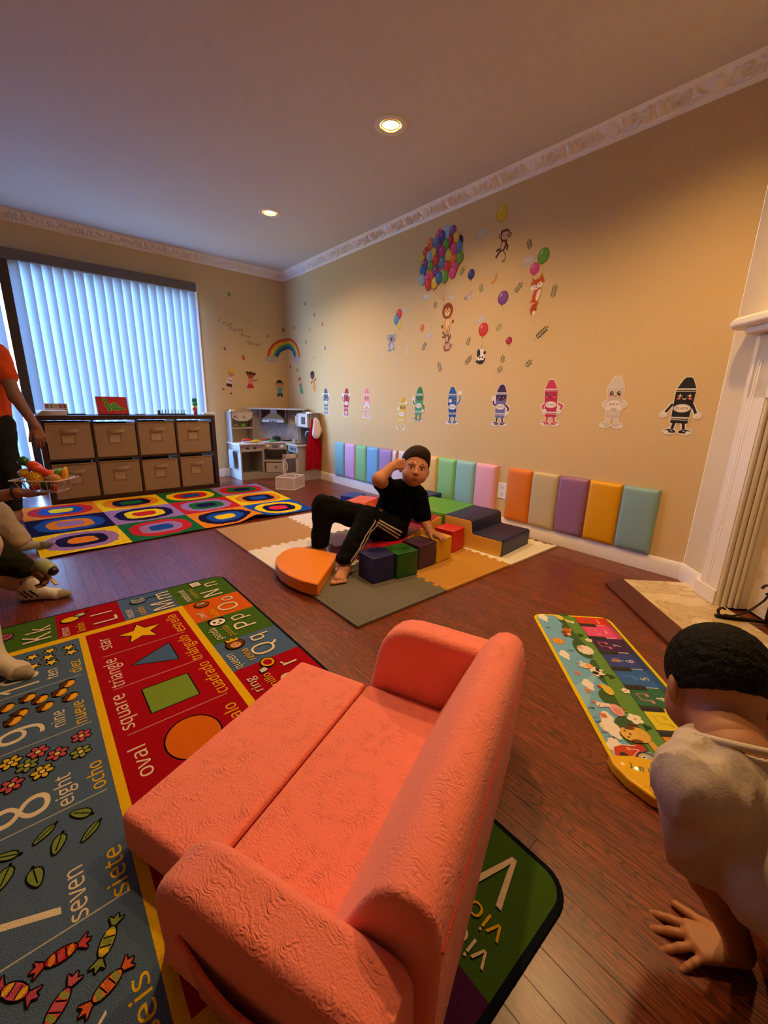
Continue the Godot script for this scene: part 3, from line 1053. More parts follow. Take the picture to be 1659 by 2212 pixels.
# ---------------------------------------------------------------- cube shelf with fabric bins and what stands on it
func shelf():
	var o := Vector3(0.417, 0, 1.919)
	var t := thing("cube_shelf", "dark brown cube storage shelf with eight compartments in front of the blinds", "shelf", o)
	var x0 := 0.222
	var x1 := 0.612
	var z0 := 1.185
	var z1 := 2.653
	var hh := 0.768
	var dk := "3a2418"
	for b in [["top_board", Vector3(0.417, hh - 0.019, 1.919), Vector3(0.39, 0.038, 1.468)], ["bottom_board", Vector3(0.417, 0.019, 1.919), Vector3(0.39, 0.038, 1.468)],
		["side_board", Vector3(0.417, hh / 2, z0 + 0.019), Vector3(0.39, hh - 0.076, 0.038)], ["side_board", Vector3(0.417, hh / 2, z1 - 0.019), Vector3(0.39, hh - 0.076, 0.038)],
		["middle_board", Vector3(0.415, hh / 2, 1.919), Vector3(0.386, 0.018, 1.392)]]:
		var mb := MB.new().k(dk)
		mb.box(b[1], b[2], 0.0015)
		obj(b[0], mb, M.veneer, t, o)
	for i in 3:
		for j in 2:
			var mb := MB.new().k(dk)
			mb.box(Vector3(0.415, 0.038 + 0.337 / 2 + j * 0.355, z0 + 0.038 + 0.348 * (i + 1) - 0.0), Vector3(0.386, 0.335, 0.018), 0.001)
			obj("divider", mb, M.veneer, t, o)
	var col := ["first", "second", "third", "fourth"]
	for j in 2:
		for i in 4:
			var zc := z1 - 0.038 - 0.17 - i * 0.348 + (0.004 if i == 3 else 0.0)
			var y0 := 0.0385 + (0.355 if j == 0 else 0.0)
			var low: float = [0.0, 0.012, 0.0, 0.006, 0.004, 0.0, 0.01, 0.004][j * 4 + i]
			bin(Vector3(0.42, y0, zc), 0.316 - low, "taupe fabric storage bin, %s from the left in the %s row of the dark shelf" % [col[i], "upper" if j == 0 else "lower"])
	var top := hh
	# red dinosaur picture board
	var q := Vector3(0.42, top, 2.066)
	var c := thing("picture_board", "red picture board with a green dinosaur leaning on the dark shelf", "picture board", q)
	var fr := frame(q + Vector3(0.02, 0.004, 0), Vector3.FORWARD, Vector3(-0.26, 0.966, 0).normalized())
	var mb := MB.new().k("c21f2c")
	mb.rbox(fr * Transform3D(Basis(), Vector3(0, 0.085, 0)), Vector3(0.25, 0.165, 0.012), 0.002)
	obj("board", mb, M.print, c, q)
	mb = MB.new()
	var p := new_print(mb, fr * Transform3D(Basis(), Vector3(0, 0.085, 0.006)))
	p.s = 0.0115
	var dino := [[-6.2, 4.8], [-5.4, 5.6], [-4.4, 5.3], [-4.0, 4.2], [-3.6, 1.6], [-2.4, 0.2], [-0.8, 1.6], [1.0, 2.0], [3.0, 1.0], [5.2, -1.4], [8.6, -2.6], [8.4, -3.4], [4.0, -3.2], [3.4, -4.4], [1.8, -4.4], [1.2, -3.4], [-1.2, -3.4], [-1.8, -4.4], [-3.4, -4.4], [-3.8, -2.6], [-5.0, 0.4], [-5.4, 3.4], [-6.4, 3.8]]
	p.opoly(dino, "2f9a3f", 0.35, "a8cf3c")
	for d in [[-2.2, -0.8], [-0.6, 0.4], [1.0, 0.6], [0.4, -1.4], [2.4, -0.8], [-1.2, -2.4], [3.8, -1.8]]: p.ell(d[0], d[1], 0.4, 0.4, "d8e66a", 0.0, 10)
	p.ell(-5.2, 4.7, 0.22, 0.22, "141414", 0.0, 8)
	obj("dinosaur_print", mb, M.print, c, q)
	mb = MB.new().k("17161a")
	mb.rbox(fr * Transform3D(Basis(), Vector3(0.0, 0.085, -0.010)), Vector3(0.256, 0.17, 0.008), 0.003)
	mb.box(q + Vector3(-0.02, 0.004, 0), Vector3(0.10, 0.008, 0.26), 0.003)
	mb.bar(q + Vector3(-0.02, 0.15, 0.1), q + Vector3(-0.075, 0.004, 0.1), 0.012, 0.006)
	mb.bar(q + Vector3(-0.02, 0.15, -0.1), q + Vector3(-0.075, 0.004, -0.1), 0.012, 0.006)
	obj("black_stand", mb, M.plastic, c, q)
	# papers and picture cards at the left end
	q = Vector3(0.44, top, 2.53)
	c = thing("paper_stack", "stack of white papers on the left end of the dark shelf", "papers", q)
	for i in 5:
		mb = MB.new().k("d9d8de")
		mb.rbox(yaw(q + Vector3(0.0, 0.004 + i * 0.0085, 0), -6.0 + i * 4.0), Vector3(0.2, 0.008, 0.21 - i * 0.006), 0.001)
		obj("paper_bundle", mb, M.paper, c, q)
	q = Vector3(0.36, top, 2.49)
	c = thing("picture_card", "card with rows of small coloured pictures leaning behind the white papers", "picture card", q)
	fr = frame(q + Vector3(0.0, 0.0, 0), Vector3.FORWARD, Vector3(-0.2, 0.98, 0).normalized())
	mb = MB.new().k("d8c7a6")
	mb.rbox(fr * Transform3D(Basis(), Vector3(0, 0.05, 0)), Vector3(0.165, 0.1, 0.004), 0.001)
	obj("card", mb, M.print, c, q)
	mb = MB.new()
	p = new_print(mb, fr * Transform3D(Basis(), Vector3(0, 0.05, 0.002)))
	for i in 5:
		for j in 2: p.poly(p.rrectp(-0.064 + i * 0.032, 0.024 - j * 0.045, 0.026, 0.036, 0.003), ["8f4a3a", "6a7d4a", "b9894a", "7a5a6a", "a34f34", "5f7f8f", "c2a25a", "87503d", "7d8a55", "a0643c"][i + j * 5])
	obj("picture_print", mb, M.print, c, q)
	q = Vector3(0.4, top, 2.37)
	mb = MB.new().k("1c1b1d")
	mb.rbox(yaw(q + Vector3(0, 0.005, 0), 8), Vector3(0.05, 0.01, 0.17), 0.002)
	tag(obj("folder", mb, M.plastic), "thin black folder lying between the papers and the red picture board", "folder")
	q = Vector3(0.42, top, 1.85)
	c = thing("cable", "dark cable trailing from the red picture board over the shelf edge", "cable", q)
	mb = MB.new().k("2a2a2c")
	mb.tube([q + Vector3(0.02, 0.004, 0.13), q + Vector3(0.1, 0.004, 0.16), q + Vector3(0.19, 0.004, 0.17), q + Vector3(0.2, -0.01, 0.172), q + Vector3(0.203, -0.05, 0.175)], 0.0025, 6)
	obj("cord", mb, M.plastic, c, q)
	mb = MB.new().k("8b8d92")
	mb.rbox(yaw(q + Vector3(0.02, 0.005, 0.0), 5), Vector3(0.06, 0.01, 0.09), 0.002)
	obj("adapter", mb, M.plastic, c, q)
	# little row of pegs
	q = Vector3(0.4, top, 1.55)
	c = thing("peg_stand", "small grey block with a row of thin upright pegs on the shelf", "peg stand", q)
	mb = MB.new().k("35383c")
	mb.box(q + Vector3(0, 0.006, 0), Vector3(0.05, 0.012, 0.27), 0.002)
	mb.box(q + Vector3(0, 0.028, 0.12), Vector3(0.045, 0.034, 0.022), 0.002)
	obj("base_block", mb, M.plastic, c, q)
	for i in 8:
		mb = MB.new().k(["7d8c98", "4c5a66"][i % 2])
		mb.tube([q + Vector3(0, 0.010, 0.085 - i * 0.03), q + Vector3(0.002, 0.052, 0.085 - i * 0.03)], 0.0045, 8)
		obj("peg", mb, M.plastic, c, q)
	# stacked toy blocks
	q = Vector3(0.4, top, 1.314)
	c = thing("toy_figure", "small toy figure of stacked teal, green, yellow and red blocks on the shelf", "toy", q)
	for b in [[0.0, 0.02, "b3342f", 0.034, 0.04], [0.002, 0.056, "c23a3a", 0.044, 0.03], [0.0, 0.083, "e0b52c", 0.036, 0.024], [-0.002, 0.110, "2f8f55", 0.052, 0.03], [0.0, 0.148, "1f8f8a", 0.05, 0.044]]:
		mb = MB.new().k(b[2])
		mb.box(q + Vector3(0, b[1], b[0]), Vector3(0.034, b[4] - 0.0005, b[3]), 0.005)
		obj("block", mb, M.plastic, c, q)
	mb = MB.new().k("15201f")
	for z in [-0.011, 0.011]: mb.ball(q + Vector3(0.017, 0.153, z), Vector3(0.003, 0.005, 0.005), 8)
	obj("eye", mb, M.plastic, c, q)
	q = Vector3(0.42, top, 1.19)
	mb = MB.new().k("e9ecef")
	mb.box(q + Vector3(0, 0.011, -0.01), Vector3(0.06, 0.022, 0.13), 0.005)
	tag(obj("power_strip", mb, M.plastic), "white power strip lying across the right end of the dark shelf", "power strip")

func bin(p: Vector3, h: float, label: String):
	var t := thing("fabric_bin", label, "storage bin", p, 0.0, "taupe fabric bins in the cube shelf")
	var hexs := ["a08870", "a38b73", "9d866f"]
	var mb := MB.new().k(hexs[rng.randi() % 3])
	var w := 0.324
	var dp := 0.365
	mb.box(Vector3(dp / 2 - 0.004, h / 2, 0), Vector3(0.006, h, w), 0.002)
	mb.box(Vector3(-dp / 2 + 0.004, h / 2, 0), Vector3(0.006, h, w), 0.002)
	for s in [-1, 1]: mb.box(Vector3(0, h / 2, s * (w / 2 - 0.003)), Vector3(dp, h, 0.006), 0.002)
	mb.box(Vector3(0, 0.004, 0), Vector3(dp, 0.006, w), 0.002)
	obj("body", mb, M.cloth, t)
	mb = MB.new().k("8f7862")
	mb.box(Vector3(dp / 2 + 0.000, h - 0.006, 0), Vector3(0.008, 0.012, w), 0.003)
	obj("hem", mb, M.cloth, t)
	mb = MB.new().k("ab937b")
	var pts := PackedVector3Array()
	for i in 13:
		var z := -0.075 + 0.15 * i / 12.0
		var out := 0.002 + 0.024 * pow(maxf(0.0, 1.0 - pow(z / 0.062, 2.0)), 0.7)
		for j in 4: pts.append(Vector3(dp / 2 + out - absf(j - 1.5) * 0.002, h * 0.79 + (j - 1.5) * 0.0095 - out * 0.25, z))
	mb.sheet(pts, 13, 4, false, Vector3(0, h * 0.8, 0))
	obj("handle", mb, M.cloth, t)
	mb = MB.new().k("8d765f")
	for s in [-1, 1]:
		mb.box(Vector3(dp / 2, h * 0.55 + s * 0.041, 0.01), Vector3(0.005, 0.010, 0.104), 0.0015)
		mb.box(Vector3(dp / 2, h * 0.55, 0.01 + s * 0.047), Vector3(0.005, 0.072, 0.010), 0.0015)
	obj("label_frame", mb, M.cloth, t)
	mb = MB.new().k("b09a84")
	mb.box(Vector3(dp / 2 - 0.0005, h * 0.55, 0.01), Vector3(0.003, 0.074, 0.086), 0.001)
	obj("label_window", mb, M.plastic, t)

func new_print(mb: MB, t: Transform3D) -> Print:
	var p := Print.new()
	p.mb = mb
	p.t = t
	p.font = font
	return p

# ---------------------------------------------------------------- corner play kitchen
func kitchen():
	var o := Vector3(0.3, 0, 0.3)
	var t := thing("play_kitchen", "grey wooden corner play kitchen with hood, microwave and open oven door", "play kitchen", o)
	var gr := "a9a39c"
	var lt := "d3c9bd"
	var put := func(called: String, boxes, hex, parent = null, m = null):
		var mb := MB.new().k(hex)
		for b in boxes: mb.box((b[0] + b[1]) / 2, (b[1] - b[0]).abs(), 0.002)
		return obj(called, mb, m if m != null else M.wood_paint, parent if parent != null else t, o)
	var V := func(x, y, z): return Vector3(x, y, z)
	# left wing: front faces the room (+x)
	put.call("left_cabinet", [[V.call(0.02, 0, 0.835), V.call(0.40, 0.415, 0.85)], [V.call(0.02, 0, 0.565), V.call(0.40, 0.415, 0.58)], [V.call(0.02, 0.055, 0.58), V.call(0.40, 0.07, 0.835)], [V.call(0.385, 0, 0.58), V.call(0.40, 0.055, 0.835)], [V.call(0.02, 0.0, 0.58), V.call(0.032, 0.415, 0.835)]], gr)
	var fas: Node3D = put.call("left_fascia", [[V.call(0.388, 0.335, 0.58), V.call(0.402, 0.415, 0.835)]], "b5aea6")
	put.call("vent_slot", [[V.call(0.4, 0.365, 0.74), V.call(0.404, 0.385, 0.785)], [V.call(0.4, 0.365, 0.65), V.call(0.404, 0.385, 0.695)]], "2a2a2c", fas)
	put.call("left_counter", [[V.call(0.02, 0.415, 0.55), V.call(0.425, 0.432, 0.868)]], "cfcac4")
	put.call("left_hutch", [[V.call(0.02, 0.432, 0.835), V.call(0.17, 0.80, 0.85)], [V.call(0.02, 0.432, 0.565), V.call(0.17, 0.80, 0.58)], [V.call(0.02, 0.785, 0.58), V.call(0.17, 0.80, 0.835)]], gr)
	put.call("hutch_shelf", [[V.call(0.02, 0.594, 0.58), V.call(0.168, 0.606, 0.835)]], "c9c3bb")
	put.call("rail", [[V.call(0.15, 0.796, 0.80), V.call(0.2, 0.816, 0.852)]], "e7e9ea")
	var mb := MB.new().k(lt)
	var arc := [Vector2(-0.127, 0.07), Vector2(-0.127, 0.02)]
	for i in 9:
		var a := PI + PI * (i + 0.5) / 9
		arc.append(Vector2(cos(a) * 0.126, 0.02 + sin(a) * 0.055))
	arc.append(Vector2(0.127, 0.02)); arc.append(Vector2(0.127, 0.07))
	mb.prism(arc, frame(Vector3(0.158, 0.715, 0.7075), Vector3.FORWARD, Vector3.UP), 0.014, 0.002)
	var cp := obj("clock_panel", mb, M.wood_paint, t, o)
	for k in [[0.025, 0.018], [-0.068, 0.022]]:
		mb = MB.new().k("b9b0a5")
		mb.lathe(frame(Vector3(0.172, 0.738, 0.7075 - k[0]), Vector3.FORWARD, Vector3.RIGHT), [[k[1], 0.0], [k[1], 0.010], [k[1] * 0.8, 0.014], [0.0, 0.014]], 18)
		obj("dial", mb, M.wood_paint, cp, o)
	for z in [0.775, 0.805]:
		mb = MB.new().k("55504b")
		mb.lathe(frame(Vector3(0.172, 0.738, z), Vector3.FORWARD, Vector3.RIGHT), [[0.009, 0.0], [0.009, 0.004], [0.0, 0.004]], 14)
		obj("button", mb, M.wood_paint, cp, o)
	# towel rail and grey towel on the window-side end panel
	mb = MB.new().k("cfd2d4")
	mb.tube([Vector3(0.12, 0.345, 0.85), Vector3(0.12, 0.35, 0.885), Vector3(0.14, 0.352, 0.89), Vector3(0.30, 0.352, 0.89), Vector3(0.32, 0.35, 0.885), Vector3(0.32, 0.345, 0.85)], 0.006, 8)
	obj("towel_rail", mb, M.metal, t, o)
	mb = MB.new().k("8f9398")
	var pts := PackedVector3Array()
	for i in 15:
		for j in 13:
			var x := 0.155 + 0.13 * j / 12.0
			var y := 0.355 - 0.225 * absf(i - 4.0) / 10.0
			var z := 0.89 + (0.009 if i > 4 else (-0.008 if i < 4 else 0.0)) + 0.005 * sin(j * 1.9 + i * 0.25) * minf(1.0, absf(i - 4.0) / 3.0)
			pts.append(Vector3(x, y, z))
	mb.sheet(pts, 15, 13, false, Vector3(0.2, 0.25, 0.5))
	tag(obj("towel", mb, M.cloth), "grey cloth hanging over the towel rail of the play kitchen", "towel")
	# right wing: front faces +z, end panel faces the room
	put.call("right_cabinet", [[V.call(0.806, 0, 0.02), V.call(0.82, 0.415, 0.32)], [V.call(0.555, 0, 0.02), V.call(0.569, 0.415, 0.32)], [V.call(0.569, 0.055, 0.02), V.call(0.806, 0.07, 0.32)], [V.call(0.569, 0, 0.306), V.call(0.806, 0.055, 0.32)], [V.call(0.569, 0, 0.02), V.call(0.806, 0.415, 0.032)]], "aaa198")
	fas = put.call("right_fascia", [[V.call(0.569, 0.335, 0.308), V.call(0.806, 0.415, 0.322)]], "b8b2aa")
	put.call("control", [[V.call(0.63, 0.36, 0.32), V.call(0.645, 0.39, 0.325)], [V.call(0.66, 0.36, 0.32), V.call(0.70, 0.39, 0.325)], [V.call(0.715, 0.36, 0.32), V.call(0.73, 0.39, 0.325)], [V.call(0.745, 0.36, 0.32), V.call(0.765, 0.39, 0.325)]], "4a4e55", fas)
	put.call("right_counter", [[V.call(0.55, 0.415, 0.02), V.call(0.836, 0.432, 0.345)]], "cfcac4")
	put.call("right_hutch", [[V.call(0.806, 0.432, 0.02), V.call(0.82, 0.80, 0.14)], [V.call(0.55, 0.432, 0.02), V.call(0.564, 0.80, 0.14)], [V.call(0.55, 0.786, 0.02), V.call(0.83, 0.80, 0.15)], [V.call(0.55, 0.62, 0.02), V.call(0.81, 0.632, 0.14)], [V.call(0.56, 0.432, 0.02), V.call(0.81, 0.8, 0.028)]], "8f8880")
	put.call("rail", [[V.call(0.76, 0.79, 0.13), V.call(0.84, 0.812, 0.17)]], "e7e9ea")
	var mw: Node3D = put.call("microwave", [[V.call(0.53, 0.632, 0.03), V.call(0.79, 0.785, 0.175)]], lt)
	put.call("microwave_window", [[V.call(0.655, 0.665, 0.173), V.call(0.745, 0.75, 0.178)]], "4a4744", mw)
	put.call("keypad", [[V.call(0.598, 0.665, 0.173), V.call(0.64, 0.75, 0.178)]], "dfe6ee", mw)
	mb = MB.new().k("eeece8")
	mb.tube([Vector3(0.56, 0.66, 0.175), Vector3(0.556, 0.67, 0.195), Vector3(0.556, 0.75, 0.195), Vector3(0.56, 0.76, 0.175)], 0.007, 8)
	obj("microwave_handle", mb, M.plastic, mw, o)
	# open oven door, hinged at the right front corner
	mb = MB.new().k("cdbfb0")
	var dt := yaw(Vector3(0.82, 0.07, 0.322), -90 + 4)
	for b in [[0.02, 0.0, 0.04, 0.26], [0.19, 0.0, 0.04, 0.26], [0.105, -0.108, 0.21, 0.05], [0.105, 0.108, 0.21, 0.05]]: mb.rbox(dt * Transform3D(Basis(), Vector3(b[0], 0.131 + b[1], 0.0)), Vector3(b[2] if b[2] > 0.1 else b[2], b[3], 0.013), 0.002)
	var dr := obj("oven_door", mb, M.wood_paint, t, o)
	mb = MB.new().k("625c56")
	mb.rbox(dt * Transform3D(Basis(), Vector3(0.105, 0.131, 0.0)), Vector3(0.13, 0.17, 0.005), 0.001)
	obj("door_window", mb, M.plastic, dr, o)
	mb = MB.new().k("e4ddd4")
	var hp := []
	for i in 9:
		var a := -PI / 2 + PI * i / 8
		hp.append(dt * Vector3(0.178 - cos(a) * 0.012, 0.125 + sin(a) * 0.05, -0.007 - cos(a) * 0.018))
	mb.tube(hp, 0.006, 8)
	obj("door_handle", mb, M.plastic, dr, o)
	# middle: cabinet across the corner
	var c0 := Vector3(0.395, 0, 0.572)
	var c1 := Vector3(0.562, 0, 0.325)
	var ax := (c1 - c0).normalized()
	var wd := (c1 - c0).length()
	var mf := frame(c0, ax, Vector3.UP)         # z of this frame points into the room
	if mf.basis.z.x < 0.0: mf = Transform3D(Basis(ax, Vector3.UP, -mf.basis.z), c0)
	mid(t, o, mf, "middle_cabinet", [[V.call(0, 0, -0.26), V.call(0.013, 0.43, 0)], [V.call(wd - 0.013, 0, -0.26), V.call(wd, 0.43, 0)], [V.call(0.013, 0.055, -0.26), V.call(wd - 0.013, 0.068, -0.002)], [V.call(0.013, 0, -0.015), V.call(wd - 0.013, 0.055, -0.002)], [V.call(0.013, 0.055, -0.27), V.call(wd - 0.013, 0.43, -0.26)]], "aaa39b")
	mid(t, o, mf, "middle_shelf", [[V.call(0.013, 0.205, -0.26), V.call(wd - 0.013, 0.217, -0.004)]], "c9c2b8")
	fas = mid(t, o, mf, "stove_fascia", [[V.call(0.0, 0.355, -0.012), V.call(wd, 0.43, 0.003)]], "bdb5ab")
	for x in [0.06, wd - 0.06]:
		mb = MB.new().k("d8d2ca")
		mb.lathe(frame(mf * Vector3(x, 0.392, 0.003), mf.basis.x, mf.basis.z), [[0.024, 0.0], [0.024, 0.012], [0.019, 0.018], [0.0, 0.018]], 20)
		obj("stove_knob", mb, M.plastic, fas, o)
	mid(t, o, mf, "display", [[V.call(wd / 2 - 0.036, 0.375, 0.002), V.call(wd / 2 + 0.036, 0.412, 0.006)]], "6f6d70", fas)
	var dw: Node3D = mid(t, o, mf, "drawer", [[V.call(0.03, 0.072, -0.2), V.call(wd - 0.016, 0.19, -0.01)]], "cbbfb0")
	mb = MB.new().k("241f1b")
	mb.lathe(frame(mf * Vector3(wd / 2, 0.14, -0.01), mf.basis.x, mf.basis.z), [[0.011, 0.0], [0.011, 0.002], [0.0, 0.002]], 16)
	obj("finger_hole", mb, M.plastic, dw, o)
	mb = MB.new().k("cfcac4")
	floor_prism(mb, [[0.02, 0.56], [0.415, 0.565], [0.575, 0.335], [0.555, 0.02], [0.02, 0.02]], 0.43, 0.016, 0.003)
	obj("middle_counter", mb, M.wood_paint, t, o)
	# backsplash and hood on a diagonal
	var b0 := Vector3(0.10, 0, 0.555)
	var b1 := Vector3(0.555, 0, 0.10)
	var bx := (b1 - b0).normalized()
	var bw := (b1 - b0).length()
	mf = Transform3D(Basis(bx, Vector3.UP, bx.cross(Vector3.UP)), b0)
	mid(t, o, mf, "backsplash", [[V.call(0.07, 0.446, -0.01), V.call(bw - 0.05, 0.82, 0.0)]], "c4c6c8", null, M.grey_marble)
	mid(t, o, mf, "pillar", [[V.call(0.0, 0.446, -0.02), V.call(0.075, 0.83, 0.02)]], gr)
	mid(t, o, mf, "pillar", [[V.call(bw - 0.06, 0.446, -0.02), V.call(bw, 0.83, 0.01)]], "948d85")
	mid(t, o, mf, "top_board", [[V.call(-0.035, 0.825, -0.12), V.call(bw + 0.05, 0.842, 0.09)]], "b9b4ae")
	mid(t, o, mf, "hood_box", [[V.call(0.14, 0.66, 0.0), V.call(0.15, 0.825, 0.085)], [V.call(0.45, 0.66, 0.0), V.call(0.46, 0.825, 0.085)], [V.call(0.15, 0.66, -0.002), V.call(0.45, 0.825, 0.004)]], "5d564f")
	mb = MB.new().k("8d99a6")
	var hpts := PackedVector3Array()
	for l in [[0.825, 0.038, 0.03, 0.06], [0.785, 0.038, 0.03, 0.06], [0.715, 0.135, 0.012, 0.098], [0.700, 0.14, 0.01, 0.1], [0.672, 0.14, 0.01, 0.1]]:
		var cx := 0.30
		for q in [[-l[1], l[2]], [-l[1], l[3]], [l[1], l[3]], [l[1], l[2]]]: hpts.append(mf * Vector3(cx + q[0], l[0], q[1]))
	for i in 4:
		for j in 4:
			mb.quad(hpts[i * 4 + j], hpts[i * 4 + (j + 1) % 4], hpts[i * 4 + 4 + (j + 1) % 4], hpts[i * 4 + 4 + j], ((hpts[i * 4 + j] + hpts[i * 4 + 4 + (j + 1) % 4]) / 2 - mf * Vector3(0.30, (hpts[i * 4].y + hpts[i * 4 + 4].y) / 2 - mf.origin.y, 0.045)).normalized())
	var hd := obj("range_hood", mb, M.wood_paint, t, o)
	mid(t, o, mf, "hood_panel", [[V.call(0.17, 0.675, 0.098), V.call(0.43, 0.70, 0.104)]], "c9d3de", hd)
	mid(t, o, mf, "hood_button", [[V.call(0.258, 0.679, 0.103), V.call(0.28, 0.696, 0.106)], [V.call(0.29, 0.679, 0.103), V.call(0.312, 0.696, 0.106)], [V.call(0.322, 0.679, 0.103), V.call(0.344, 0.696, 0.106)]], "3e4650", hd)
	for i in 3:
		mb = MB.new().k("5a5550")
		var xx := 0.50 + i * 0.035
		mb.tube([mf * Vector3(xx, 0.81, 0.04), mf * Vector3(xx, 0.775, 0.05), mf * Vector3(xx, 0.77, 0.06), mf * Vector3(xx, 0.778, 0.068)], 0.003, 6)
		obj("hook", mb, M.metal, t, o)
	# sink and tap
	put.call("sink", [[V.call(0.60, 0.4325, 0.1), V.call(0.785, 0.436, 0.3)]], "8b8f94", null, M.metal)
	mb = MB.new().k("b9bec4")
	var tp := [Vector3(0.73, 0.434, 0.075), Vector3(0.73, 0.50, 0.075)]
	for i in 11:
		var a := PI * i / 10.0
		tp.append(Vector3(0.695 + cos(a) * 0.035, 0.535 + sin(a) * 0.045, 0.075 + 0.05 * (1.0 - cos(a)) / 2.0))
	tp.append(Vector3(0.66, 0.515, 0.125))
	mb.tube(tp, 0.007, 10)
	obj("tap", mb, M.metal, t, o)
	for x in [0.735, 0.665]:
		mb = MB.new().k("9aa0a6")
		mb.lathe(Transform3D(Basis(), Vector3(x, 0.434, 0.085)), [[0.011, 0.0], [0.011, 0.01], [0.006, 0.014], [0.009, 0.03], [0.0, 0.032]], 12)
		obj("tap_handle", mb, M.metal, t, o)
	# toys on the kitchen
	var put1 := func(called: String, label: String, cat: String, at: Vector3, parts, grp := ""):
		var th := thing(called, label, cat, at, 0.0, grp)
		for p in parts:
			var q := MB.new().k(p[1])
			p[2].call(q)
			obj(p[0], q, p[3] if p.size() > 3 else M.plastic, th)
		return th
	put1.call("toy_tray", "white toy tray with a red sausage on the left counter of the play kitchen", "toy tray", Vector3(0.30, 0.432, 0.73), [["tray", "e5e8ec", func(q): q.lathe(Transform3D(Basis.from_scale(Vector3(0.8, 1, 1.15)), Vector3.ZERO), [[0.0, 0.001], [0.04, 0.001], [0.05, 0.02], [0.053, 0.02], [0.044, 0.0], [0.0, 0.0]], 20)], ["sausage", "d8452f", func(q): q.tube([Vector3(0, 0.028, 0.05), Vector3(0.015, 0.036, 0.03), Vector3(0.02, 0.04, 0.0), Vector3(0.015, 0.038, -0.03), Vector3(0, 0.032, -0.048)], [0.012, 0.017, 0.018, 0.017, 0.012], 10)]])
	put1.call("toy_banana", "yellow toy banana on the left counter of the play kitchen", "toy fruit", Vector3(0.345, 0.432, 0.635), [["banana", "e8c21e", func(q): q.tube([Vector3(0, 0.018, 0.06), Vector3(0.012, 0.02, 0.035), Vector3(0.016, 0.022, 0.0), Vector3(0.012, 0.02, -0.035), Vector3(0, 0.016, -0.06)], [0.006, 0.017, 0.02, 0.016, 0.005], 10)], ["stem", "6b5420", func(q): q.tube([Vector3(0, 0.017, -0.056), Vector3(-0.006, 0.016, -0.075)], 0.004, 6)]])
	put1.call("toy_lime", "green toy lime on the upper left shelf of the play kitchen", "toy fruit", Vector3(0.12, 0.606, 0.685), [["lime", "7ac23a", func(q): q.ball(Vector3(0, 0.026, 0), Vector3(0.026, 0.026, 0.034), 14)], ["tip", "5c9a2a", func(q): q.ball(Vector3(0, 0.026, 0.035), Vector3(0.006, 0.006, 0.006), 8)]])
	put1.call("toy_bun", "brown toy bread bun beside the lime on the play kitchen shelf", "toy food", Vector3(0.12, 0.606, 0.775), [["bun", "a9814e", func(q): q.ball(Vector3(0, 0.02, 0), Vector3(0.024, 0.02, 0.034), 14)]])
	put1.call("toy_carrot", "orange-red toy vegetable pieces at the back left of the play stove", "toy food", Vector3(0.25, 0.446, 0.5), [["pieces", "d24a28", func(q): q.ball(Vector3(0, 0.016, 0), Vector3(0.03, 0.016, 0.02), 12); q.ball(Vector3(0.03, 0.013, -0.03), Vector3(0.02, 0.013, 0.016), 12)], ["leaf", "4a4a34", func(q): q.ball(Vector3(0.03, 0.012, -0.07), Vector3(0.016, 0.012, 0.02), 10)]])
	put1.call("toy_pot", "black toy pot with handles on the play stove", "toy pot", Vector3(0.36, 0.446, 0.365), [["pot", "26282a", func(q): q.lathe(Transform3D(), [[0.0, 0.0], [0.045, 0.0], [0.05, 0.01], [0.05, 0.05], [0.052, 0.052], [0.047, 0.052], [0.045, 0.008], [0.0, 0.008]], 24)], ["lid", "4a4d50", func(q): q.lathe(Transform3D(), [[0.052, 0.052], [0.04, 0.062], [0.01, 0.066], [0.01, 0.074], [0.0, 0.075]], 24)], ["handle", "1b1c1d", func(q): q.box(Vector3(0.05, 0.04, 0.045), Vector3(0.02, 0.008, 0.02), 0.003); q.box(Vector3(-0.05, 0.04, -0.045), Vector3(0.02, 0.008, 0.02), 0.003)]])
	put1.call("toy_pan", "black toy frying pan with shiny rim to the right of the toy pot", "toy pan", Vector3(0.44, 0.446, 0.275), [["pan", "2b2d30", func(q): q.lathe(Transform3D(), [[0.0, 0.0], [0.045, 0.0], [0.06, 0.018], [0.062, 0.018], [0.047, 0.004], [0.0, 0.004]], 26)], ["rim", "c9ccd0", func(q): q.lathe(Transform3D(), [[0.06, 0.017], [0.063, 0.019], [0.06, 0.021]], 26), M.metal], ["handle", "1e1f20", func(q): q.bar(Vector3(0.05, 0.016, 0.03), Vector3(0.115, 0.024, 0.07), 0.014, 0.008)]])
	put1.call("toy_lettuce", "light green toy lettuce leaf at the front of the play stove", "toy food", Vector3(0.41, 0.446, 0.45), [["leaf", "3fa95a", func(q): q.lathe(Transform3D(Basis.from_scale(Vector3(1, 1, 1.2)), Vector3.ZERO), [[0.0, 0.003], [0.02, 0.002], [0.038, 0.014], [0.045, 0.01], [0.03, 0.02], [0.0, 0.024]], 9)]])
	put1.call("toy_pepper", "dark green toy pepper on the right of the play stove", "toy food", Vector3(0.52, 0.446, 0.21), [["pepper", "2f8a48", func(q): q.ball(Vector3(0, 0.017, 0), Vector3(0.036, 0.017, 0.024), 12)], ["stalk", "54682a", func(q): q.tube([Vector3(-0.034, 0.018, 0), Vector3(-0.046, 0.024, 0)], 0.004, 6)]])
	put1.call("toy_cup", "pale toy cup beside the sink of the play kitchen", "toy cup", Vector3(0.64, 0.436, 0.26), [["cup", "aebccb", func(q): q.lathe(Transform3D(), [[0.0, 0.0], [0.018, 0.0], [0.023, 0.05], [0.021, 0.05], [0.016, 0.003], [0.0, 0.003]], 18)]])
	# red apron and white hat on the end panel
	mb = MB.new().k("b3122e")
	pts = PackedVector3Array()
	var nu := 29
	var nv := 25
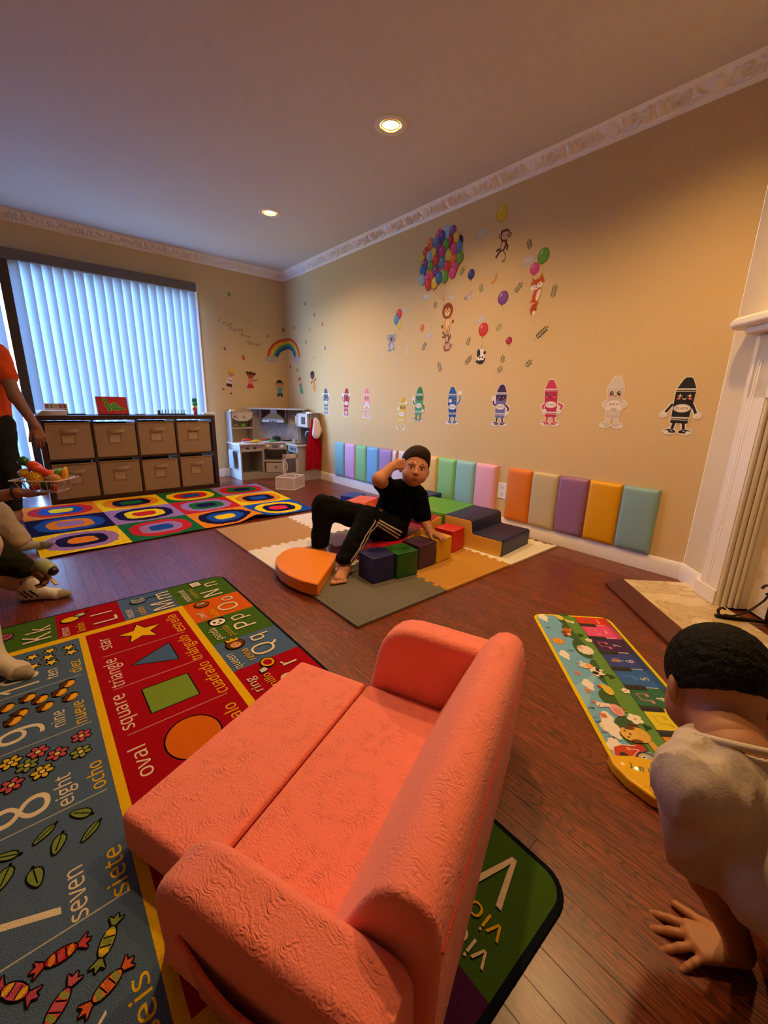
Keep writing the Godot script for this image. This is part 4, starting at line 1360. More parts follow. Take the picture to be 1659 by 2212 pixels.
	for i in nu:
		for j in nv:
			var f := float(i) / (nu - 1)
			var g := float(j) / (nv - 1) - 0.5
			var wdt := 0.07 + 0.15 * smoothstep(0.0, 0.6, f)
			var z := 0.108 + g * wdt + 0.025 * f
			var x := 0.836 + 0.012 * sin(g * 22.0 + f * 3.0) * (0.3 + f) + 0.022 * f * (1.0 - f) * 2.0 + (0.01 * sin(g * 60.0) if f > 0.9 else 0.0)
			pts.append(Vector3(maxf(x, 0.825), 0.73 - 0.59 * f - 0.05 * absf(g) * f, z))
	mb.sheet(pts, nu, nv, false, Vector3(0.2, 0.4, 0.1))
	tag(obj("apron", mb, M.cloth), "crimson red child's apron hanging on the end of the play kitchen", "apron")
	var fd := Field.new(Vector3(0.81, 0.46, 0.0), Vector3(0.97, 0.78, 0.24), 0.006)
	fd.cap(Vector3(0.86, 0.72, 0.10), Vector3(0.868, 0.55, 0.10), 0.026, 0.052, 0.02, Vector3.RIGHT, 0.6)
	fd.cap(Vector3(0.865, 0.69, 0.08), Vector3(0.87, 0.60, 0.07), 0.03, 0.045, 0.02, Vector3.RIGHT, 0.6)
	fd.fold(0.007, 14.0, 5, Vector3(1, 0.4, 1))
	mb = MB.new().k("efe4ea")
	fd.into(mb)
	tag(obj("chef_hat", mb, M.cloth), "crumpled white cloth chef hat hanging over the red apron", "hat")
	mesh_bin()

func mid(t: Node3D, o: Vector3, mf: Transform3D, called: String, boxes: Array, hex: String, parent = null, m = null):
	var q := MB.new().k(hex)
	for b in boxes: q.rbox(mf * Transform3D(Basis(), (b[0] + b[1]) / 2), (b[1] - b[0]).abs(), 0.002)
	return obj(called, q, m if m != null else M.wood_paint, parent if parent != null else t, o)

func mesh_bin():
	var o := Vector3(1.11, 0, 0.60)
	var t := thing("mesh_bin", "open cream mesh storage box with white edges on the wood floor before the play kitchen", "storage box", o)
	var P := [Vector3(1.095, 0, 0.755), Vector3(1.255, 0, 0.624), Vector3(1.115, 0, 0.42), Vector3(0.955, 0, 0.551)]
	var hh := 0.132
	var up := Vector3.UP * hh
	for i in 4:
		var a: Vector3 = P[i]
		var b: Vector3 = P[(i + 1) % 4]
		var mb := MB.new().k("dccdbb")
		var out := (b - a).cross(Vector3.UP).normalized()
		mb.rbox(Transform3D(Basis((b - a).normalized(), Vector3.UP, (b - a).normalized().cross(Vector3.UP)), (a + b) / 2 + up / 2), Vector3((b - a).length() - 0.004, hh - 0.004, 0.002), 0.0008)
		obj("mesh_wall", mb, M.mesh_cloth, t, o)
		mb = MB.new().k("f3eee6")
		mb.bar(a, a + up, 0.009, 0.009, 0.003)
		mb.bar(a + Vector3.UP * 0.005, b + Vector3.UP * 0.005, 0.009, 0.009, 0.003)
		mb.bar(a + up, b + up, 0.009, 0.009, 0.003)
		if i % 2 == 0: mb.bar((a + b) / 2 - out * 0.001, (a + b) / 2 + up - out * 0.001, 0.007, 0.006, 0.002)
		obj("edging", mb, M.cloth, t, o)
	var mb := MB.new().k("d8c9b6")
	floor_prism(mb, [[1.095, 0.755], [1.255, 0.624], [1.115, 0.42], [0.955, 0.551]], 0.001, 0.003)
	obj("base", mb, M.cloth, t, o)

# ---------------------------------------------------------------- interlocking foam tiles
func jig(a: float, b: float, lev: float, along_x: bool, n := 9) -> Array:
	var o := []
	var st := (b - a) / n
	for i in n:
		for q in [[-0.03, -1], [0.53, -1], [0.47, 1], [1.03, 1]]:
			var u: float = clampf(a + (i + q[0]) * st, a, b)
			var w: float = lev + q[1] * 0.0105
			o.append(Vector2(u, w) if along_x else Vector2(w, u))
	return o

func foam_tiles():
	var T := 0.578
	var x1 := 3.9234
	var z1 := 1.7743
	var ins := 0.036
	var cols := [["6b675f", "e6e2da", "b98f5f"], ["bd8a3f", "6b675f", "e6e2da"], ["e6e0d2", "bd925c", "e6e2da"]]
	var names := [["dark grey foam floor tile at the front corner, under the orange cushion and navy cube", "white foam floor tile under the left end of the orange quarter-round cushion", "tan foam floor tile at the near left corner, next to the patterned rug"],
		["tan foam floor tile in front of the green, purple and yellow cubes", "dark grey foam floor tile under the boy and the red ramp", "white foam floor tile left of the boy's bent knee"],
		["white foam floor tile under the navy steps, nearest the baseboard", "tan foam floor tile under the green play block", "white foam floor tile under the low blocks at the back wall"]]
	for j in 3:
		for i in 3:
			var xa := x1 - (i + 1) * T
			var xb := x1 - i * T
			var za := z1 - (j + 1) * T
			var zb := z1 - j * T
			var g := 0.0006
			var west := jig(za, zb, xa + (ins if i == 2 else 0.0), false)
			var east := jig(za, zb, xb - (ins if i == 0 else 0.0), false)
			var north := jig(xa, xb, za + (ins if j == 2 else 0.0), true)
			var south := jig(xa, xb, zb - (ins if j == 0 else 0.0), true)
			var lo_x: float = xa + (ins if i == 2 else 0.0)
			var hi_x: float = xb - (ins if i == 0 else 0.0)
			var lo_z: float = za + (ins if j == 2 else 0.0)
			var hi_z: float = zb - (ins if j == 0 else 0.0)
			var fit := func(pts: Array, rev: bool) -> Array:
				var o := []
				for p in pts:
					o.append(Vector2(clampf(p.x, lo_x - 0.0106, hi_x + 0.0106), clampf(p.y, lo_z - 0.0106, hi_z + 0.0106)))
				if rev: o.reverse()
				return o
			# corners: trim runs so that neighbouring edges meet
			var cut := func(pts: Array, along_x: bool) -> Array:
				var o := []
				for p in pts:
					var u: float = p.x if along_x else p.y
					var lo: float = lo_x if along_x else lo_z
					var hi: float = hi_x if along_x else hi_z
					if u > lo + 0.013 and u < hi - 0.013: o.append(p)
				return o
			var ring := []
			ring.append_array(cut.call(north, true))
			ring.append(Vector2(hi_x, lo_z))
			ring.append_array(cut.call(east, false))
			ring.append(Vector2(hi_x, hi_z))
			var so: Array = cut.call(south, true)
			so.reverse()
			ring.append_array(so)
			ring.append(Vector2(lo_x, hi_z))
			var we: Array = cut.call(west, false)
			we.reverse()
			ring.append_array(we)
			ring.append(Vector2(lo_x, lo_z))
			var o := Vector3((xa + xb) / 2, 0, (za + zb) / 2)
			var t := thing("foam_tile", names[j][i], "foam tile", o, 0.0, "interlocking foam floor tiles")
			var mb := MB.new().k(cols[j][i])
			var poly := []
			for p in ring: poly.append([p.x, p.y])
			floor_prism(mb, poly, 0.0, 0.0125, 0.0012)
			obj("tile", mb, M.foam, t, o)
			var strips := []
			if i == 0: strips.append([cut.call(east, false), Vector2(hi_x, lo_z), Vector2(hi_x, hi_z), Vector2(xb, zb if j == 0 else zb), Vector2(xb, za)])
			if j == 0: strips.append([cut.call(south, true), Vector2(lo_x, hi_z), Vector2(hi_x, hi_z), Vector2(xb, zb), Vector2(xa, zb)])
			if i == 2: strips.append([cut.call(west, false), Vector2(lo_x, lo_z), Vector2(lo_x, hi_z), Vector2(xa, zb), Vector2(xa, za)])
			for s in strips:
				var q := [[s[1].x, s[1].y]]
				for p in s[0]: q.append([p.x, p.y])
				q.append([s[2].x, s[2].y]); q.append([s[3].x, s[3].y]); q.append([s[4].x, s[4].y])
				mb = MB.new().k(cols[j][i])
				floor_prism(mb, q, 0.0, 0.0125, 0.0012)
				obj("edge_strip", mb, M.foam, t, o)

# ---------------------------------------------------------------- soft play blocks
func soft_blocks():
	var y := 0.0127
	for c in [[3.575, 1.384, -5.0, "20245e", "navy blue soft cube at the near end of the row of cubes"], [3.605, 1.237, -6.6, "1f5a22", "dark green soft cube between the navy and purple cubes"],
		[3.577, 1.062, 1.0, "3f2444", "dark purple soft cube between the green and yellow cubes"], [3.568, 0.906, 3.5, "d3a612", "yellow soft cube under the boy's flat hand"],
		[3.502, 0.700, 8.0, "c71f1c", "red soft cube between the yellow cube and the navy steps"]]:
		var t := thing("soft_cube", c[4], "soft cube", Vector3(c[0], y, c[1]), deg_to_rad(c[2]), "row of small soft cubes")
		var mb := MB.new().k(c[3])
		mb.box(Vector3(0, 0.072, 0), Vector3(0.143, 0.144, 0.143), 0.007, 2)
		obj("body", mb, M.vinyl, t)
		mb = MB.new().k(c[3])
		for s in [-1, 1]:
			mb.bar(Vector3(s * 0.0712, 0.142, -0.066), Vector3(s * 0.0712, 0.142, 0.066), 0.003, 0.003, 0.0014)
			mb.bar(Vector3(-0.066, 0.142, s * 0.0712), Vector3(0.066, 0.142, s * 0.0712), 0.003, 0.003, 0.0014)
		obj("seam", mb, M.vinyl, t)
	# two-step block: yellow sides, navy cover
	var st := thing("play_steps", "navy soft play steps with yellow sides in front of the long wall", "soft steps", Vector3(3.817, y, 0.571), deg_to_rad(5.8))
	var mb := MB.new().k("e0b24a")
	var prof := [Vector2(0, 0), Vector2(0.004, 0.095), Vector2(-0.006, 0.103), Vector2(-0.205, 0.103), Vector2(-0.215, 0.112), Vector2(-0.225, 0.183), Vector2(-0.235, 0.19), Vector2(-0.435, 0.19), Vector2(-0.44, 0.185), Vector2(-0.44, 0)]
	mb.prism(prof, frame(Vector3(0, 0, -0.385), Vector3.RIGHT, Vector3.UP), 0.385, 0.004)
	obj("yellow_side", mb, M.vinyl, st)
	mb = MB.new().k("1c2350")
	var cov := [Vector2(0.003, 0.002), Vector2(0.0075, 0.096), Vector2(-0.004, 0.1075), Vector2(-0.203, 0.1075), Vector2(-0.211, 0.114), Vector2(-0.221, 0.185), Vector2(-0.233, 0.1945), Vector2(-0.436, 0.1945), Vector2(-0.4435, 0.187), Vector2(-0.4435, 0.002)]
	var inn := []
	for i in range(prof.size() - 1, -1, -1): inn.append(prof[i] + Vector2(-0.0005, -0.001) if i > 0 and i < 9 else prof[i] + Vector2(-0.001 if i == 0 else 0.001, 0.002))
	cov.append_array(inn)
	mb.prism(cov, frame(Vector3(0, 0, -0.3825), Vector3.RIGHT, Vector3.UP), 0.380, 0.0)
	obj("navy_cover", mb, M.vinyl, st)
	var t := thing("play_block", "large lime green soft play block beside the navy steps", "soft block", Vector3(3.148, y, 0.425), deg_to_rad(9.9))
	mb = MB.new().k("57a01f")
	mb.box(Vector3(0, 0.094, 0), Vector3(0.40, 0.188, 0.42), 0.014, 3)
	obj("body", mb, M.vinyl, t)
	mb = MB.new().k("4a8f1c")
	for s in [-1, 1]:
		mb.bar(Vector3(s * 0.196, 0.185, -0.2), Vector3(s * 0.196, 0.185, 0.2), 0.004, 0.004, 0.0018)
		mb.bar(Vector3(-0.19, 0.185, s * 0.206), Vector3(0.19, 0.185, s * 0.206), 0.004, 0.004, 0.0018)
	obj("seam", mb, M.vinyl, t)
	# red ramp sloping down from the green block
	t = thing("play_ramp", "crimson soft ramp with yellow sides under the boy", "soft ramp", Vector3(3.22, y, 0.98), deg_to_rad(4))
	prof = [Vector2(-0.315, 0.0), Vector2(-0.315, 0.178), Vector2(-0.30, 0.186)]
	for i in 10: prof.append(Vector2(-0.26 + i * 0.062, 0.182 - i * 0.0145 - 0.012 * sin(PI * i / 9.0)))
	prof.append(Vector2(0.33, 0.03)); prof.append(Vector2(0.335, 0.0))
	mb = MB.new().k("dcb04a")
	mb.prism(prof, frame(Vector3(0.19, 0, 0), Vector3.BACK, Vector3.UP), 0.385, 0.004)   # z of this frame points to -x
	obj("yellow_side", mb, M.vinyl, t)
	cov = []
	for p in prof: cov.append(p + (Vector2(0, 0.004) if p.y > 0.01 else Vector2(0.004 * signf(p.x), 0.001)))
	mb = MB.new().k("9c0f24")
	mb.prism(cov, frame(Vector3(0.184, 0, 0), Vector3.BACK, Vector3.UP), 0.373, 0.002)
	obj("red_cover", mb, M.vinyl, t)
	t = thing("play_flap", "bright red soft wedge lying behind the dark green and purple cubes", "soft wedge", Vector3(3.44, y, 1.12), deg_to_rad(2))
	mb = MB.new().k("c01a30")
	mb.prism([Vector2(-0.07, 0), Vector2(0.055, 0), Vector2(0.05, 0.10), Vector2(-0.07, 0.118)], frame(Vector3(0, 0, -0.12), Vector3.RIGHT, Vector3.UP), 0.30, 0.006, 2)
	obj("body", mb, M.vinyl, t)
	t = thing("pink_bolster", "dusky pink soft bolster on the red ramp behind the boy's elbow", "soft bolster", Vector3(3.25, 0.165, 0.80), deg_to_rad(4))
	mb = MB.new().k("b03a58")
	mb.lathe(frame(Vector3(-0.14, 0.02, 0), Vector3.UP, Vector3.RIGHT), [[0.0, 0.0], [0.035, 0.0], [0.042, 0.008], [0.042, 0.272], [0.035, 0.28], [0.0, 0.28]], 24)
	obj("body", mb, M.vinyl, t)
	mb = MB.new().k("8e2c46")
	for x in [-0.05, 0.05]: mb.lathe(frame(Vector3(x, 0.02, 0), Vector3.UP, Vector3.RIGHT), [[0.0422, -0.003], [0.0435, 0.0], [0.0422, 0.003]], 24)
	obj("seam", mb, M.vinyl, t)
	# plum half-round block behind the boy's leg
	t = thing("half_round_block", "plum purple half-round soft block on the mat behind the boy's striped leg", "soft block", Vector3(3.12, y, 1.24))
	mb = MB.new().k("5a2446")
	var half := []
	for i in 17:
		var a := PI * i / 16.0
		half.append([3.13 - sin(a) * 0.21 + 0.05, 1.26 + cos(a) * 0.13])
	floor_prism(mb, half, 0.0, 0.062, 0.006, 2)
	obj("body", mb, M.vinyl, t, Vector3(3.12, 0, 1.24))
	# low pieces at the back
	t = thing("low_block", "low royal blue soft block at the far edge of the mats", "soft block", Vector3(2.06, y, 0.43), deg_to_rad(27))
	mb = MB.new().k("20328a")
	mb.box(Vector3(0, 0.034, 0), Vector3(0.17, 0.068, 0.2), 0.006, 2)
	obj("body", mb, M.vinyl, t)
	t = thing("low_block", "bright orange low soft block beside the royal blue one at the back", "soft block", Vector3(2.27, y, 0.475), deg_to_rad(22))
	mb = MB.new().k("e8622a")
	mb.box(Vector3(0, 0.035, 0), Vector3(0.19, 0.07, 0.26), 0.007, 2)
	obj("body", mb, M.vinyl, t)
	t = thing("low_block", "dark red low soft block behind the bright orange one, near the wall", "soft block", Vector3(2.36, y, 0.25), deg_to_rad(15))
	mb = MB.new().k("a51c30")
	mb.box(Vector3(0, 0.036, 0), Vector3(0.2, 0.072, 0.14), 0.007, 2)
	obj("body", mb, M.vinyl, t)
	t = thing("navy_block", "navy soft block behind the green play block, against the wall", "soft block", Vector3(2.77, y, 0.26), deg_to_rad(8))
	mb = MB.new().k("1d2a62")
	mb.box(Vector3(0, 0.096, 0), Vector3(0.28, 0.192, 0.3), 0.01, 2)
	obj("body", mb, M.vinyl, t)
	# orange quarter-round cushion
	t = thing("quarter_cushion", "orange quarter-round soft cushion on the grey and white mats by the boy's bare foot", "soft cushion", Vector3(3.3, y, 1.63))
	var ol := [[3.582, 1.762], [3.50, 1.80], [3.40, 1.82], [3.30, 1.82], [3.20, 1.795], [3.13, 1.75], [3.075, 1.69], [3.05, 1.64], [3.045, 1.60], [3.06, 1.565], [3.09, 1.545], [3.16, 1.512], [3.29, 1.45], [3.31, 1.455]]
	mb = MB.new().k("f08a06")
	floor_prism(mb, ol, 0.0, 0.068, 0.008, 3)
	obj("body", mb, M.vinyl, t, Vector3(3.3, 0, 1.63))
	mb = MB.new().k("cf6f04")
	var sp := []
	for i in ol.size() + 1: sp.append(Vector3(ol[i % ol.size()][0], 0.062, ol[i % ol.size()][1]))
	mb.tube(sp, 0.0028, 6)
	obj("seam", mb, M.vinyl, t, Vector3(3.3, 0, 1.63))

# ---------------------------------------------------------------- rugs
func circle_rug():
	var W := 1024
	var Hh := 768
	var im := Image.create(W, Hh, false, Image.FORMAT_RGB8)
	var C := {"o": Color("e8861f"), "r": Color("c8262c"), "b": Color("1f4fa0"), "y": Color("f2cf1c"), "n": Color("1b1740"), "g": Color("1f6b3a"), "l": Color("a07cae"), "p": Color("e0344a")}
	var tiles := [["orby", "yong", "gyrb", "lrgn"], ["nbol", "lnyr", "rlgn", "yonb"], ["ylno", "grlb", "onby", "bynp"]]
	var f := FastNoiseLite.new(); f.seed = 4; f.frequency = 0.02
	for j in 3:
		for i in 4:
			var s: String = tiles[j][i]
			im.fill_rect(Rect2i(i * 256, j * 256, 256, 256), C[s[0]])
			for py in 256:
				for px in 256:
					var x := (px - 128.0) / 128.0
					var yy := (py - 128.0) / 128.0
					var wob := 0.05 * f.get_noise_2d(px + i * 300, py + j * 300)
					for q in 3:
						var ax: float = [0.84, 0.58, 0.33][q] + wob
						var ay: float = [0.84, 0.56, 0.30][q] + wob
						var e: float = [2.4, 2.9, 3.4][q]
						if pow(absf(x) / ax, e) + pow(absf(yy) / ay, e) < 1.0: im.set_pixel(i * 256 + px, j * 256 + py, C[s[q + 1]])
						else: break
	# short strokes of pile
	var g := FastNoiseLite.new(); g.seed = 6; g.frequency = 0.09; g.fractal_octaves = 2
	for py in Hh:
		for px in W:
			var k := 1.0 + 0.10 * g.get_noise_2d(px * 0.6, py)
			var c := im.get_pixel(px, py)
			im.set_pixel(px, py, Color(c.r * k, c.g * k, c.b * k))
	var m := StandardMaterial3D.new()
	m.resource_name = "patterned_pile"
	m.albedo_texture = ImageTexture.create_from_image(im)
	m.roughness = 1.0; m.metallic_specular = 0.15
	M["rug_pattern"] = m
	var a := Vector3(0.667, 0, 2.88)   # u = 0, v = 0
	var b := Vector3(0.70, 0, 0.81)
	var c := Vector3(2.085, 0, 0.88)
	var d := Vector3(2.165, 0, 2.775)
	var nu := 65
	var nv := 41
	var pts := PackedVector3Array()
	var uvs := PackedVector2Array()
	for i in nu:
		for j in nv:
			var u := float(i) / (nu - 1)
			var v := float(j) / (nv - 1)
			var p := a.lerp(b, u).lerp(d.lerp(c, u), v)
			var wave := 0.036 * exp(-pow((u - 0.72) / 0.055, 2.0)) * smoothstep(0.72, 1.0, v) + 0.004 * sin(u * 17.0) * v
			p.y = 0.009 + maxf(0.0, wave)
			p.x -= 0.02 * exp(-pow((u - 0.72) / 0.08, 2.0)) * v
			pts.append(p); uvs.append(Vector2(u, v))
	var t := thing("patterned_rug", "bright rug with twelve squares of nested coloured rings in front of the cube shelf", "rug", Vector3(1.4, 0, 1.84))
	var mb := MB.new()
	mb.sheet(pts, nu, nv, false, Vector3(1.4, -5, 1.8), uvs)
	obj("pile", mb, m, t, Vector3(1.4, 0, 1.84))
	mb = MB.new().k("17130f")
	var edge := []
	for i in nu: edge.append(pts[i * nv + nv - 1])
	var sp := PackedVector3Array()
	for rim in [range(nu).map(func(i): return pts[i * nv + nv - 1]), range(nu).map(func(i): return pts[i * nv]), range(nv).map(func(j): return pts[j]), range(nv).map(func(j): return pts[(nu - 1) * nv + j])]:
		var strip := PackedVector3Array()
		for p in rim:
			strip.append(p); strip.append(Vector3(p.x, maxf(0.0, p.y - 0.009), p.z))
		mb.sheet(strip, rim.size(), 2, false, Vector3(1.4, 0, 1.84))
	obj("edge_binding", mb, M.cloth, t, Vector3(1.4, 0, 1.84))

func rounded(x0: float, y0: float, x1: float, y1: float, r: float, m := 6) -> Array:
	var a := []
	for q in [[x1 - r, y1 - r, 0.0], [x0 + r, y1 - r, PI / 2], [x0 + r, y0 + r, PI], [x1 - r, y0 + r, PI * 1.5]]:
		for i in m + 1:
			var g: float = q[2] + PI / 2 * i / m
			a.append([q[0] + cos(g) * r, q[1] + sin(g) * r])
	return a

func alphabet_rug():
	var base := Vector3(4.99, 0, 2.03)
	var L := 1.97
	var Q := 1.52
	var t := thing("alphabet_rug", "large learning rug with letters, numbers and shapes under the coral sofa", "rug", base)
	var fr := frame(Vector3.ZERO, Vector3.LEFT, Vector3.BACK)
	var mb := MB.new().k("1a1f2c")
	mb.prism(rounded(0.0, 0.0, L, Q, 0.06).map(func(p): return Vector2(p[0], p[1])), fr, 0.0075, 0.003, 2)
	obj("dark_binding", mb, M.carpet, t)
	mb = MB.new().k("566d8e")
	mb.prism(rounded(0.013, 0.013, L - 0.013, Q - 0.013, 0.05).map(func(p): return Vector2(p[0], p[1])), fr * Transform3D(Basis(), Vector3(0, 0, 0.004)), 0.0042, 0.001)
	obj("pile", mb, M.carpet, t)
	mb = MB.new()
	var p := new_print(mb, fr)
	p.z = 0.00825
	p.dz = 0.00001
	var CR := "e6dac2"
	var YE := "e9bd1c"
	var cl := {"g": "46692a", "o": "d8611c", "b": "4f6b92", "r": "a5121f", "p": "4d2350", "y": "efc019"}
	var rect := func(x0, y0, x1, y1, hex): p.poly([[x0, y0], [x1, y0], [x1, y1], [x0, y1]], hex)
	var e := 0.013
	# corner tiles follow the rounded corners
	var whole := PackedVector2Array(rounded(e, e, L - e, Q - e, 0.047).map(func(q): return Vector2(q[0], q[1])))
	var corner := func(x0, y0, x1, y1, hex):
		for q in Geometry2D.intersect_polygons(PackedVector2Array([Vector2(x0, y0), Vector2(x1, y0), Vector2(x1, y1), Vector2(x0, y1)]), whole): p.raw(q, hex)
	var top := L - e
	corner.call(1.716, e, top, 0.28, cl.g)
	corner.call(e, e, 0.26, 0.27, cl.g)
	var cuts := [1.716, 1.517, 1.302, 1.097, 0.89, 0.68, 0.47, 0.26]
	var seq := "ogbrgob"
	for i in 7: rect.call(cuts[i + 1], e, cuts[i], 0.27, cl[seq[i]])
	var tq := [0.28, 0.495, 0.726, 0.95, 1.17]
	for i in 4: rect.call(1.72, tq[i], top, tq[i + 1], cl["brgo"[i]])
	var bq := [0.27, 0.5, 0.74, 0.98, 1.22]
	for i in 4: rect.call(e, bq[i], 0.26, bq[i + 1], cl["pbog"[i]])
	# inner field: red shapes, blue numbers, yellow lines
	rect.call(0.26, 0.27, 1.722, 1.25, YE)
	rect.call(0.30, 0.297, 1.688, 0.642, cl.r)
	rect.call(0.30, 0.664, 1.688, 1.2, "526a8c")
	for x in [1.478, 1.248, 1.003, 0.76, 0.53]: rect.call(x - 0.0016, 0.325, x + 0.0016, 0.61, "c9a38f")
	for x in [1.41, 1.131, 0.8435, 0.5615]: rect.call(x - 0.0016, 0.68, x + 0.0016, 1.19, "b9b9b0")
	# shapes
	var ink := "121014"
	p.at(1.586, 0.466, 1.0, 0.0)
	var stp := []
	for i in 10:
		var g := PI / 2 + PI * i / 5.0
		var rr := 0.078 if i % 2 == 0 else 0.034
		stp.append([sin(g) * rr * 0.95, -cos(g) * rr])
	p.opoly(stp, cl.y, 0.004)
	p.at(0, 0)
	p.opoly([[1.36, 0.535], [1.432, 0.397], [1.299, 0.397]], "4a6a96", 0.004)
	p.opoly([[1.192, 0.536], [1.190, 0.398], [1.056, 0.398], [1.056, 0.536]], "7a9a3a", 0.004)
	p.oell(0.884, 0.465, 0.084, 0.072, "d96a1c", 0.0045, 0.0, ink, 40)
	p.opoly([[0.66, 0.53], [0.72, 0.47], [0.66, 0.40], [0.60, 0.47]], "5a2a60", 0.004)
	for w in [["star", 1.575, 0.590, 0.092, CR], ["estrella", 1.575, 0.338, 0.165, YE], ["triangle", 1.352, 0.588, 0.19, CR], ["triángulo", 1.352, 0.338, 0.20, YE], ["square", 1.119, 0.594, 0.185, CR], ["cuadrado", 1.118, 0.338, 0.205, YE], ["oval", 0.882, 0.600, 0.118, CR], ["óvalo", 0.885, 0.345, 0.13, YE], ["diamond", 0.645, 0.596, 0.19, CR]]:
		p.text(w[0], w[1], w[2], 0.040, w[4], 0.0, w[3])
	# numbers
	for w in [["10", 1.482, 0.842, 0.095, 0.105], ["9", 1.197, 0.84, 0.10, 0.0], ["8", 0.90, 0.842, 0.105, 0.0], ["7", 0.618, 0.842, 0.11, 0.0], ["6", 0.36, 0.842, 0.11, 0.0]]:
		p.text(w[0], w[1], w[2], w[3], CR, 0.0, w[4])
	for w in [["ten", 1.475, 0.757, 0.062, CR], ["diez", 1.477, 0.693, 0.085, YE], ["nine", 1.203, 0.756, 0.078, CR], ["nueve", 1.199, 0.702, 0.115, YE], ["eight", 0.906, 0.757, 0.105, CR], ["ocho", 0.907, 0.697, 0.098, YE], ["seven", 0.620, 0.758, 0.112, CR], ["siete", 0.618, 0.696, 0.112, YE], ["six", 0.36, 0.758, 0.075, CR], ["seis", 0.362, 0.696, 0.095, YE]]:
		p.text(w[0], w[1], w[2], 0.033, w[4], 0.0, w[3])
	for s in [[1.637, 0.807], [1.565, 0.805], [1.648, 0.756], [1.556, 0.755], [1.601, 0.762], [1.631, 0.70], [1.588, 0.695], [1.62, 0.86], [1.575, 0.87], [1.65, 0.9]]:
		p.at(s[0], s[1], 1.0, 0.3)
		p.star(0, 0, 0.021, "efcf4a", 5, 0.42, 0.005)
	p.at(0, 0)
	for s in [[1.377, 0.719], [1.341, 0.743], [1.294, 0.718], [1.339, 0.792], [1.371, 0.822], [1.289, 0.781], [1.354, 0.873], [1.297, 0.841], [1.272, 0.856]]:
		p.at(s[0], s[1], 1.0, -0.5)
		p.ell(0, 0.002, 0.026, 0.021, ink); p.ell(0.0, -0.004, 0.019, 0.014, "e59a1f"); p.ell(0.002, -0.006, 0.012, 0.008, "f0b93a")
		p.ell(0, 0.012, 0.020, 0.008, "5a3a1a"); p.line([[0, 0.018], [0, 0.028]], 0.006, ink)
	var fcol := ["c0566a", "c0566a", "c0566a", "8f9a4a", "d9b83a", "7f944a", "d9b83a", "c0566a"]
	var fl := [[1.082, 0.71], [1.087, 0.805], [1.048, 0.766], [1.016, 0.717], [1.088, 0.861], [1.05, 0.828], [1.002, 0.799], [1.0, 0.858]]
	for i in 8:
		p.at(fl[i][0], fl[i][1], 1.0, i * 0.4)
		for k in 6: p.ell(cos(k * PI / 3) * 0.015, sin(k * PI / 3) * 0.015, 0.0115, 0.0095, ink, k * PI / 3, 12)
		for k in 6: p.ell(cos(k * PI / 3) * 0.015, sin(k * PI / 3) * 0.015, 0.0085, 0.0062, fcol[i], k * PI / 3, 12)
		p.ell(0, 0, 0.009, 0.009, ink, 0.0, 12); p.ell(0, 0, 0.006, 0.006, "e8cf7a", 0.0, 12)
	for s in [[0.8075, 0.7365, 0.9, 0.017], [0.743, 0.7244, 2.3, 0.012], [0.799, 0.8025, 2.2, 0.012], [0.754, 0.7805, 2.8, 0.017], [0.792, 0.866, 1.1, 0.013], [0.702, 0.819, 3.3, 0.019], [0.739, 0.867, 2.8, 0.018]]:
		p.at(s[0], s[1], 1.0, s[2])
		p.s = 0.62
		p.line([[-0.05, 0.0], [-0.03, 0.002]], 0.009, ink)
		var lf := []
		for i in 14:
			var a := TAU * i / 14
			lf.append([cos(a) * 0.036, sin(a) * s[3] * (1.0 - 0.35 * cos(a))])
		p.opoly(lf, "7a9148", 0.0045)
		p.line([[-0.034, 0.0], [0.024, 0.0]], 0.004, ink)
	for s in [[0.522, 0.789, -1.66, "c04a4a", "d98a2a", "b82a3a"], [0.4935, 0.726, 2.59, "7f944a", "e0c02a", "9aa44a"], [0.4265, 0.7345, 1.91, "d0643a", "8a9a4a", "dc7a3a"], [0.513, 0.8495, -2.42, "b84a6a", "e0b82a", "c85a6a"], [0.447, 0.798, 2.39, "c05a6a", "8f9a4a", "c8505a"], [0.40, 0.87, 0.4, "c05a6a", "e0b82a", "c8505a"]]:
		p.at(s[0], s[1], 0.55, s[2])
		for k in [-1, 1]:
			p.opoly([[k * 0.036, 0.0], [k * 0.068, 0.024], [k * 0.062, 0.008], [k * 0.078, 0.0], [k * 0.062, -0.008], [k * 0.068, -0.024]], s[3], 0.0045)
		p.oell(0, 0, 0.040, 0.019, s[5], 0.0045)
		for k in 3:
			var x: float = -0.024 + k * 0.024
			p.ell(x, 0, 0.0085, 0.0165, [s[4], s[3], s[4]][k], -0.2, 12)
			if k < 2: p.line([[x + 0.014, -0.016], [x + 0.010, 0.016]], 0.004, ink)
	p.at(0, 0)
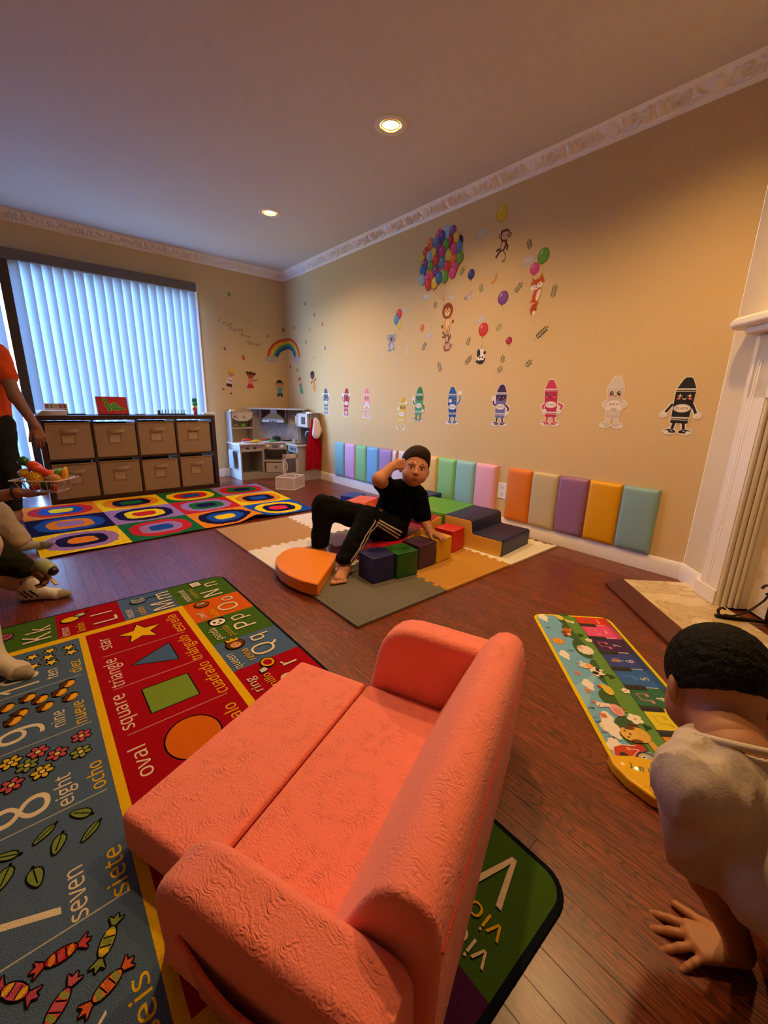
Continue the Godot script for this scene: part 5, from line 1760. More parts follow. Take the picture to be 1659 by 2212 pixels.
	# border letters: capital, small letter, two words, a small picture
	for w in [["N", 1.765, 0.122, 0.085, CR], ["n", 1.873, 0.09, 0.075, CR], ["notebook", 1.81, 0.235, 0.03, CR, 0.15], ["cuaderno", 1.81, 0.196, 0.026, "b9a93a", 0.13],
		["O", 1.585, 0.108, 0.085, CR], ["o", 1.662, 0.082, 0.065, CR], ["owl", 1.562, 0.232, 0.030, CR, 0.06], ["búho", 1.556, 0.184, 0.028, YE, 0.075],
		["P", 1.385, 0.112, 0.085, CR], ["p", 1.458, 0.10, 0.07, CR], ["panda", 1.378, 0.232, 0.030, CR, 0.10], ["panda", 1.372, 0.183, 0.028, "b9a93a", 0.095],
		["Q", 1.166, 0.115, 0.085, CR], ["q", 1.252, 0.10, 0.07, CR], ["queen", 1.152, 0.238, 0.030, CR, 0.105], ["reina", 1.162, 0.19, 0.028, YE, 0.085],
		["R", 0.95, 0.115, 0.085, CR], ["r", 1.030, 0.09, 0.07, CR], ["ring", 0.985, 0.238, 0.030, CR, 0.085], ["anillo", 0.965, 0.19, 0.028, YE, 0.10],
		["S", 0.745, 0.115, 0.085, CR], ["s", 0.825, 0.09, 0.07, CR], ["T", 0.535, 0.115, 0.085, CR], ["t", 0.61, 0.09, 0.07, CR], ["U", 0.33, 0.115, 0.085, CR],
		["V", 0.109, 0.098, 0.098, CR, 0.072], ["v", 0.185, 0.082, 0.06, CR], ["violín", 0.114, 0.188, 0.033, YE, 0.132], ["violin", 0.109, 0.239, 0.033, CR, 0.132],
		["M", 1.775, 0.338, 0.085, CR], ["m", 1.88, 0.312, 0.075, CR], ["mouse", 1.775, 0.470, 0.030, CR, 0.085], ["ratón", 1.775, 0.427, 0.028, YE, 0.085],
		["L", 1.785, 0.562, 0.085, CR], ["l", 1.855, 0.568, 0.075, CR], ["lemon", 1.765, 0.703, 0.030, CR, 0.08], ["limón", 1.772, 0.650, 0.028, YE, 0.08],
		["K", 1.782, 0.79, 0.085, CR], ["k", 1.852, 0.785, 0.075, CR], ["kite", 1.775, 0.915, 0.030, CR, 0.07], ["W", 0.12, 0.34, 0.09, CR], ["w", 0.21, 0.33, 0.07, CR]]:
		p.text(w[0], w[1], w[2], w[3], w[4], 0.0, w[5] if w.size() > 5 else 0.0)
	# small pictures
	p.opoly([[1.89, 0.13], [1.94, 0.135], [1.935, 0.18], [1.885, 0.175]], "d9d4c6", 0.003)
	for k in 3: p.line([[1.898 + k * 0.012, 0.143], [1.896 + k * 0.012, 0.168]], 0.003, "6f6a62")
	p.oell(1.672, 0.198, 0.028, 0.03, "8a4a22", 0.004); p.ell(1.68, 0.19, 0.008, 0.008, "efe4cc"); p.ell(1.68, 0.207, 0.008, 0.008, "efe4cc"); p.ell(1.68, 0.19, 0.004, 0.004, ink); p.ell(1.68, 0.207, 0.004, 0.004, ink); p.line([[1.645, 0.18], [1.645, 0.215]], 0.008, "5a2f14")
	p.ell(1.492, 0.172, 0.012, 0.012, ink); p.ell(1.492, 0.218, 0.012, 0.012, ink); p.oell(1.468, 0.195, 0.028, 0.032, "efe9dc", 0.004); p.ell(1.47, 0.182, 0.008, 0.006, ink); p.ell(1.47, 0.208, 0.008, 0.006, ink); p.ell(1.455, 0.195, 0.004, 0.005, ink)
	p.oell(1.258, 0.2, 0.03, 0.034, "6b3a1c", 0.004); p.ell(1.252, 0.2, 0.02, 0.02, "d9a070"); p.ell(1.255, 0.192, 0.003, 0.003, ink); p.ell(1.255, 0.208, 0.003, 0.003, ink); p.opoly([[1.282, 0.178], [1.305, 0.175], [1.294, 0.19], [1.31, 0.2], [1.294, 0.21], [1.305, 0.225], [1.282, 0.222]], "e3b51e", 0.003)
	p.oell(1.072, 0.152, 0.027, 0.024, "e0a91c", 0.004); p.ell(1.072, 0.152, 0.018, 0.016, cl.r); p.opoly([[1.052, 0.176], [1.045, 0.196], [1.028, 0.196], [1.026, 0.18], [1.036, 0.168]], "cfd6da", 0.003)
	p.oell(1.885, 0.418, 0.026, 0.03, "7f8a94", 0.004); p.ell(1.905, 0.40, 0.009, 0.009, "9aa4ac"); p.ell(1.905, 0.436, 0.009, 0.009, "9aa4ac"); p.line([[1.885, 0.388], [1.9, 0.365], [1.89, 0.35], [1.905, 0.34]], 0.005, ink)
	p.oell(1.872, 0.678, 0.024, 0.03, "e9c31e", 0.004); p.oell(1.896, 0.64, 0.016, 0.02, "8a8a5a", 0.004); p.ell(1.898, 0.637, 0.009, 0.012, "d9d4a0"); p.line([[1.91, 0.62], [1.925, 0.605]], 0.007, ink)
	p.oell(1.86, 0.885, 0.028, 0.024, "9a5a7a", 0.004); p.line([[1.875, 0.87], [1.845, 0.9]], 0.004, ink)
	obj("printed_pattern", mb, M.carpet, t)

# ---------------------------------------------------------------- coral sofa
func sofa():
	var org := Vector3(4.103, 0.0085, 2.1455)
	var ex := Vector3(0.38995, 0, 0.92084)
	var t := thing("kids_sofa", "coral pink plush fold-out child's sofa on the learning rug in the foreground", "sofa", org)
	var fr := Transform3D(Basis(ex, Vector3.UP, ex.cross(Vector3.UP)), org)   # local x along the seat, y up, -z towards the back
	var co := "fb8d7c"
	var mb := MB.new().k(co)
	mb.rbox(fr * Transform3D(Basis(), Vector3(0.316, 0.049, -0.43)), Vector3(0.634, 0.098, 0.352), 0.014, 3)
	obj("seat_base", mb, M.plush, t, org)
	mb = MB.new().k(co)
	mb.rbox(fr * Transform3D(Basis(Vector3.FORWARD, -0.008), Vector3(0.3035, 0.0515, -0.1265)), Vector3(0.607, 0.099, 0.25), 0.016, 3)
	obj("fold_out_seat", mb, M.plush, t, org)
	mb = MB.new().k("d95f4d")
	for s in [[0.002, 0.1015]]:
		mb.rbox(fr * Transform3D(Basis(), Vector3(0.30, 0.097, -0.253)), Vector3(0.6, 0.006, 0.006), 0.0025)
	obj("hinge_seam", mb, M.plush, t, org)
	# arms: D-shaped outline in (depth, height), extruded sideways
	var arm := [[0.662, 0.0], [0.668, 0.02], [0.672, 0.26], [0.664, 0.284], [0.64, 0.296], [0.58, 0.299], [0.46, 0.303], [0.39, 0.304], [0.352, 0.298], [0.325, 0.285], [0.302, 0.264], [0.286, 0.236], [0.275, 0.2], [0.266, 0.15], [0.257, 0.10], [0.243, 0.05], [0.228, 0.012], [0.232, 0.0]]
	var put_arm := func(u0: float, w: float, lean: float, called: String):
		var q := []
		for p in arm: q.append(Vector2(p[0], p[1]))
		# frame: local x = depth, y = up, z = sideways
		var bz: Vector3 = fr.basis.x
		var bx: Vector3 = -fr.basis.z
		var by: Vector3 = (Vector3.UP + bz * lean)
		var f := Transform3D(Basis(bx, by, bz), org + bz * u0)
		if f.basis.determinant() < 0.0:
			f = Transform3D(Basis(bx, by, -bz), org + bz * (u0 + w))
		var m := MB.new().k(co)
		m.prism(q, f, w, 0.022, 4)
		return obj(called, m, M.plush, t, org)
	put_arm.call(-0.095, 0.092, -0.04, "arm")
	var near_arm = put_arm.call(0.602, 0.088, 0.125, "arm")
	# back: cross-section in (depth, height)
	var bk := [Vector2(0.475, 0.06), Vector2(0.50, 0.115), Vector2(0.545, 0.225), Vector2(0.585, 0.315), Vector2(0.602, 0.345), Vector2(0.622, 0.366), Vector2(0.645, 0.374), Vector2(0.668, 0.370), Vector2(0.684, 0.354), Vector2(0.692, 0.325), Vector2(0.694, 0.25), Vector2(0.690, 0.10), Vector2(0.686, 0.0), Vector2(0.60, 0.0), Vector2(0.50, 0.0)]
	var bz: Vector3 = fr.basis.x
	var f := Transform3D(Basis(-fr.basis.z, Vector3.UP, bz), org + bz * -0.035)
	if f.basis.determinant() < 0.0: f = Transform3D(Basis(-fr.basis.z, Vector3.UP, -bz), org + bz * 0.632)
	mb = MB.new().k(co)
	mb.prism(bk, f, 0.667, 0.013, 4)
	obj("backrest", mb, M.plush, t, org)
	# welt seams on the rear of the back
	mb = MB.new().k("e0665a")
	for h in [0.30]:
		mb.bar(fr * Vector3(-0.03, h, -0.694), fr * Vector3(0.62, h, -0.694), 0.005, 0.005, 0.002)
	obj("back_seam", mb, M.plush, t, org)
	mb = MB.new().k(co)
	mb.bar(fr * Vector3(-0.09, 0.05, -0.672), fr * Vector3(-0.09, 0.27, -0.674), 0.012, 0.01, 0.004)
	obj("arm_piping", mb, M.plush, t, org)
	# side pocket: a loose flap on the near arm with a sagging mouth
	mb = MB.new().k("df6a58")
	var pts := PackedVector3Array()
	for i in 21:
		for j in 9:
			var g := i / 20.0
			var k := j / 8.0
			var v := 0.335 + 0.265 * g
			var mouth := 0.188 - 0.03 * sin(PI * g) + 0.02 * g
			var h := lerpf(0.012, mouth, k)
			var bulge := 0.0025 + 0.016 * sin(PI * g) * k * k
			pts.append(fr * Vector3(0.690 + 0.125 * h + bulge, h, -v))
	mb.sheet(pts, 21, 9, false, fr * Vector3(0.3, 0.1, -0.45))
	var pk := obj("side_pocket", mb, M.plush, near_arm, org)
	mb = MB.new().k("ee7a66")
	var rim := []
	for i in 21:
		var g := i / 20.0
		var h := 0.188 - 0.03 * sin(PI * g) + 0.02 * g
		rim.append(fr * Vector3(0.690 + 0.125 * h + 0.0025 + 0.016 * sin(PI * g), h, -(0.335 + 0.265 * g)))
	mb.tube(rim, 0.0042, 8)
	obj("pocket_hem", mb, M.plush, near_arm, org)

# ---------------------------------------------------------------- musical mat
func music_mat():
	var o := Vector3(4.3229, 0, 1.0562)
	var s := Vector3(0.70711, 0, 0.70711)
	var w := Vector3(0.70711, 0, -0.70711)
	var L := 0.845
	var W := 0.345
	var t := thing("musical_mat", "yellow-edged children's musical floor mat with piano keys and farm animals", "play mat", o)
	# print frame: x runs from the box to the far end, y from the keys to the sky
	var fr := Transform3D(Basis(-s, -w, Vector3.UP), o + s * L + w * W)
	var X := func(a, b): return [L - a, W - b]
	var mb := MB.new().k("e8c90f")
	mb.prism(rounded(-0.02, 0.0, L, W, 0.045).map(func(q): return Vector2(q[0], q[1])), fr, 0.0045, 0.0015)
	obj("yellow_border", mb, M.cloth, t, o)
	mb = MB.new()
	var p := new_print(mb, fr)
	p.z = 0.0046
	p.dz = 0.00001
	var inner := rounded(-0.02, 0.012, L - 0.012, W - 0.012, 0.035)
	p.poly(inner, "6fb0d8")
	# rays in the sky
	for i in 6:
		var a := 2.2 + i * 0.22
		p.poly([[0.42, 0.22], [0.42 + cos(a) * 0.2, 0.333], [0.42 + cos(a) * 0.2 + 0.03, 0.333]], "86c0e2")
	# hills and grass
	for h in [[0.80, 0.205, 0.06, 0.035], [0.70, 0.21, 0.07, 0.04], [0.57, 0.215, 0.07, 0.035], [0.42, 0.205, 0.08, 0.03], [0.28, 0.225, 0.05, 0.045], [0.13, 0.23, 0.07, 0.05]]: p.ell(h[0], h[1], h[2], h[3], "2f5a2a")
	p.poly([[-0.02, 0.012], [L - 0.045, 0.012], [L - 0.012, 0.045], [L - 0.012, 0.215], [0.72, 0.208], [0.6, 0.195], [0.45, 0.20], [0.33, 0.215], [0.2, 0.22], [0.0, 0.222], [-0.02, 0.222]], "5c8f35")
	# piano keys
	var keys := [["d8291f", "808", "c0241c"], ["e0467f", "r", "c23a72"], ["3a1450", "7", "32104a"], ["2a3f8f", "6", "1f2f78"], ["1f62b0", "5", "184f98"], ["1f6b4a", "4", "164f38"], ["e0d020", "3", "c0b018"], ["e08a20", "2", "c07018"]]
	var k0 := L - 0.012
	for i in 8:
		var x1: float = k0 - i * 0.1035 if i == 0 else L - 0.083 - (i - 1) * 0.1045
		var x0: float = L - 0.083 - i * 0.1045
		if i == 7: x0 = -0.02
		p.poly([[x0, 0.017], [x1, 0.017], [x1, 0.158], [x0, 0.158]], "1d1f2a")
		p.poly([[x0 + 0.001, 0.019], [x1, 0.019], [x1, 0.040], [x0 + 0.001, 0.040]], keys[i][2])
		p.poly([[x0 + 0.001, 0.040], [x1, 0.040], [x1, 0.156], [x0 + 0.001, 0.156]], keys[i][0])
		p.line([[x0 + 0.004, 0.045], [x0 + 0.004, 0.085]], 0.0035, "e8e2da")
	for i in 8:
		var xc := (k0 + (L - 0.083)) / 2 if i == 0 else L - 0.083 - (i - 0.5) * 0.1045
		if i > 1: p.text(keys[i][1], xc, 0.067, 0.026, "f1ece2", 0.0)
		elif i == 0: p.text("Record", xc, 0.066, 0.010, "f1ece2", 0.0, 0.04)
		else: p.text("Play", xc, 0.066, 0.012, "f1ece2", 0.0, 0.03)
		# music symbols
		var nc: String = ["8a7a2a", "d98aa8", "d86a8a", "e0b08a", "5f9ad0", "d87a8a", "c8b828", "e0b060"][i]
		p.at(xc, 0.115, 1.0, 0.0)
		match i:
			3:
				var sp := []
				for k in 20: sp.append([cos(k * 0.45) * (0.004 + k * 0.0006), sin(k * 0.45) * (0.004 + k * 0.0007)])
				p.line(sp, 0.0028, nc); p.line([[0.0, 0.024], [0.0, -0.026]], 0.0028, nc)
			4: p.ell(0.0, -0.016, 0.012, 0.008, nc); p.ell(0.0, -0.016, 0.009, 0.005, keys[i][0]); p.line([[0.011, -0.014], [0.011, 0.022]], 0.0025, nc)
			_:
				p.ell(-0.018, -0.014, 0.008, 0.006, nc); p.ell(0.014, -0.010, 0.008, 0.006, nc)
				p.line([[-0.011, -0.014], [-0.011, 0.018], [0.021, 0.022], [0.021, -0.010]], 0.0032, nc)
		p.at(0, 0)
		if i < 7:
			var x0 := L - 0.083 - i * 0.1045
			p.poly([[x0 - 0.013, 0.160], [x0 + 0.013, 0.160], [x0 + 0.014, 0.092], [x0 + 0.006, 0.086], [x0 - 0.012, 0.088]], "17171b")
			p.poly([[x0 + 0.004, 0.158], [x0 + 0.009, 0.158], [x0 + 0.010, 0.096], [x0 + 0.006, 0.096]], "3a3a40")
	# sky: clouds, sun, notes, butterflies
	for c in [[0.036, 0.043, 1.0], [0.326, 0.041, 0.9], [0.501, 0.063, 0.9], [0.775, 0.035, 1.1], [0.66, 0.06, 0.9], [0.70, 0.052, 1.3]]:
		var q: Array = X.call(c[0], c[1])
		p.at(q[0], q[1], c[2])
		for g in [[-0.018, 0.0, 0.012], [0.0, 0.008, 0.016], [0.018, 0.0, 0.013], [0.0, -0.004, 0.016], [-0.03, -0.005, 0.007]]: p.ell(g[0], g[1], g[2] * 1.1, g[2], "ece8e0")
	var qs: Array = X.call(0.231, 0.046)
	p.at(qs[0], qs[1])
	for k in 20: p.line([[cos(k * PI / 10) * 0.02, sin(k * PI / 10) * 0.02], [cos(k * PI / 10) * 0.031, sin(k * PI / 10) * 0.031]], 0.0016, "d8b23a")
	p.ell(0, 0, 0.021, 0.021, "e59a1a"); p.ell(-0.006, 0.004, 0.002, 0.002, "5a3a10"); p.ell(0.006, 0.004, 0.002, 0.002, "5a3a10"); p.line([[-0.006, -0.004], [0, -0.008], [0.006, -0.004]], 0.0015, "5a3a10")
	for c in [[0.125, 0.036], [0.293, 0.074], [0.62, 0.026], [0.74, 0.036]]:
		var q: Array = X.call(c[0], c[1])
		p.at(q[0], q[1], 1.0, 0.4)
		p.ell(-0.004, -0.005, 0.0045, 0.0035, "2c3f73"); p.line([[0, -0.005], [0, 0.008], [0.006, 0.005]], 0.002, "2c3f73")
	for c in [[0.441, 0.048, "d08a8a"], [0.535, 0.048, "cf9a7a"], [0.652, 0.051, "dd7a3a"]]:
		var q: Array = X.call(c[0], c[1])
		p.at(q[0], q[1])
		for g in [[-0.006, 0.005], [0.006, 0.005], [-0.005, -0.005], [0.005, -0.005]]: p.ell(g[0], g[1], 0.006, 0.005, c[2], 0.0, 10)
		p.line([[0, -0.008], [0, 0.008]], 0.002, "4a3a3a")
	p.at(0, 0)
	var qf: Array = X.call(0.69, 0.0235)
	for g in [["F", "c04a8a", -0.030], ["O", "b8c84a", -0.010], ["K", "2c4f93", 0.010], ["I", "b06ac0", 0.028]]: p.text(g[0], qf[0] + g[2], qf[1], 0.016, g[1])
	# animals
	var A := func(a, b, size := 1.0):
		var q: Array = X.call(a, b)
		p.at(q[0], q[1], size)
	A.call(0.03, 0.119)      # duck
	p.ell(0, 0, 0.022, 0.014, "e0cf4a"); p.ell(0.016, 0.012, 0.01, 0.010, "e3d455"); p.poly([[0.024, 0.014], [0.034, 0.010], [0.024, 0.007]], "e08a2a"); p.ell(0.018, 0.014, 0.002, 0.002, "1a1a1a", 0.0, 8)
	A.call(0.06, 0.145)
	p.ell(0, 0, 0.012, 0.009, "dcd060"); p.ell(0.009, 0.008, 0.006, 0.006, "e3d870"); p.ell(-0.012, -0.016, 0.006, 0.006, "efeade", 0.0, 10); p.ell(-0.002, -0.018, 0.006, 0.006, "efeade", 0.0, 10); p.ell(-0.007, -0.010, 0.006, 0.006, "efeade", 0.0, 10)
	A.call(0.155, 0.106)     # brown dog
	p.ell(0.012, -0.006, 0.024, 0.018, "b5601c"); p.ell(-0.016, 0.006, 0.020, 0.017, "a04f18"); p.ell(-0.018, -0.004, 0.009, 0.008, "e8d3b4"); p.ell(-0.030, 0.012, 0.007, 0.012, "6e3412"); p.ell(-0.002, 0.013, 0.007, 0.012, "6e3412"); p.ell(-0.022, 0.009, 0.003, 0.003, "1a120c", 0.0, 8); p.ell(-0.011, 0.009, 0.003, 0.003, "1a120c", 0.0, 8); p.ell(0.02, -0.022, 0.008, 0.006, "e08a3a")
	A.call(0.28, 0.135)      # sheep
	for k in 10: p.ell(-0.006 + cos(k * 0.63) * 0.022, sin(k * 0.63) * 0.020, 0.012, 0.011, "e6e0d2", 0.0, 10)
	p.ell(-0.006, 0, 0.024, 0.022, "e6e0d2"); p.ell(0.010, 0.014, 0.011, 0.012, "e8a8b4"); p.ell(0.006, 0.018, 0.002, 0.002, "4a2a2a", 0.0, 8); p.ell(0.015, 0.018, 0.002, 0.002, "4a2a2a", 0.0, 8)
	A.call(0.41, 0.108)      # cow
	p.ell(-0.016, -0.012, 0.030, 0.020, "ece7dc"); p.ell(-0.024, -0.006, 0.010, 0.012, "17161a"); p.ell(-0.004, -0.022, 0.012, 0.008, "17161a"); p.ell(-0.04, -0.02, 0.006, 0.008, "17161a")
	p.line([[-0.03, -0.026], [-0.03, -0.04]], 0.008, "ece7dc", false); p.line([[-0.006, -0.026], [-0.006, -0.04]], 0.008, "ece7dc", false); p.line([[-0.03, -0.038], [-0.03, -0.044]], 0.008, "17161a", false)
	p.ell(0.018, 0.014, 0.017, 0.021, "ece7dc"); p.ell(0.016, 0.001, 0.016, 0.014, "e3a774"); p.ell(0.012, 0.022, 0.0025, 0.003, "17161a", 0.0, 8); p.ell(0.026, 0.022, 0.0025, 0.003, "17161a", 0.0, 8)
	p.poly([[0.006, 0.032], [0.004, 0.046], [0.012, 0.034]], "d9a88a"); p.poly([[0.028, 0.034], [0.036, 0.046], [0.034, 0.030]], "d9a88a"); p.ell(0.039, 0.022, 0.008, 0.005, "ece7dc")
	for c in [[0.212, 0.176], [0.524, 0.178]]:
		A.call(c[0], c[1])
		for k in 5: p.ell(cos(k * TAU / 5) * 0.009, sin(k * TAU / 5) * 0.009, 0.006, 0.006, "efeade", 0.0, 10)
		p.ell(0, 0, 0.004, 0.004, "d8b23a", 0.0, 8)
	A.call(0.527, 0.119)     # hen
	p.ell(0, 0, 0.026, 0.016, "d9c038"); p.ell(0.020, 0.012, 0.011, 0.010, "dcc645"); p.ell(0.016, 0.024, 0.008, 0.006, "b5221c"); p.poly([[0.030, 0.014], [0.040, 0.011], [0.030, 0.008]], "e08a2a"); p.ell(0.022, 0.014, 0.002, 0.002, "17161a", 0.0, 8)
	A.call(0.618, 0.090)     # goose
	p.ell(-0.006, -0.014, 0.028, 0.020, "e3a3a6"); p.ell(-0.012, -0.014, 0.014, 0.011, "d98a92"); p.poly([[0.004, 0.0], [0.022, -0.004], [0.024, 0.03], [0.008, 0.03]], "ecd9d2"); p.ell(0.014, 0.032, 0.013, 0.012, "ecdcd4"); p.poly([[0.016, 0.040], [0.030, 0.054], [0.030, 0.036]], "df7a34"); p.ell(0.010, 0.034, 0.003, 0.003, "17161a", 0.0, 8); p.line([[-0.01, -0.032], [-0.01, -0.044]], 0.003, "d98a3a"); p.line([[0.004, -0.032], [0.004, -0.044]], 0.003, "d98a3a")
	A.call(0.659, 0.143)     # big daisy
	for k in 5: p.ell(cos(k * TAU / 5 + 0.3) * 0.014, sin(k * TAU / 5 + 0.3) * 0.014, 0.010, 0.010, "ece8dc", 0.0, 12)
	p.ell(0, 0, 0.005, 0.005, "cdb23a", 0.0, 10)
	A.call(0.725, 0.105)     # yellow dog
	p.ell(0.026, -0.016, 0.02, 0.018, "4a2a1a"); p.ell(0.0, -0.02, 0.030, 0.028, "ddae4a"); p.ell(-0.006, -0.03, 0.014, 0.012, "ddae4a"); p.poly([[-0.03, -0.028], [-0.02, -0.044], [-0.055, -0.05], [-0.058, -0.03]], "d9a544"); p.ell(0.0, 0.012, 0.027, 0.023, "e3b654"); p.ell(0.012, 0.018, 0.003, 0.004, "17161a", 0.0, 8); p.ell(-0.012, 0.018, 0.003, 0.004, "17161a", 0.0, 8); p.ell(0.0, 0.008, 0.005, 0.003, "17161a", 0.0, 8); p.ell(0.024, 0.0, 0.007, 0.016, "6e3a1a"); p.ell(-0.026, 0.0, 0.007, 0.016, "6e3a1a")
	A.call(0.812, 0.05)      # barn
	p.opoly([[-0.03, -0.05], [0.042, -0.05], [0.042, 0.0], [0.032, 0.024], [0.006, 0.034], [-0.02, 0.024], [-0.03, 0.0]], "c4381f", 0.003, "e8d8c8")
	p.ell(0.006, 0.008, 0.010, 0.012, "2a1a16"); p.line([[0.0, -0.045], [0.0, -0.01], [0.03, -0.045], [0.03, -0.01]], 0.002, "e8d8c8"); p.ell(0.03, -0.015, 0.006, 0.006, "e0a24a")
	A.call(0.775, 0.103)
	p.ell(0, 0, 0.012, 0.012, "b8281c"); p.ell(0.008, 0.008, 0.006, 0.006, "c83a28")
	A.call(0.82, 0.10)       # grey cat face
	p.ell(0.0, 0.0, 0.032, 0.028, "2f2723"); p.ell(0, 0, 0.026, 0.024, "b5aca2"); p.ell(0.011, 0.006, 0.006, 0.007, "efece6"); p.ell(-0.011, 0.006, 0.006, 0.007, "efece6"); p.ell(0.011, 0.006, 0.003, 0.004, "17161a"); p.ell(-0.011, 0.006, 0.003, 0.004, "17161a"); p.ell(0, -0.006, 0.004, 0.003, "17161a")
	for c in [[0.175, 0.158], [0.45, 0.165], [0.69, 0.165]]:
		A.call(c[0], c[1])
		for k in [-0.7, 0.0, 0.7]: p.line([[0, -0.01], [k * 0.016, 0.012]], 0.005, "23481f")
	p.at(0, 0)
	obj("printed_picture", mb, M.print, t, o)
	# speaker box
	mb = MB.new().k("eab80a")
	var bx := []
	for q in [[0.0, -0.03], [0.0, 0.375]]: pass
	bx = [[-0.004, -0.012]]
	var out := [[0.0, 0.36], [-0.03, 0.362], [-0.075, 0.345], [-0.12, 0.31], [-0.152, 0.26], [-0.165, 0.2], [-0.165, 0.145], [-0.152, 0.085], [-0.12, 0.035], [-0.075, 0.0], [-0.03, -0.017], [0.0, -0.015], [0.004, 0.05], [-0.012, 0.12], [-0.018, 0.172], [-0.012, 0.225], [0.004, 0.295]]
	mb.prism(out.map(func(q): return Vector2(q[0] + 0.012, q[1])), fr, 0.032, 0.007, 3)
	obj("speaker_box", mb, M.plastic, t, o)
	mb = MB.new()
	p = new_print(mb, Transform3D(Basis(w * -1.0, s, Vector3.UP), o + s * (L + 0.0) + Vector3.UP * 0.0321))   # upright for someone at the far end
	p.z = 0.0002
	p.dz = 0.00001
	var word := "Musical Mat"
	var ang := 0.0
	for i in word.length():
		if word[i] == " ": continue
		var xx := -0.262 + i * 0.0235
		var dip := 0.055 - 1.35 * pow(xx + 0.172, 2.0)
		p.text(word[i], xx, dip - 0.005, 0.020, "2a5a48", -2.7 * (xx + 0.172))
	# dog face drawn in grooves, with speaker holes
	p.at(-0.085, 0.095)
	var fc := []
	for k in 25: fc.append([cos(k * TAU / 24) * 0.045, sin(k * TAU / 24) * 0.036])
	p.line(fc, 0.0015, "8a6408")
	for k in 9: p.ell(-0.02 + (k % 3) * 0.018, 0.006 + (k / 3) * 0.009 - 0.008, 0.002, 0.002, "6a4a06", 0.0, 8)
	p.line([[-0.03, -0.014], [-0.02, -0.020], [-0.008, -0.021]], 0.0018, "8a6408")
	p.ell(-0.03, -0.014, 0.0035, 0.0025, "4a3406")
	p.at(0, 0)
	obj("box_print", mb, M.print, t, o)
	for g in [[0.863, 0.008, "led_red"], [0.874, 0.037, "led_green"], [0.888, 0.07, "led_blue"]]:
		mb = MB.new()
		mb.ball(o + s * g[0] + w * g[1] + Vector3.UP * 0.0318, Vector3(0.0045, 0.003, 0.0045), 12)
		obj("indicator_light", mb, M[g[2]], t, o)

# ---------------------------------------------------------------- wall stickers
func wall_b() -> Transform3D: return frame(Vector3.ZERO, Vector3.RIGHT, Vector3.UP)
func wall_w() -> Transform3D: return frame(Vector3.ZERO, Vector3.FORWARD, Vector3.UP)

# x: metres along the long wall; on the window wall give z and pass left = true
func decal(called: String, label: String, category: String, group: String, x: float, y: float, draw: Callable, left := false, size := 1.0, turn := 0.0):
	var mb := MB.new()
	var p := new_print(mb, wall_w() if left else wall_b())
	p.at(-x if left else x, y, size, turn)
	draw.call(p)
	var off := Vector3(0.0008, y, x) if left else Vector3(x, y, 0.0008)
	return tag(obj(called, mb, M.paper, null, off), label, category, group)

func hand(hex) -> Callable:
	return func(p):
		p.ell(0, -0.008, 0.013, 0.014, hex)
		for f in [[-0.010, 0.006, -0.019, 0.020], [-0.004, 0.008, -0.007, 0.028], [0.003, 0.008, 0.005, 0.028], [0.009, 0.005, 0.016, 0.022], [0.010, -0.008, 0.023, 0.000]]:
			p.line([[f[0], f[1]], [f[2], f[3]]], 0.0068, hex)

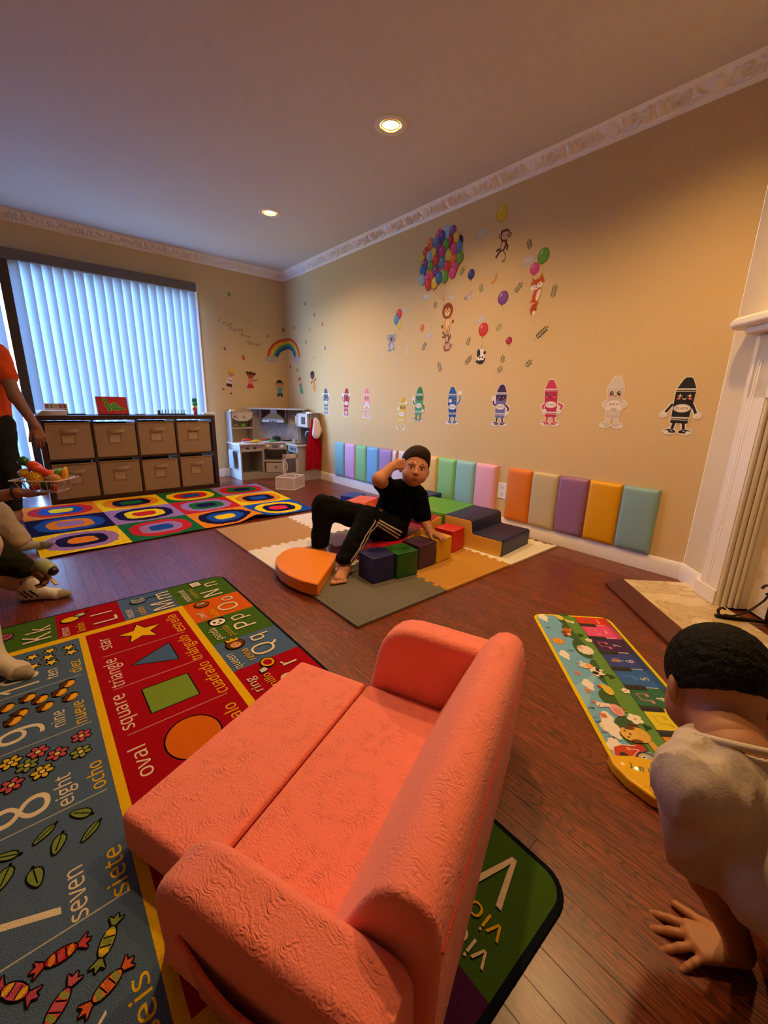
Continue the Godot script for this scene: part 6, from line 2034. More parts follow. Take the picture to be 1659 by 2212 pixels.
func wall_words_and_hands():
	var hw := [[1.05, 0.0, 0, "", ""], [0.7024, 2.1095, 1.0, "4f9a4a", "green handprint sticker, highest one on the window wall"], [0.835, 1.8135, 0.8, "b9a06a", "tan handprint sticker left of the word play"], [0.4904, 1.8588, 0.9, "a9b06a", "pale olive handprint sticker above the word together"],
		[0.0784, 1.9504, 0.7, "cdb083", "faint beige handprint sticker near the room corner above the rainbow"], [0.2535, 1.7081, 0.75, "c25a4a", "brick red handprint sticker left of the rainbow top"], [0.7967, 1.5125, 0.75, "3a3034", "black handprint sticker below left of the words"],
		[0.5776, 1.4263, 1.1, "d2304a", "bright red handprint sticker above the girl with bunches"], [0.2714, 1.2978, 0.6, "cdb083", "faint beige handprint sticker below the left end of the rainbow"], [0.028, 1.806, 0.95, "6a2a2a", "dark maroon handprint sticker beside the room corner above the rainbow"]]
	for h in hw:
		if h[3] == "": continue
		decal("handprint_sticker", h[4], "wall sticker", "small handprint stickers", h[0], h[1], hand(h[3]), true, h[2], rng.randf_range(-0.5, 0.5))
	var hb := [[0.5126, 2.0397, "3f4650", "dark grey handprint sticker, highest one on the long wall"], [0.7145, 1.8963, "5a7a5a", "dull green handprint sticker below the dark grey one"], [0.8827, 1.7789, "b8304a", "crimson handprint sticker, upper right of its group"],
		[0.2381, 1.8109, "5a5a50", "grey handprint sticker just right of the room corner"], [0.6137, 1.7461, "c8845a", "orange-tan handprint sticker above the rainbow's right side"], [0.5095, 1.6168, "8a4438", "rust handprint sticker right of the rainbow top"],
		[0.9322, 1.5191, "4a68a8", "blue handprint sticker, farthest right of its group"], [0.6893, 1.4349, "a8a088", "pale grey handprint sticker right of the rainbow's cloud"], [0.0957, 1.3605, "4a4a40", "charcoal handprint sticker under the rainbow arch"], [0.2793, 1.31, "55504a", "brown-grey handprint sticker above the red-haired girl"]]
	for h in hb:
		decal("handprint_sticker", h[3], "wall sticker", "small handprint stickers", h[0], h[1], hand(h[2]), false, 0.85, rng.randf_range(-0.3, 0.3))
	var cols := ["4a4038", "6a4a3a", "3f4a52", "7a6a2a", "5a3a4a", "33505a", "7a4a30", "4a4a4a"]
	for w in [["play", 0.7439, 1.7897, 0.10], ["learn", 0.675, 1.7366, 0.145], ["&", 0.5751, 1.742, 0.03], ["grow", 0.5357, 1.6815, 0.115], ["together", 0.4457, 1.6031, 0.20]]:
		var word: String = w[0]
		decal("word_sticker", ("the word %s in small dark letters on the window wall" % word) if word != "&" else "small dark ampersand sign beside the word learn on the window wall", "wall lettering", "words on the window wall", w[1], w[2], func(p):
			var n := word.length()
			for i in n:
				if word[i] == " ": continue
				var dx: float = (i - (n - 1) / 2.0) * w[3] / n
				p.text(word[i], dx, 0.006 * sin(i * 2.1), 0.034, cols[(i + n) % 8]), true, 1.0, -0.10)

func wall_children():
	# rainbow folded round the room corner
	var t := thing("rainbow_sticker", "rainbow sticker with grey clouds folded round the room corner", "wall sticker", Vector3(0.001, 1.45, 0.001))
	var bands := ["c93a2a", "e0902a", "e6c83a", "6aa84a", "2f7fa8", "1f4f78"]
	for side in 2:
		var mb := MB.new()
		var p := new_print(mb, wall_w() if side == 0 else wall_b())
		var half := PackedVector2Array([Vector2(-1, 1), Vector2(0, 1), Vector2(0, 2), Vector2(-1, 2)]) if side == 0 else PackedVector2Array([Vector2(0, 1), Vector2(1, 1), Vector2(1, 2), Vector2(0, 2)])
		for b in 6:
			var g0 := b / 6.0
			var g1 := (b + 1) / 6.0
			var poly := PackedVector2Array()
			for i in 33:
				var a := PI - PI * i / 32.0
				poly.append(Vector2(0.045 + cos(a) * lerpf(0.312, 0.162, g0), 1.45 + sin(a) * lerpf(0.256, 0.128, g0)))
			for i in 33:
				var a := PI * i / 32.0
				poly.append(Vector2(0.045 + cos(a) * lerpf(0.312, 0.162, g1), 1.45 + sin(a) * lerpf(0.256, 0.128, g1)))
			for q in Geometry2D.intersect_polygons(poly, half): p.raw(q, bands[b])
		var cx := -0.205 if side == 0 else 0.275
		var sc := 1.0 if side == 0 else 0.8
		for c in [[-0.05, 0.0, 0.05, 0.03], [0.0, 0.018, 0.05, 0.036], [0.05, 0.012, 0.04, 0.03], [0.0, -0.012, 0.075, 0.024]]: p.ell(cx + c[0] * sc, 1.438 + c[1], c[2] * sc, c[3], "b9b3a8")
		obj("rainbow_half", mb, M.paper, t, Vector3(0.001, 1.45, 0.001))
	var face := func(p, x, y, r, skin, hair_hex, kind):
		p.ell(x, y + r * 0.15, r * 1.12, r * 1.12, hair_hex)
		if kind == "bunches":
			p.ell(x - r * 1.2, y + r * 0.7, r * 0.6, r * 0.5, hair_hex); p.ell(x + r * 1.2, y + r * 0.7, r * 0.6, r * 0.5, hair_hex)
		if kind == "long": p.ell(x, y - r * 0.3, r * 1.1, r * 1.0, hair_hex)
		p.ell(x, y - r * 0.15, r * 0.95, r * 0.88, skin)
		if kind != "bald": p.ell(x, y + r * 0.62, r * 0.85, r * 0.4, hair_hex)
		for s in [-1, 1]: p.ell(x + s * r * 0.36, y - r * 0.1, r * 0.10, r * 0.12, "241a16", 0.0, 8)
		p.line([[x - r * 0.3, y - r * 0.5], [x, y - r * 0.62], [x + r * 0.3, y - r * 0.5]], r * 0.1, "8a2a2a")
		if kind == "glasses":
			for s in [-1, 1]:
				var ring := []
				for k in 17: ring.append([x + s * r * 0.4 + cos(k * TAU / 16) * r * 0.32, y - r * 0.1 + sin(k * TAU / 16) * r * 0.32])
				p.line(ring, r * 0.09, "6a3a24")
	decal("child_sticker", "sticker of a blond child with glasses and dark shorts on the window wall", "wall sticker", "cartoon children stickers", 0.765, 1.14, func(p):
		var sk := "e0b48a"
		p.line([[0.03, 0.045], [0.075, 0.055], [0.068, 0.09]], 0.014, sk); p.line([[-0.03, 0.03], [-0.06, 0.07], [-0.035, 0.10]], 0.014, sk)
		p.line([[-0.01, -0.04], [-0.045, -0.075], [-0.06, -0.105]], 0.018, sk); p.line([[0.012, -0.05], [0.012, -0.10], [0.018, -0.125]], 0.018, sk)
		p.line([[-0.058, -0.105], [-0.085, -0.098]], 0.014, "2a2c3a"); p.line([[0.012, -0.130], [0.04, -0.136]], 0.014, "2a2c3a")
		p.poly([[-0.035, -0.02], [0.03, -0.02], [0.032, -0.06], [0.0, -0.058], [-0.04, -0.056]], "4a1f22")
		p.poly([[-0.035, 0.045], [0.035, 0.045], [0.032, -0.022], [-0.034, -0.022]], "e6e0d6")
		for i in 3: p.ell(-0.02 + i * 0.02, 0.02 - i * 0.005, 0.008, 0.008, "7a2a2a", 0.0, 8)
		face.call(p, 0.01, 0.095, 0.045, sk, "dcb83a", "glasses"), true, 1.0, -0.15)
	decal("child_sticker", "sticker of a leaping girl with brown bunches in a red skirt", "wall sticker", "cartoon children stickers", 0.505, 1.145, func(p):
		var sk := "a85a3a"
		p.line([[0.02, 0.035], [0.06, 0.03], [0.085, 0.045]], 0.013, sk); p.line([[-0.02, 0.04], [-0.04, 0.075], [-0.045, 0.11]], 0.013, sk)
		p.line([[-0.015, -0.05], [-0.05, -0.06], [-0.065, -0.045]], 0.016, "d9b08a"); p.line([[0.0, -0.06], [-0.02, -0.095], [-0.045, -0.115]], 0.016, "d9b08a")
		p.poly([[-0.028, -0.02], [0.03, -0.02], [0.05, -0.065], [-0.045, -0.075]], "c42a2f")
		p.poly([[-0.026, 0.045], [0.028, 0.045], [0.03, -0.022], [-0.028, -0.022]], "dc7a78")
		face.call(p, 0.0, 0.082, 0.036, sk, "5a2418", "bunches"), true, 1.0, -0.1)
	decal("child_sticker", "sticker of a jumping boy in a teal shirt and blue shorts by the corner", "wall sticker", "cartoon children stickers", 0.112, 1.055, func(p):
		var sk := "dba680"
		p.line([[-0.03, 0.04], [-0.06, 0.06], [-0.062, 0.10]], 0.014, sk); p.line([[0.03, 0.04], [0.06, 0.06], [0.062, 0.095]], 0.014, sk)
		p.line([[-0.02, -0.06], [-0.05, -0.085], [-0.06, -0.115]], 0.017, "e0bd8f"); p.line([[0.02, -0.06], [0.045, -0.085], [0.06, -0.12]], 0.017, "e0bd8f")
		p.line([[-0.06, -0.12], [-0.085, -0.105]], 0.015, "b99a6a"); p.line([[0.06, -0.125], [0.09, -0.115]], 0.015, "b99a6a")
		p.poly([[-0.034, -0.03], [0.034, -0.03], [0.045, -0.075], [0.012, -0.072], [0.0, -0.05], [-0.012, -0.072], [-0.045, -0.072]], "24486f")
		p.poly([[-0.046, 0.045], [0.046, 0.045], [0.036, 0.02], [0.034, -0.032], [-0.034, -0.032], [-0.036, 0.02]], "6aa39a")
		face.call(p, 0.0, 0.085, 0.042, sk, "3a2018", "short"), true, 1.0, 0.0)
	decal("child_sticker", "sticker of a red-haired girl in a green dress right of the corner", "wall sticker", "cartoon children stickers", 0.352, 1.10, func(p):
		var sk := "e3b291"
		p.line([[-0.02, 0.03], [-0.065, 0.05], [-0.075, 0.03]], 0.013, sk); p.line([[0.02, 0.03], [0.04, 0.06], [0.055, 0.10]], 0.013, sk)
		p.line([[0.03, -0.07], [0.05, -0.10], [0.045, -0.13]], 0.016, "c9b48a"); p.line([[0.01, -0.07], [0.025, -0.09], [0.06, -0.088]], 0.016, "c9b48a")
		p.poly([[-0.03, 0.04], [0.028, 0.04], [0.05, -0.03], [0.06, -0.08], [-0.005, -0.075], [-0.02, -0.02]], "4f9a6a")
		face.call(p, -0.012, 0.078, 0.036, sk, "c04a22", "long"), false, 1.0, 0.1)
	decal("child_sticker", "sticker of a dark-haired child in an orange dress beside the crayon stickers", "wall sticker", "cartoon children stickers", 0.668, 1.15, func(p):
		var sk := "6a3f24"
		p.line([[-0.015, 0.02], [-0.055, 0.01], [-0.045, -0.015]], 0.013, sk); p.line([[0.02, 0.025], [0.055, 0.035], [0.04, 0.06]], 0.013, sk)
		p.line([[0.005, -0.08], [0.005, -0.115]], 0.013, "c98a3a"); p.line([[0.03, -0.08], [0.035, -0.11]], 0.013, "c98a3a")
		p.poly([[-0.02, 0.035], [0.02, 0.035], [0.04, -0.04], [0.042, -0.09], [-0.012, -0.09], [-0.012, -0.03]], "dd8a2c")
		face.call(p, -0.02, 0.085, 0.042, sk, "241816", "short"), false, 1.0, 0.05)

# a crayon with a face, arms and shoes; unit height 0.3 m, feet at 0
func crayon(called_col: String, body: String, dark: String, label_text: String, x: float, y: float, lean: float, pose: int, sentence: String, glove := "e9e4da", shoe := ""):
	var t := thing("crayon_sticker", sentence, "wall sticker", Vector3(x, y, 0.002), 0.0, "crayon stickers in a row on the long wall")
	var mb := MB.new()
	var p := new_print(mb, wall_b())
	p.z = 0.0024
	var W := 0.046
	var hx: float = lean
	var sh := func(px, py): return [px + hx * (py - 0.05), py]
	var bodyp := [sh.call(-W * 0.88, 0.062), sh.call(W * 0.88, 0.062), sh.call(W, 0.24), sh.call(0.022, 0.292), sh.call(0.012, 0.302), sh.call(-0.012, 0.302), sh.call(-0.022, 0.292), sh.call(-W, 0.24)]
	var arms: Array = [[[[-0.044, 0.165], [-0.075, 0.115], [-0.08, 0.108]], [[0.044, 0.165], [0.07, 0.115], [0.078, 0.105]]],
		[[[-0.044, 0.16], [-0.062, 0.14], [-0.03, 0.118]], [[0.044, 0.16], [0.064, 0.14], [0.032, 0.118]]],
		[[[-0.044, 0.15], [-0.066, 0.165], [-0.066, 0.20]], [[0.044, 0.155], [0.07, 0.13], [0.058, 0.10]]],
		[[[-0.044, 0.15], [-0.055, 0.17], [-0.03, 0.19]], [[0.044, 0.16], [0.068, 0.19], [0.066, 0.25]]],
		[[[-0.044, 0.15], [-0.068, 0.13], [-0.05, 0.10]], [[0.044, 0.15], [0.072, 0.135], [0.052, 0.10]]],
		[[[-0.044, 0.16], [-0.066, 0.19], [-0.062, 0.23]], [[0.044, 0.16], [0.066, 0.19], [0.06, 0.23]]]][pose]
	var legs := [[sh.call(-0.022, 0.065), [-0.026, 0.03]], [sh.call(0.022, 0.065), [0.028, 0.03]]]
	if shoe == "": shoe = dark
	# white backing of the cut-out, a thin board
	var outline := PackedVector2Array()
	var shapes := [PackedVector2Array(bodyp.map(func(q): return Vector2(q[0], q[1])))]
	for a in arms: shapes.append_array(Geometry2D.offset_polyline(PackedVector2Array(a.map(func(q): return Vector2(q[0], q[1]))), 0.009, Geometry2D.JOIN_ROUND, Geometry2D.END_ROUND))
	for a in arms: shapes.append(PackedVector2Array(p.ellp(a[2][0], a[2][1], 0.017, 0.017).map(func(q): return Vector2(q[0], q[1]))))
	for l in legs: shapes.append_array(Geometry2D.offset_polyline(PackedVector2Array([Vector2(l[0][0], l[0][1]), Vector2(l[1][0], l[1][1])]), 0.010, Geometry2D.JOIN_ROUND, Geometry2D.END_ROUND))
	for s in [-1, 1]: shapes.append(PackedVector2Array(p.ellp(s * 0.036, 0.017, 0.031, 0.015).map(func(q): return Vector2(q[0], q[1]))))
	var acc := [shapes[0]]
	for i in range(1, shapes.size()):
		var s: PackedVector2Array = shapes[i]
		var rest := []
		var cur := s
		for a in acc:
			var m := Geometry2D.merge_polygons(cur, a)
			var outer := m.filter(func(q): return not Geometry2D.is_polygon_clockwise(q))
			if outer.size() == 1: cur = outer[0]
			else: rest.append(a)
		rest.append(cur)
		acc = rest
	var bk := MB.new().k("e8e2d6")
	for a in acc:
		for g in Geometry2D.offset_polygon(a, 0.004, Geometry2D.JOIN_ROUND):
			if not Geometry2D.is_polygon_clockwise(g):
				var q := []
				for v in g: q.append(Vector2(x + v.x, y + v.y))
				bk.prism(q, wall_b() * Transform3D(Basis(), Vector3(0, 0, 0.0006)), 0.0016)
	obj("cut_out", bk, M.paper, t, Vector3(x, y, 0.002))
	p.at(x, y)
	for a in arms: p.line(a, 0.013, dark)
	for l in legs: p.line(l, 0.014, dark)
	for s in [-1, 1]:
		p.ell(s * 0.036, 0.017, 0.029, 0.013, shoe); p.ell(s * 0.052, 0.014, 0.012, 0.009, "e9e4da"); p.line([[s * 0.036 - 0.026, 0.007], [s * 0.036 + 0.026, 0.007]], 0.005, "e9e4da")
		p.line([[s * 0.030 - 0.006, 0.024], [s * 0.030 + 0.008, 0.018]], 0.003, "e9e4da")
	p.poly(bodyp, body)
	p.poly([sh.call(-W, 0.24), sh.call(W, 0.24), sh.call(0.022, 0.292), sh.call(0.012, 0.302), sh.call(-0.012, 0.302), sh.call(-0.022, 0.292)], dark)
	for yy in [0.238, 0.088]:
		p.poly([sh.call(-W, yy), sh.call(W, yy), sh.call(W, yy + 0.008), sh.call(-W, yy + 0.008)], "ddd8d0")
		p.poly([sh.call(-W, yy - 0.009), sh.call(W, yy - 0.009), sh.call(W, yy - 0.006), sh.call(-W, yy - 0.006)], "ddd8d0")
	p.poly([sh.call(-W * 0.97, 0.186), sh.call(W * 0.97, 0.186), sh.call(W * 0.99, 0.229), sh.call(-W * 0.99, 0.229)], body if called_col in ["black", "white", "pink", "peach"] else dark)
	# face
	var fx: float = hx * 0.16
	for s in [-1, 1]:
		p.ell(fx + s * 0.026, 0.193, 0.008, 0.006, "d8626a")
		if called_col == "black":
			p.at(x + fx + s * 0.022, y + 0.207); p.star(0, 0, 0.013, "f0d890", 4, 0.3); p.at(x, y)
		elif called_col == "pink" and s == 1:
			p.line([[fx + 0.014, 0.212], [fx + 0.03, 0.207], [fx + 0.014, 0.203]], 0.003, "2a1a1e")
		else:
			p.ell(fx + s * 0.02, 0.206, 0.0105, 0.0115, "17141a"); p.ell(fx + s * 0.02 + 0.003, 0.210, 0.0035, 0.0035, "f4f0ea", 0.0, 8); p.ell(fx + s * 0.02 - 0.003, 0.203, 0.002, 0.002, "f4f0ea", 0.0, 8)
	p.line([[fx - 0.010, 0.194], [fx, 0.188], [fx + 0.010, 0.194]], 0.0035, "f0ebe4" if called_col == "black" else "241418")
	if called_col == "pink": p.ell(fx + 0.002, 0.186, 0.006, 0.006, "a01f3a")
	# oval name plate
	var lx: float = hx * 0.09
	p.ell(lx, 0.142, 0.042, 0.024, dark); p.ell(lx, 0.142, 0.040, 0.022, "ece7dd"); p.ell(lx, 0.142, 0.0375, 0.0198, dark, 0.0, 24); p.ell(lx, 0.142, 0.0365, 0.0188, "ece7dd", 0.0, 24)
	p.text(label_text, lx, 0.142, 0.0135, "241c1c" if called_col != "pink" else "a8243f", 0.0, 0.058)
	for a in arms:
		p.ell(a[2][0], a[2][1], 0.0155, 0.0145, glove)
		for k in 3: p.line([[a[2][0] + (k - 1) * 0.007, a[2][1] - 0.004], [a[2][0] + (k - 1) * 0.009, a[2][1] - 0.015]], 0.006, glove)
		p.line([[a[2][0] - 0.003, a[2][1] - 0.012], [a[2][0] - 0.002, a[2][1] - 0.002]], 0.0014, "a89c90")
	obj("printed_figure", mb, M.paper, t, Vector3(x, y, 0.002))

func wall_crayons():
	crayon("grey", "6f7f86", "4a565c", "GRAY", 0.937, 0.783, 0.0, 5, "grey crayon sticker with raised hands, leftmost in the row")
	crayon("red", "c0262f", "a11d28", "RED", 1.342, 0.780, 0.06, 5, "red crayon sticker with a face, second from the left")
	crayon("peach", "e39a90", "dc8a80", "PEACH", 1.711, 0.778, 0.0, 1, "pale pink crayon sticker, third from the left")
	crayon("yellow", "d9c13a", "c9a81f", "YELLOW", 2.235, 0.695, 0.15, 3, "yellow crayon sticker hung lower than its neighbours")
	crayon("green", "3f9f6f", "2a7f4f", "GREEN", 2.466, 0.778, 0.05, 2, "green crayon sticker right of the yellow one")
	crayon("blue", "1f4f93", "1f63a8", "BLUE", 2.87, 0.776, -0.06, 3, "blue crayon sticker waving one hand")
	crayon("purple", "6a6fb0", "3f2156", "PURPLE", 3.33, 0.787, 0.0, 2, "purple crayon sticker with one hand up, fourth from the right")
	crayon("pink", "c02a55", "d0365f", "PINK", 3.735, 0.81, -0.10, 4, "winking pink crayon sticker with its tongue out")
	crayon("white", "cfc2b0", "d9cfc0", "WHITE", 4.13, 0.82, -0.02, 1, "white crayon sticker with hands on its belly", "e9e4da", "c9bfb0")
	crayon("black", "1c1a1c", "222022", "BLACK", 4.478, 0.805, 0.03, 0, "black crayon sticker with star eyes, nearest the fireplace")

const BAL := {"navy": "2a2f6a", "sky": "8fb9cf", "pink": "cf3f86", "violet": "7a3f86", "yellow": "dcbc2a", "indigo": "4a3f93", "crimson": "a8202f", "orange": "d9622a", "blue": "4a86b8", "green": "5a9a2f", "red": "c9302a", "rose": "b83a72", "cobalt": "2f62a8"}

func balloon(p, x, y, rx, ry, hex, tilt := 0.0):
	var c := Color(hex)
	var a: float = p.turn
	p.turn = 0.0
	var ox: Vector2 = p.o
	p.o = ox + Vector2(x, y)
	p.turn = tilt
	p.poly([[-0.006, -ry - 0.007], [0.006, -ry - 0.007], [0.0, -ry + 0.004]], c.darkened(0.25).to_html(false))
	p.ell(0, 0, rx, ry, c.darkened(0.25).to_html(false), 0.0, 24)
	p.ell(-rx * 0.02, ry * 0.03, rx * 0.94, ry * 0.95, hex, 0.0, 24)
	p.ell(-rx * 0.12, ry * 0.14, rx * 0.66, ry * 0.68, c.lightened(0.08).to_html(false), 0.0, 20)
	p.ell(-rx * 0.45, ry * 0.42, rx * 0.13, ry * 0.26, c.lightened(0.55).to_html(false), -0.35, 12)
	p.o = ox
	p.turn = a

func sprig(n: int, hex: String, len := 0.09, fat := 1.0) -> Callable:
	return func(p):
		p.line([[0, -len / 2], [0.004, 0], [0, len / 2]], 0.0022, hex)
		for i in n:
			var y: float = -len * 0.32 + len * 0.8 * i / n
			for s in [-1, 1]:
				p.ell(s * 0.011 * fat, y + 0.008, 0.0105 * fat, 0.0042 * fat, hex, s * 0.75, 10)
		p.ell(0, len / 2 + 0.004, 0.004, 0.010, hex, 0.0, 10)

func wall_balloons():
	var G := "balloon and animal stickers on the long wall"
	decal("balloon_bunch_sticker", "big bunch of many coloured balloons sticker above the lion", "wall sticker", "", 2.65, 2.05, func(p):
		p.at(0, 0)
		for q in [[2.564, 1.857], [2.626, 1.846], [2.651, 1.871], [2.678, 1.878], [2.702, 1.873], [2.762, 1.888]]: p.line([[q[0], q[1]], [2.7024, 1.742]], 0.0022, "8f8272")
		for b in [[2.831, 2.137, "navy"], [2.697, 2.238, "sky"], [2.618, 2.233, "pink"], [2.759, 2.222, "violet"], [2.793, 2.170, "yellow"], [2.650, 2.212, "indigo"], [2.739, 2.159, "crimson"], [2.529, 2.191, "orange"], [2.584, 2.185, "blue"], [2.692, 2.146, "green"], [2.829, 2.100, "blue"], [2.779, 2.101, "pink"], [2.620, 2.145, "violet"], [2.482, 2.136, "red"], [2.655, 2.105, "rose"], [2.439, 2.090, "yellow"], [2.564, 2.114, "yellow"], [2.732, 2.056, "yellow"], [2.518, 2.099, "sky"], [2.844, 2.022, "green"], [2.594, 2.057, "red"], [2.781, 2.021, "orange"], [2.476, 2.052, "violet"], [2.666, 2.028, "blue"], [2.541, 2.025, "green"], [2.801, 1.969, "rose"], [2.720, 1.988, "red"], [2.455, 2.012, "cobalt"], [2.603, 1.979, "violet"], [2.448, 1.945, "sky"], [2.783, 1.937, "pink"], [2.542, 1.954, "orange"], [2.513, 1.937, "pink"], [2.704, 1.920, "green"], [2.595, 1.892, "yellow"], [2.642, 1.924, "cobalt"], [2.527, 1.893, "red"]]:
			balloon(p, b[0], b[1], 0.035, 0.045, BAL[b[2]], (b[0] - 2.65) * -0.6))
	# single balloons
	for b in [[2.9658, 1.888, 0.032, 0.036, "navy", 0.0, 0.055, "small navy balloon sticker right of the balloon bunch"], [3.268, 1.680, 0.044, 0.046, "violet", -0.1, 0.055, "purple balloon sticker in the middle of the animal stickers"],
		[2.470, 1.570, 0.023, 0.026, "orange", 0.0, 0.03, "small pale orange balloon sticker left of the lion"], [3.349, 1.389, 0.027, 0.026, "crimson", 0.15, 0.04, "small dark red balloon sticker right of the upside-down panda"]]:
		decal("balloon_sticker", b[7], "wall sticker", "single balloon stickers", b[0], b[1], func(p):
			p.line([[0, -b[3]], [0.006, -b[3] - b[6] * 0.5], [0.004, -b[3] - b[6]]], 0.0022, "9a8a6a")
			balloon(p, 0, 0, b[2], b[3], BAL[b[4]], b[5]))
	# clouds
	var cn := ["grey cloud sticker left of the yellow balloon", "grey cloud sticker behind the green and pink balloons", "pale cloud sticker below the balloon bunch, left of its strings", "pale cloud sticker right of the balloon strings", "tilted pale cloud sticker above the red balloon", "small pale cloud sticker below the pale orange balloon", "small pale cloud sticker behind the koala's balloons"]
	var cp := [[3.0305, 2.1408, 0.05, 0.03, 0.35], [3.4385, 1.8767, 0.055, 0.036, 0.1], [2.4982, 1.8065, 0.055, 0.03, 0.0], [2.7915, 1.752, 0.04, 0.024, 0.0], [3.0893, 1.5597, 0.045, 0.024, 0.6], [2.5544, 1.4988, 0.04, 0.022, 0.2], [2.2399, 1.7402, 0.035, 0.022, 0.0]]
	for i in 7:
		var c: Array = cp[i]
		decal("cloud_sticker", cn[i], "wall sticker", "cloud stickers", c[0], c[1], func(p):
			for q in [[-0.55, -0.1, 0.45, 0.6], [0.5, -0.05, 0.5, 0.65], [0.0, 0.25, 0.6, 0.8], [0.0, -0.35, 0.9, 0.5]]: p.ell(q[0] * c[2], q[1] * c[3], q[2] * c[2], q[3] * c[3], "c6beb2")
			for q in [[-0.3, 0.15, 0.3, 0.4], [0.3, 0.1, 0.3, 0.4]]: p.ell(q[0] * c[2], q[1] * c[3], q[2] * c[2], q[3] * c[3], "d2cbc0"), false, 1.0, c[4])
	# leaf sprigs
	var sp := [[2.87, 1.92, -0.6, 4, 0.06, "7f8456", "olive leaf sprig sticker right of the balloon bunch"], [3.44, 1.97, 0.2, 4, 0.06, "55603f", "dark leaf sprig sticker left of the green balloon"], [3.07, 1.77, 0.2, 3, 0.06, "6f7448", "round-leaved sprig sticker below the navy balloon"], [3.38, 1.72, -0.8, 4, 0.075, "5f6548", "leaf sprig sticker left of the fox"], [3.65, 1.65, -0.2, 5, 0.075, "7f8050", "pale olive leaf sprig sticker right of the fox"],
		[2.61, 1.72, -0.1, 3, 0.05, "6f6f5a", "small leaf sprig sticker left of the lion's mane"], [2.50, 1.41, -0.6, 5, 0.075, "5f6a5a", "leaf sprig sticker below the small cloud"], [2.98, 1.41, -0.4, 3, 0.06, "4f5a48", "thin leaf sprig sticker right of the hanging monkey"], [3.25, 1.48, -0.6, 3, 0.055, "8a8458", "faded leaf sprig sticker above the dark red balloon"], [3.59, 1.41, -0.9, 6, 0.105, "3f4a38", "largest dark leaf sprig sticker below the fox"],
		[2.70, 1.23, 0.35, 4, 0.085, "3f5a52", "dark green leaf sprig sticker above the green crayon"], [2.99, 1.27, -0.8, 5, 0.085, "4a4a44", "black berry sprig sticker left of the panda"], [3.31, 1.26, 0.0, 3, 0.05, "6f6a3f", "olive round sprig sticker right of the panda"], [3.29, 1.19, -0.7, 3, 0.05, "77714a", "olive sprig sticker below another one, above the purple crayon"], [3.52, 1.22, -0.8, 3, 0.055, "5f5f3a", "short dark sprig sticker above the pink crayon"],
		[1.96, 1.38, 0.5, 4, 0.07, "c9cbbf", "whitish leaf sprig sticker below the koala, leftmost"], [2.28, 1.39, -0.2, 5, 0.075, "d0d0c4", "whitish leaf sprig sticker below right of the koala"], [2.17, 1.31, 0.2, 4, 0.06, "c6c4b8", "whitish leaf sprig sticker lowest under the koala"]]
	for s in sp: decal("sprig_sticker", s[6], "wall sticker", "leaf sprig stickers", s[0], s[1], sprig(s[3], s[5], s[4]), false, 1.0, s[2])
	for b in [[3.174, 1.8128, 1.0, 0.2, "orange-yellow banana sticker left of the pink balloon"], [2.89, 1.265, 0.55, 0.9, "small pale banana sticker below the hanging monkey"], [2.25, 1.475, 0.5, 0.3, "tiny pale banana sticker right of the koala"]]:
		decal("banana_sticker", b[4], "wall sticker", "banana stickers", b[0], b[1], func(p):
			var o := []
			for i in 11: o.append([cos(-1.9 + i * 0.2) * 0.042 - 0.01, sin(-1.9 + i * 0.2) * 0.042 + 0.018])
			for i in 11: o.append([cos(0.1 - i * 0.2) * 0.030 - 0.014, sin(0.1 - i * 0.2) * 0.030 + 0.022])
			p.poly(o, "d08f2a" if b[2] > 0.9 else "cdb27a")
			p.line([[0.030, 0.022], [0.034, 0.036]], 0.005, "8a5a24"), false, b[2], b[3])
	# lion holding the big bunch
	decal("lion_sticker", "lion sticker hanging from the big balloon bunch", "wall sticker", G, 2.75, 1.61, func(p):
		var b := "d9a860"
		p.line([[-0.02, -0.02], [-0.045, 0.05], [-0.047, 0.115]], 0.016, b)
		p.line([[0.005, -0.09], [-0.03, -0.085], [-0.045, -0.065]], 0.006, "c79a58"); p.ell(-0.048, -0.058, 0.011, 0.014, "7a3a1c")
		p.ell(0.0, -0.045, 0.034, 0.055, b); p.ell(0.008, -0.04, 0.02, 0.036, "ecc890")
		p.line([[0.01, -0.07], [0.04, -0.055], [0.058, -0.035]], 0.02, b); p.ell(0.062, -0.03, 0.010, 0.014, "7a3a1c", -0.5)
		p.line([[0.0, -0.085], [0.012, -0.115]], 0.022, b); p.line([[0.02, 0.0], [0.05, -0.005]], 0.016, b)
		for k in 14: p.ell(cos(k * TAU / 14) * 0.040, 0.055 + sin(k * TAU / 14) * 0.042, 0.019, 0.019, "94481c", 0.0, 10)
		p.ell(0, 0.055, 0.045, 0.047, "8a4018"); p.ell(0.0, 0.047, 0.034, 0.034, "dca968"); p.ell(0, 0.036, 0.017, 0.012, "f0dcb8")
		p.poly([[-0.02, 0.085], [0.0, 0.055], [0.014, 0.09]], "a04f20")
		for s in [-1, 1]: p.ell(s * 0.015, 0.05, 0.004, 0.005, "20140e", 0.0, 8)
		p.ell(0, 0.041, 0.005, 0.004, "20140e", 0.0, 8); p.line([[-0.008, 0.033], [0, 0.029], [0.008, 0.033]], 0.002, "5a2a18"))
